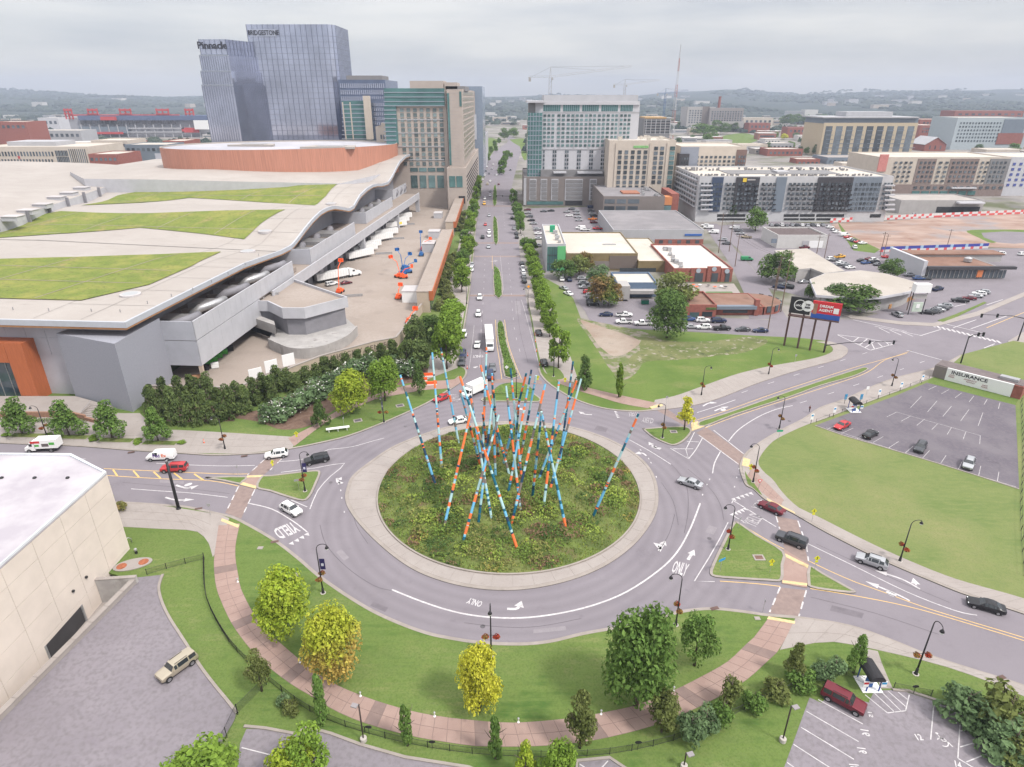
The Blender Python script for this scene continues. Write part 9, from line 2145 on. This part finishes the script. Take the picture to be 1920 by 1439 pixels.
lot([(1862,479,'silver','sedan',160),(1874,478,'white','suv',160),(1916,479,'white','suv',20),(1677,396,'white','suv',20),(1694,398,'white','van',20),(1714,404,'silver','sedan',20)],'near the brown roofed shop','cars near the earth site',0)
# kerbside cars up the boulevard on the left
lot([(909,330,'white','suv'),(911,322,'grey','suv'),(913,314,'white','sedan'),(914,308,'silver','sedan'),(905,338,'white','suv'),(922,318,'silver','sedan'),(925,310,'white','sedan'),(948,305,'red','sedan'),(957,320,'grey','suv')],'in the far part of the boulevard','cars in the far boulevard',92)
# ---------------------------------------------------------------- people
def person_mesh():
 J=[((0,0,.95),.13),((0,0,1.2),.13),((0,.0,1.42),.14),((0,0,1.53),.055),((0,.01,1.6),.07),((0,.02,1.7),.105),((0,.02,1.77),.07),
  ((-.19,0,1.42),.06),((-.25,-.05,1.15),.045),((-.24,.08,.92),.035),((.19,0,1.42),.06),((.25,.06,1.15),.045),((.25,.2,.95),.035),
  ((-.1,0,.9),.095),((-.1,.12,.5),.065),((-.1,.05,.08),.045),((-.1,.2,.04),.04),((.1,0,.9),.095),((.1,-.08,.5),.065),((.1,-.3,.12),.045),((.1,-.18,.04),.04)]
 E_=[(0,1),(1,2),(2,3),(3,4),(4,5),(5,6),(2,7),(7,8),(8,9),(2,10),(10,11),(11,12),(0,13),(13,14),(14,15),(15,16),(0,17),(17,18),(18,19),(19,20)]
 me=bpy.data.meshes.new('person');me.from_pydata([j[0]for j in J],E_,[]);o=bpy.data.objects.new('person_skin',me);COL.objects.link(o)
 o.modifiers.new('skin','SKIN');sk=me.skin_vertices[0]if me.skin_vertices else None
 if sk:
  for k,j in enumerate(J):sk.data[k].radius=(j[1],j[1])
  sk.data[0].use_root=True
 o.modifiers.new('sub','SUBSURF').levels=1
 out=bpy.data.meshes.new_from_object(o.evaluated_get(bpy.context.evaluated_depsgraph_get()));bpy.data.objects.remove(o)
 return out
def person(x,y,label,rz,top,legs,skin=(.35,.2,.14)):
 me=person_mesh();me.materials.clear()
 for m in(mat('cloth_%s'%label[:12],top,.8,var=0),mat('legs_%s'%label[:12],legs,.8,var=0),mat('skin_%.2f'%skin[0],skin,.6,var=0),mat('hair',(.03,.02,.015),.8,var=0)):me.materials.append(m)
 for p in me.polygons:
  c=p.center;p.use_smooth=True
  p.material_index=3 if c.z>1.72 or(c.z>1.6 and c.y<0)else 2 if c.z>1.5 or(abs(c.x)>.2 and c.z<1.2)else 0 if c.z>.95 else 1
 t=link('person',me,None,G(x,y,.17),rz);tag(t,label,'person')
person(1517,773,'person in a dark top walking along the right road edge',1.9,(.1,.04,.045),(.03,.03,.04));person(586,801,'person in black on the left path, nearer of two walkers',.8,(.02,.02,.025),(.02,.02,.03));person(594,800,'person in dark clothes on the left path, right of the other walker',.9,(.03,.03,.05),(.04,.04,.05))
# ================================================================ far country: hills, woods, small buildings
RIDGE=[(-900,176),(-400,166),(-100,164),(0,166),(80,171),(150,176),(230,177),(300,181),(380,182),(650,184),(900,182),(980,181),(1200,178),(1260,173),(1310,169),(1350,167),(1390,170),(1440,175),(1500,176),(1560,174),(1620,172),(1700,171),(1760,170),(1850,168),(1920,167),(2300,170),(2900,174)]
def ridge(px):
 for k in range(len(RIDGE)-1):
  if px<=RIDGE[k+1][0]:a,c=RIDGE[k],RIDGE[k+1];return a[1]+(c[1]-a[1])*(px-a[0])/(c[0]-a[0])
 return RIDGE[-1][1]
M_FOR=mat_layers('forest_hill',[(.03,.044,.04),((.046,.062,.05),.012,.42,.6,None),((.022,.034,.033),.03,.5,.66,None),((.2,.19,.17),.018,.66,.72,(1,.5,1))],bump=1.0,bscale=.06)
from mathutils import noise as mnoise
rows=[]
for Yk in(2300,2700,3100,3500,3900,4300,4700,5100,5500,5900,6300,6700,7200,7450):
 row=[]
 for k in range(181):
  px=-900+3800*k/180;x=AT(px,182,Yk).x
  zr=AT(px,ridge(px),6500).z;f_=max(0,(Yk-2300)/4200);f_=min(f_,1)**1.3
  if Yk>6500:f_=max(.0,1-(Yk-6500)/950)
  z=zr*f_+mnoise.noise(Vector((x*.0016,Yk*.0016,3)))*34*f_*(1 if Yk<6400 else .2)+mnoise.noise(Vector((x*.012,Yk*.01,9)))*5*min(1,f_*4)
  row.append((max(-7300,min(7300,x)),Yk,max(z,-.5 if 2300<Yk<7400 else-2)))
 rows.append(row)
b=MB();b.grid(rows);b.build('hills',M_FOR,kind='structure',smooth=True)
# woods as lumps of crowns
r=random.Random(21);v=[];f=[];mi=[]
BASE=[]
for j in range(6):BASE.append((math.cos(j*math.pi/3),math.sin(j*math.pi/3),.25))
for j in range(6):BASE.append((.72*math.cos(j*math.pi/3+.5),.72*math.sin(j*math.pi/3+.5),.75))
BASE.append((0,0,1.0));BF=[(j,(j+1)%6,6+(j+0)%6)for j in range(6)]+[((j+1)%6,6+(j+1)%6,6+j)for j in range(6)]+[(6+j,6+(j+1)%6,12)for j in range(6)]+[(5,4,3,2,1,0)]
def lump(x,y,z,w,h):
 i=len(v);a=r.uniform(0,6.3);ca,sa=math.cos(a),math.sin(a);m=r.choice((0,0,1,2))
 for p in BASE:
  k=r.uniform(.75,1.25);px_,py_=p[0]*k*w,p[1]*k*w
  v.append((x+px_*ca-py_*sa,y+px_*sa+py_*ca,z+p[2]*h*r.uniform(.85,1.12)))
 for q in BF:f.append(tuple(i+j for j in q));mi.append(m)
cnt=0
def clear_of(x,y):
 px,py=proj((x,y,0))
 if 870<px<985 and py>236:return False
 if 1200<px<1920 and py>262 and y<1000:return False
 if 100<px<395 and 222<py<268:return False
 return True
while cnt<11000:
 y=780+(r.random()**1.5)*3400;x=r.uniform(-1.05,1.05)*y*.95
 n_=mnoise.noise(Vector((x*.0035,y*.0022,1)))
 cnt+=1
 if n_<(.02 if y<1500 else-.12)or not clear_of(x,y):continue
 w=r.uniform(4,8)*(1+y/5000);lump(x,y,-.2,w,r.uniform(8,13))
me=bpy.data.meshes.new('woods');me.from_pydata(v,[],f)
FM=[mat('wood_dark',(.026,.04,.034),.95,var=.3,scale=.3),mat('wood_green',(.04,.058,.044),.95,var=.3,scale=.3),mat('wood_olive',(.052,.066,.05),.95,var=.3,scale=.3)]
for m in FM:me.materials.append(m)
me.polygons.foreach_set('material_index',mi)
o=link('woods',me,kind='stuff');tag(o,'distant woods spread over the flat country below the hills','woods')
v=[];f=[];mi=[]
for _ in range(9000):
 px=r.uniform(-300,2200);Yk=r.uniform(3000,6500);p=AT(px,182,Yk);zr=AT(px,ridge(px),6500).z*min(1,max(0,(Yk-2300)/4200))**1.3
 z=zr+mnoise.noise(Vector((p.x*.0016,Yk*.0016,3)))*34*min(1,(Yk-2300)/4200)**1.3
 if mnoise.noise(Vector((p.x*.0011,Yk*.0007,5)))<-.22:continue
 if abs(p.x)<7000:lump(p.x,Yk,z-3,r.uniform(10,26),r.uniform(10,17))
me=bpy.data.meshes.new('hill_woods');me.from_pydata(v,[],f)
for m in FM:me.materials.append(m)
me.polygons.foreach_set('material_index',mi)
o=link('hill_woods',me,kind='stuff');tag(o,'wooded slopes of the distant hills along the horizon','woods')
SB=[mat('far_wall_%d'%k,c,.85,var=.05)for k,c in enumerate(((.5,.48,.46),(.42,.36,.31),(.3,.13,.1),(.36,.36,.38),(.28,.25,.23)))]
k=0;tries=0
while k<270 and tries<9000:
 tries+=1
 y=r.uniform(720,2600);x=r.uniform(-1,1)*y*.86
 px,py=proj((x,y,0))
 if not clear_of(x,y)or(860<px<1000 and py>245)or(py>250 and not(px<400 or px>1210)):continue
 w,d_,h=r.uniform(14,50),r.uniform(14,36),r.uniform(5,13);m=r.randrange(5);k+=1
 t=thing('distant_building',('small white building far off among the trees below the hills','small tan building far off among the trees below the hills','small red brick building far off among the trees below the hills','small grey building far off among the trees below the hills','small brown building far off among the trees below the hills')[m],'building',(x,y,0),r.uniform(-.3,.3),'small far buildings')
 b=MB();b.box((0,0,h/2),(w,d_,h));b.build('wall',SB[m],t);b=MB();b.box((0,0,h+.2),(w+.6,d_+.6,.4));b.build('roof',SB[0]if r.random()<.6 else SB[3],t);b=MB();b.box((0,-d_/2-.05,h*.55),(w*.8,.2,h*.25));b.build('window_strip',M_DGLASS,t)
k=0;tries=0
while k<200 and tries<8000:
 tries+=1
 px,py=r.uniform(1205,1925),r.uniform(206,300)
 if(1530<px<1725 and py>240)or(1276<px<1545 and py>292)or(1345<px<1425 and 246<py<275)or(1640<px and py>288)or(1725<px<1780 and 255<py<290):continue
 g=G(px,py,0);k+=1
 if k%3:
  tree_at('broad',g,r.uniform(8,14),r.uniform(8,15),(L_DARK,L_MID,L_BLUE)[k%3],('dark round tree among the far blocks right of the boulevard','mid green round tree among the far blocks right of the boulevard','grey green round tree among the far blocks right of the boulevard')[k%3],'round trees among the far blocks',.04,'distant_tree')
 else:
  w,d_,hh=r.uniform(14,34),r.uniform(12,24),r.uniform(4,9);m=r.randrange(5)
  t=thing('distant_building','low '+('white','tan','red brick','grey','brown')[m]+' building among the far blocks right of the boulevard','building',g,r.uniform(-.15,.15),'low buildings among the far blocks')
  b=MB();b.box((0,0,hh/2),(w,d_,hh));b.build('wall',SB[m],t);b=MB();b.box((0,0,hh+.2),(w+.5,d_+.5,.4));b.build('roof',SB[(0,3,0)[k%3]],t)
  for j in range(5):b=MB();b.box((-w*.4+w*.2*j,-d_/2-.05,hh*.55),(w*.1,.2,hh*.3));b.build('window',M_DGLASS,t)
# city ground between the far blocks: streets and lots read as pale and dark patches; far bend of the boulevard
sheet('grass_patch',cat(GP([(955,262),(1000,262),(990,300),(978,292),(975,275)],.02),2,True),.02,M_GRASS2);sheet('grass_patch',cat(GP([(905,262),(935,262),(915,300),(905,312)],.02),2,True),.02,M_GRASS2)
for k in range(55):
 px=r.uniform(-100,2000);Yk=r.uniform(2600,5000);p=AT(px,182,Yk);f_=min(1,max(0,(Yk-2300)/4200))**1.3
 z=AT(px,ridge(px),6500).z*f_+mnoise.noise(Vector((p.x*.0016,Yk*.0016,3)))*34*f_
 w,d_,hh=r.uniform(30,90),r.uniform(20,40),r.uniform(8,20);t=thing('distant_building','tiny pale building on the wooded slope of the distant hills','building',(p.x,Yk,z),r.uniform(-.4,.4),'tiny buildings on the distant hills')
 b=MB();b.box((0,0,hh/2),(w,d_,hh+6));b.build('wall',SB[r.choice((0,0,1,3))],t);b=MB();b.box((0,0,hh/2+3.3+hh*.5),(w+1,d_+1,.8));b.build('roof',SB[0],t)
# ================================================================ air
hz=bpy.data.materials.new('haze');hz.use_nodes=True;t_=hz.node_tree;t_.nodes.clear();out=t_.nodes.new('ShaderNodeOutputMaterial');pv=t_.nodes.new('ShaderNodeVolumePrincipled')
pv.inputs['Color'].default_value=(.66,.74,.915,1);pv.inputs['Density'].default_value=1.3e-4;pv.inputs['Anisotropy'].default_value=.0
t_.links.new(pv.outputs[0],out.inputs['Volume'])
b=MB();b.box((0,3650,127.5),(15400,8200,265));b.build('haze',hz,kind='stuff')
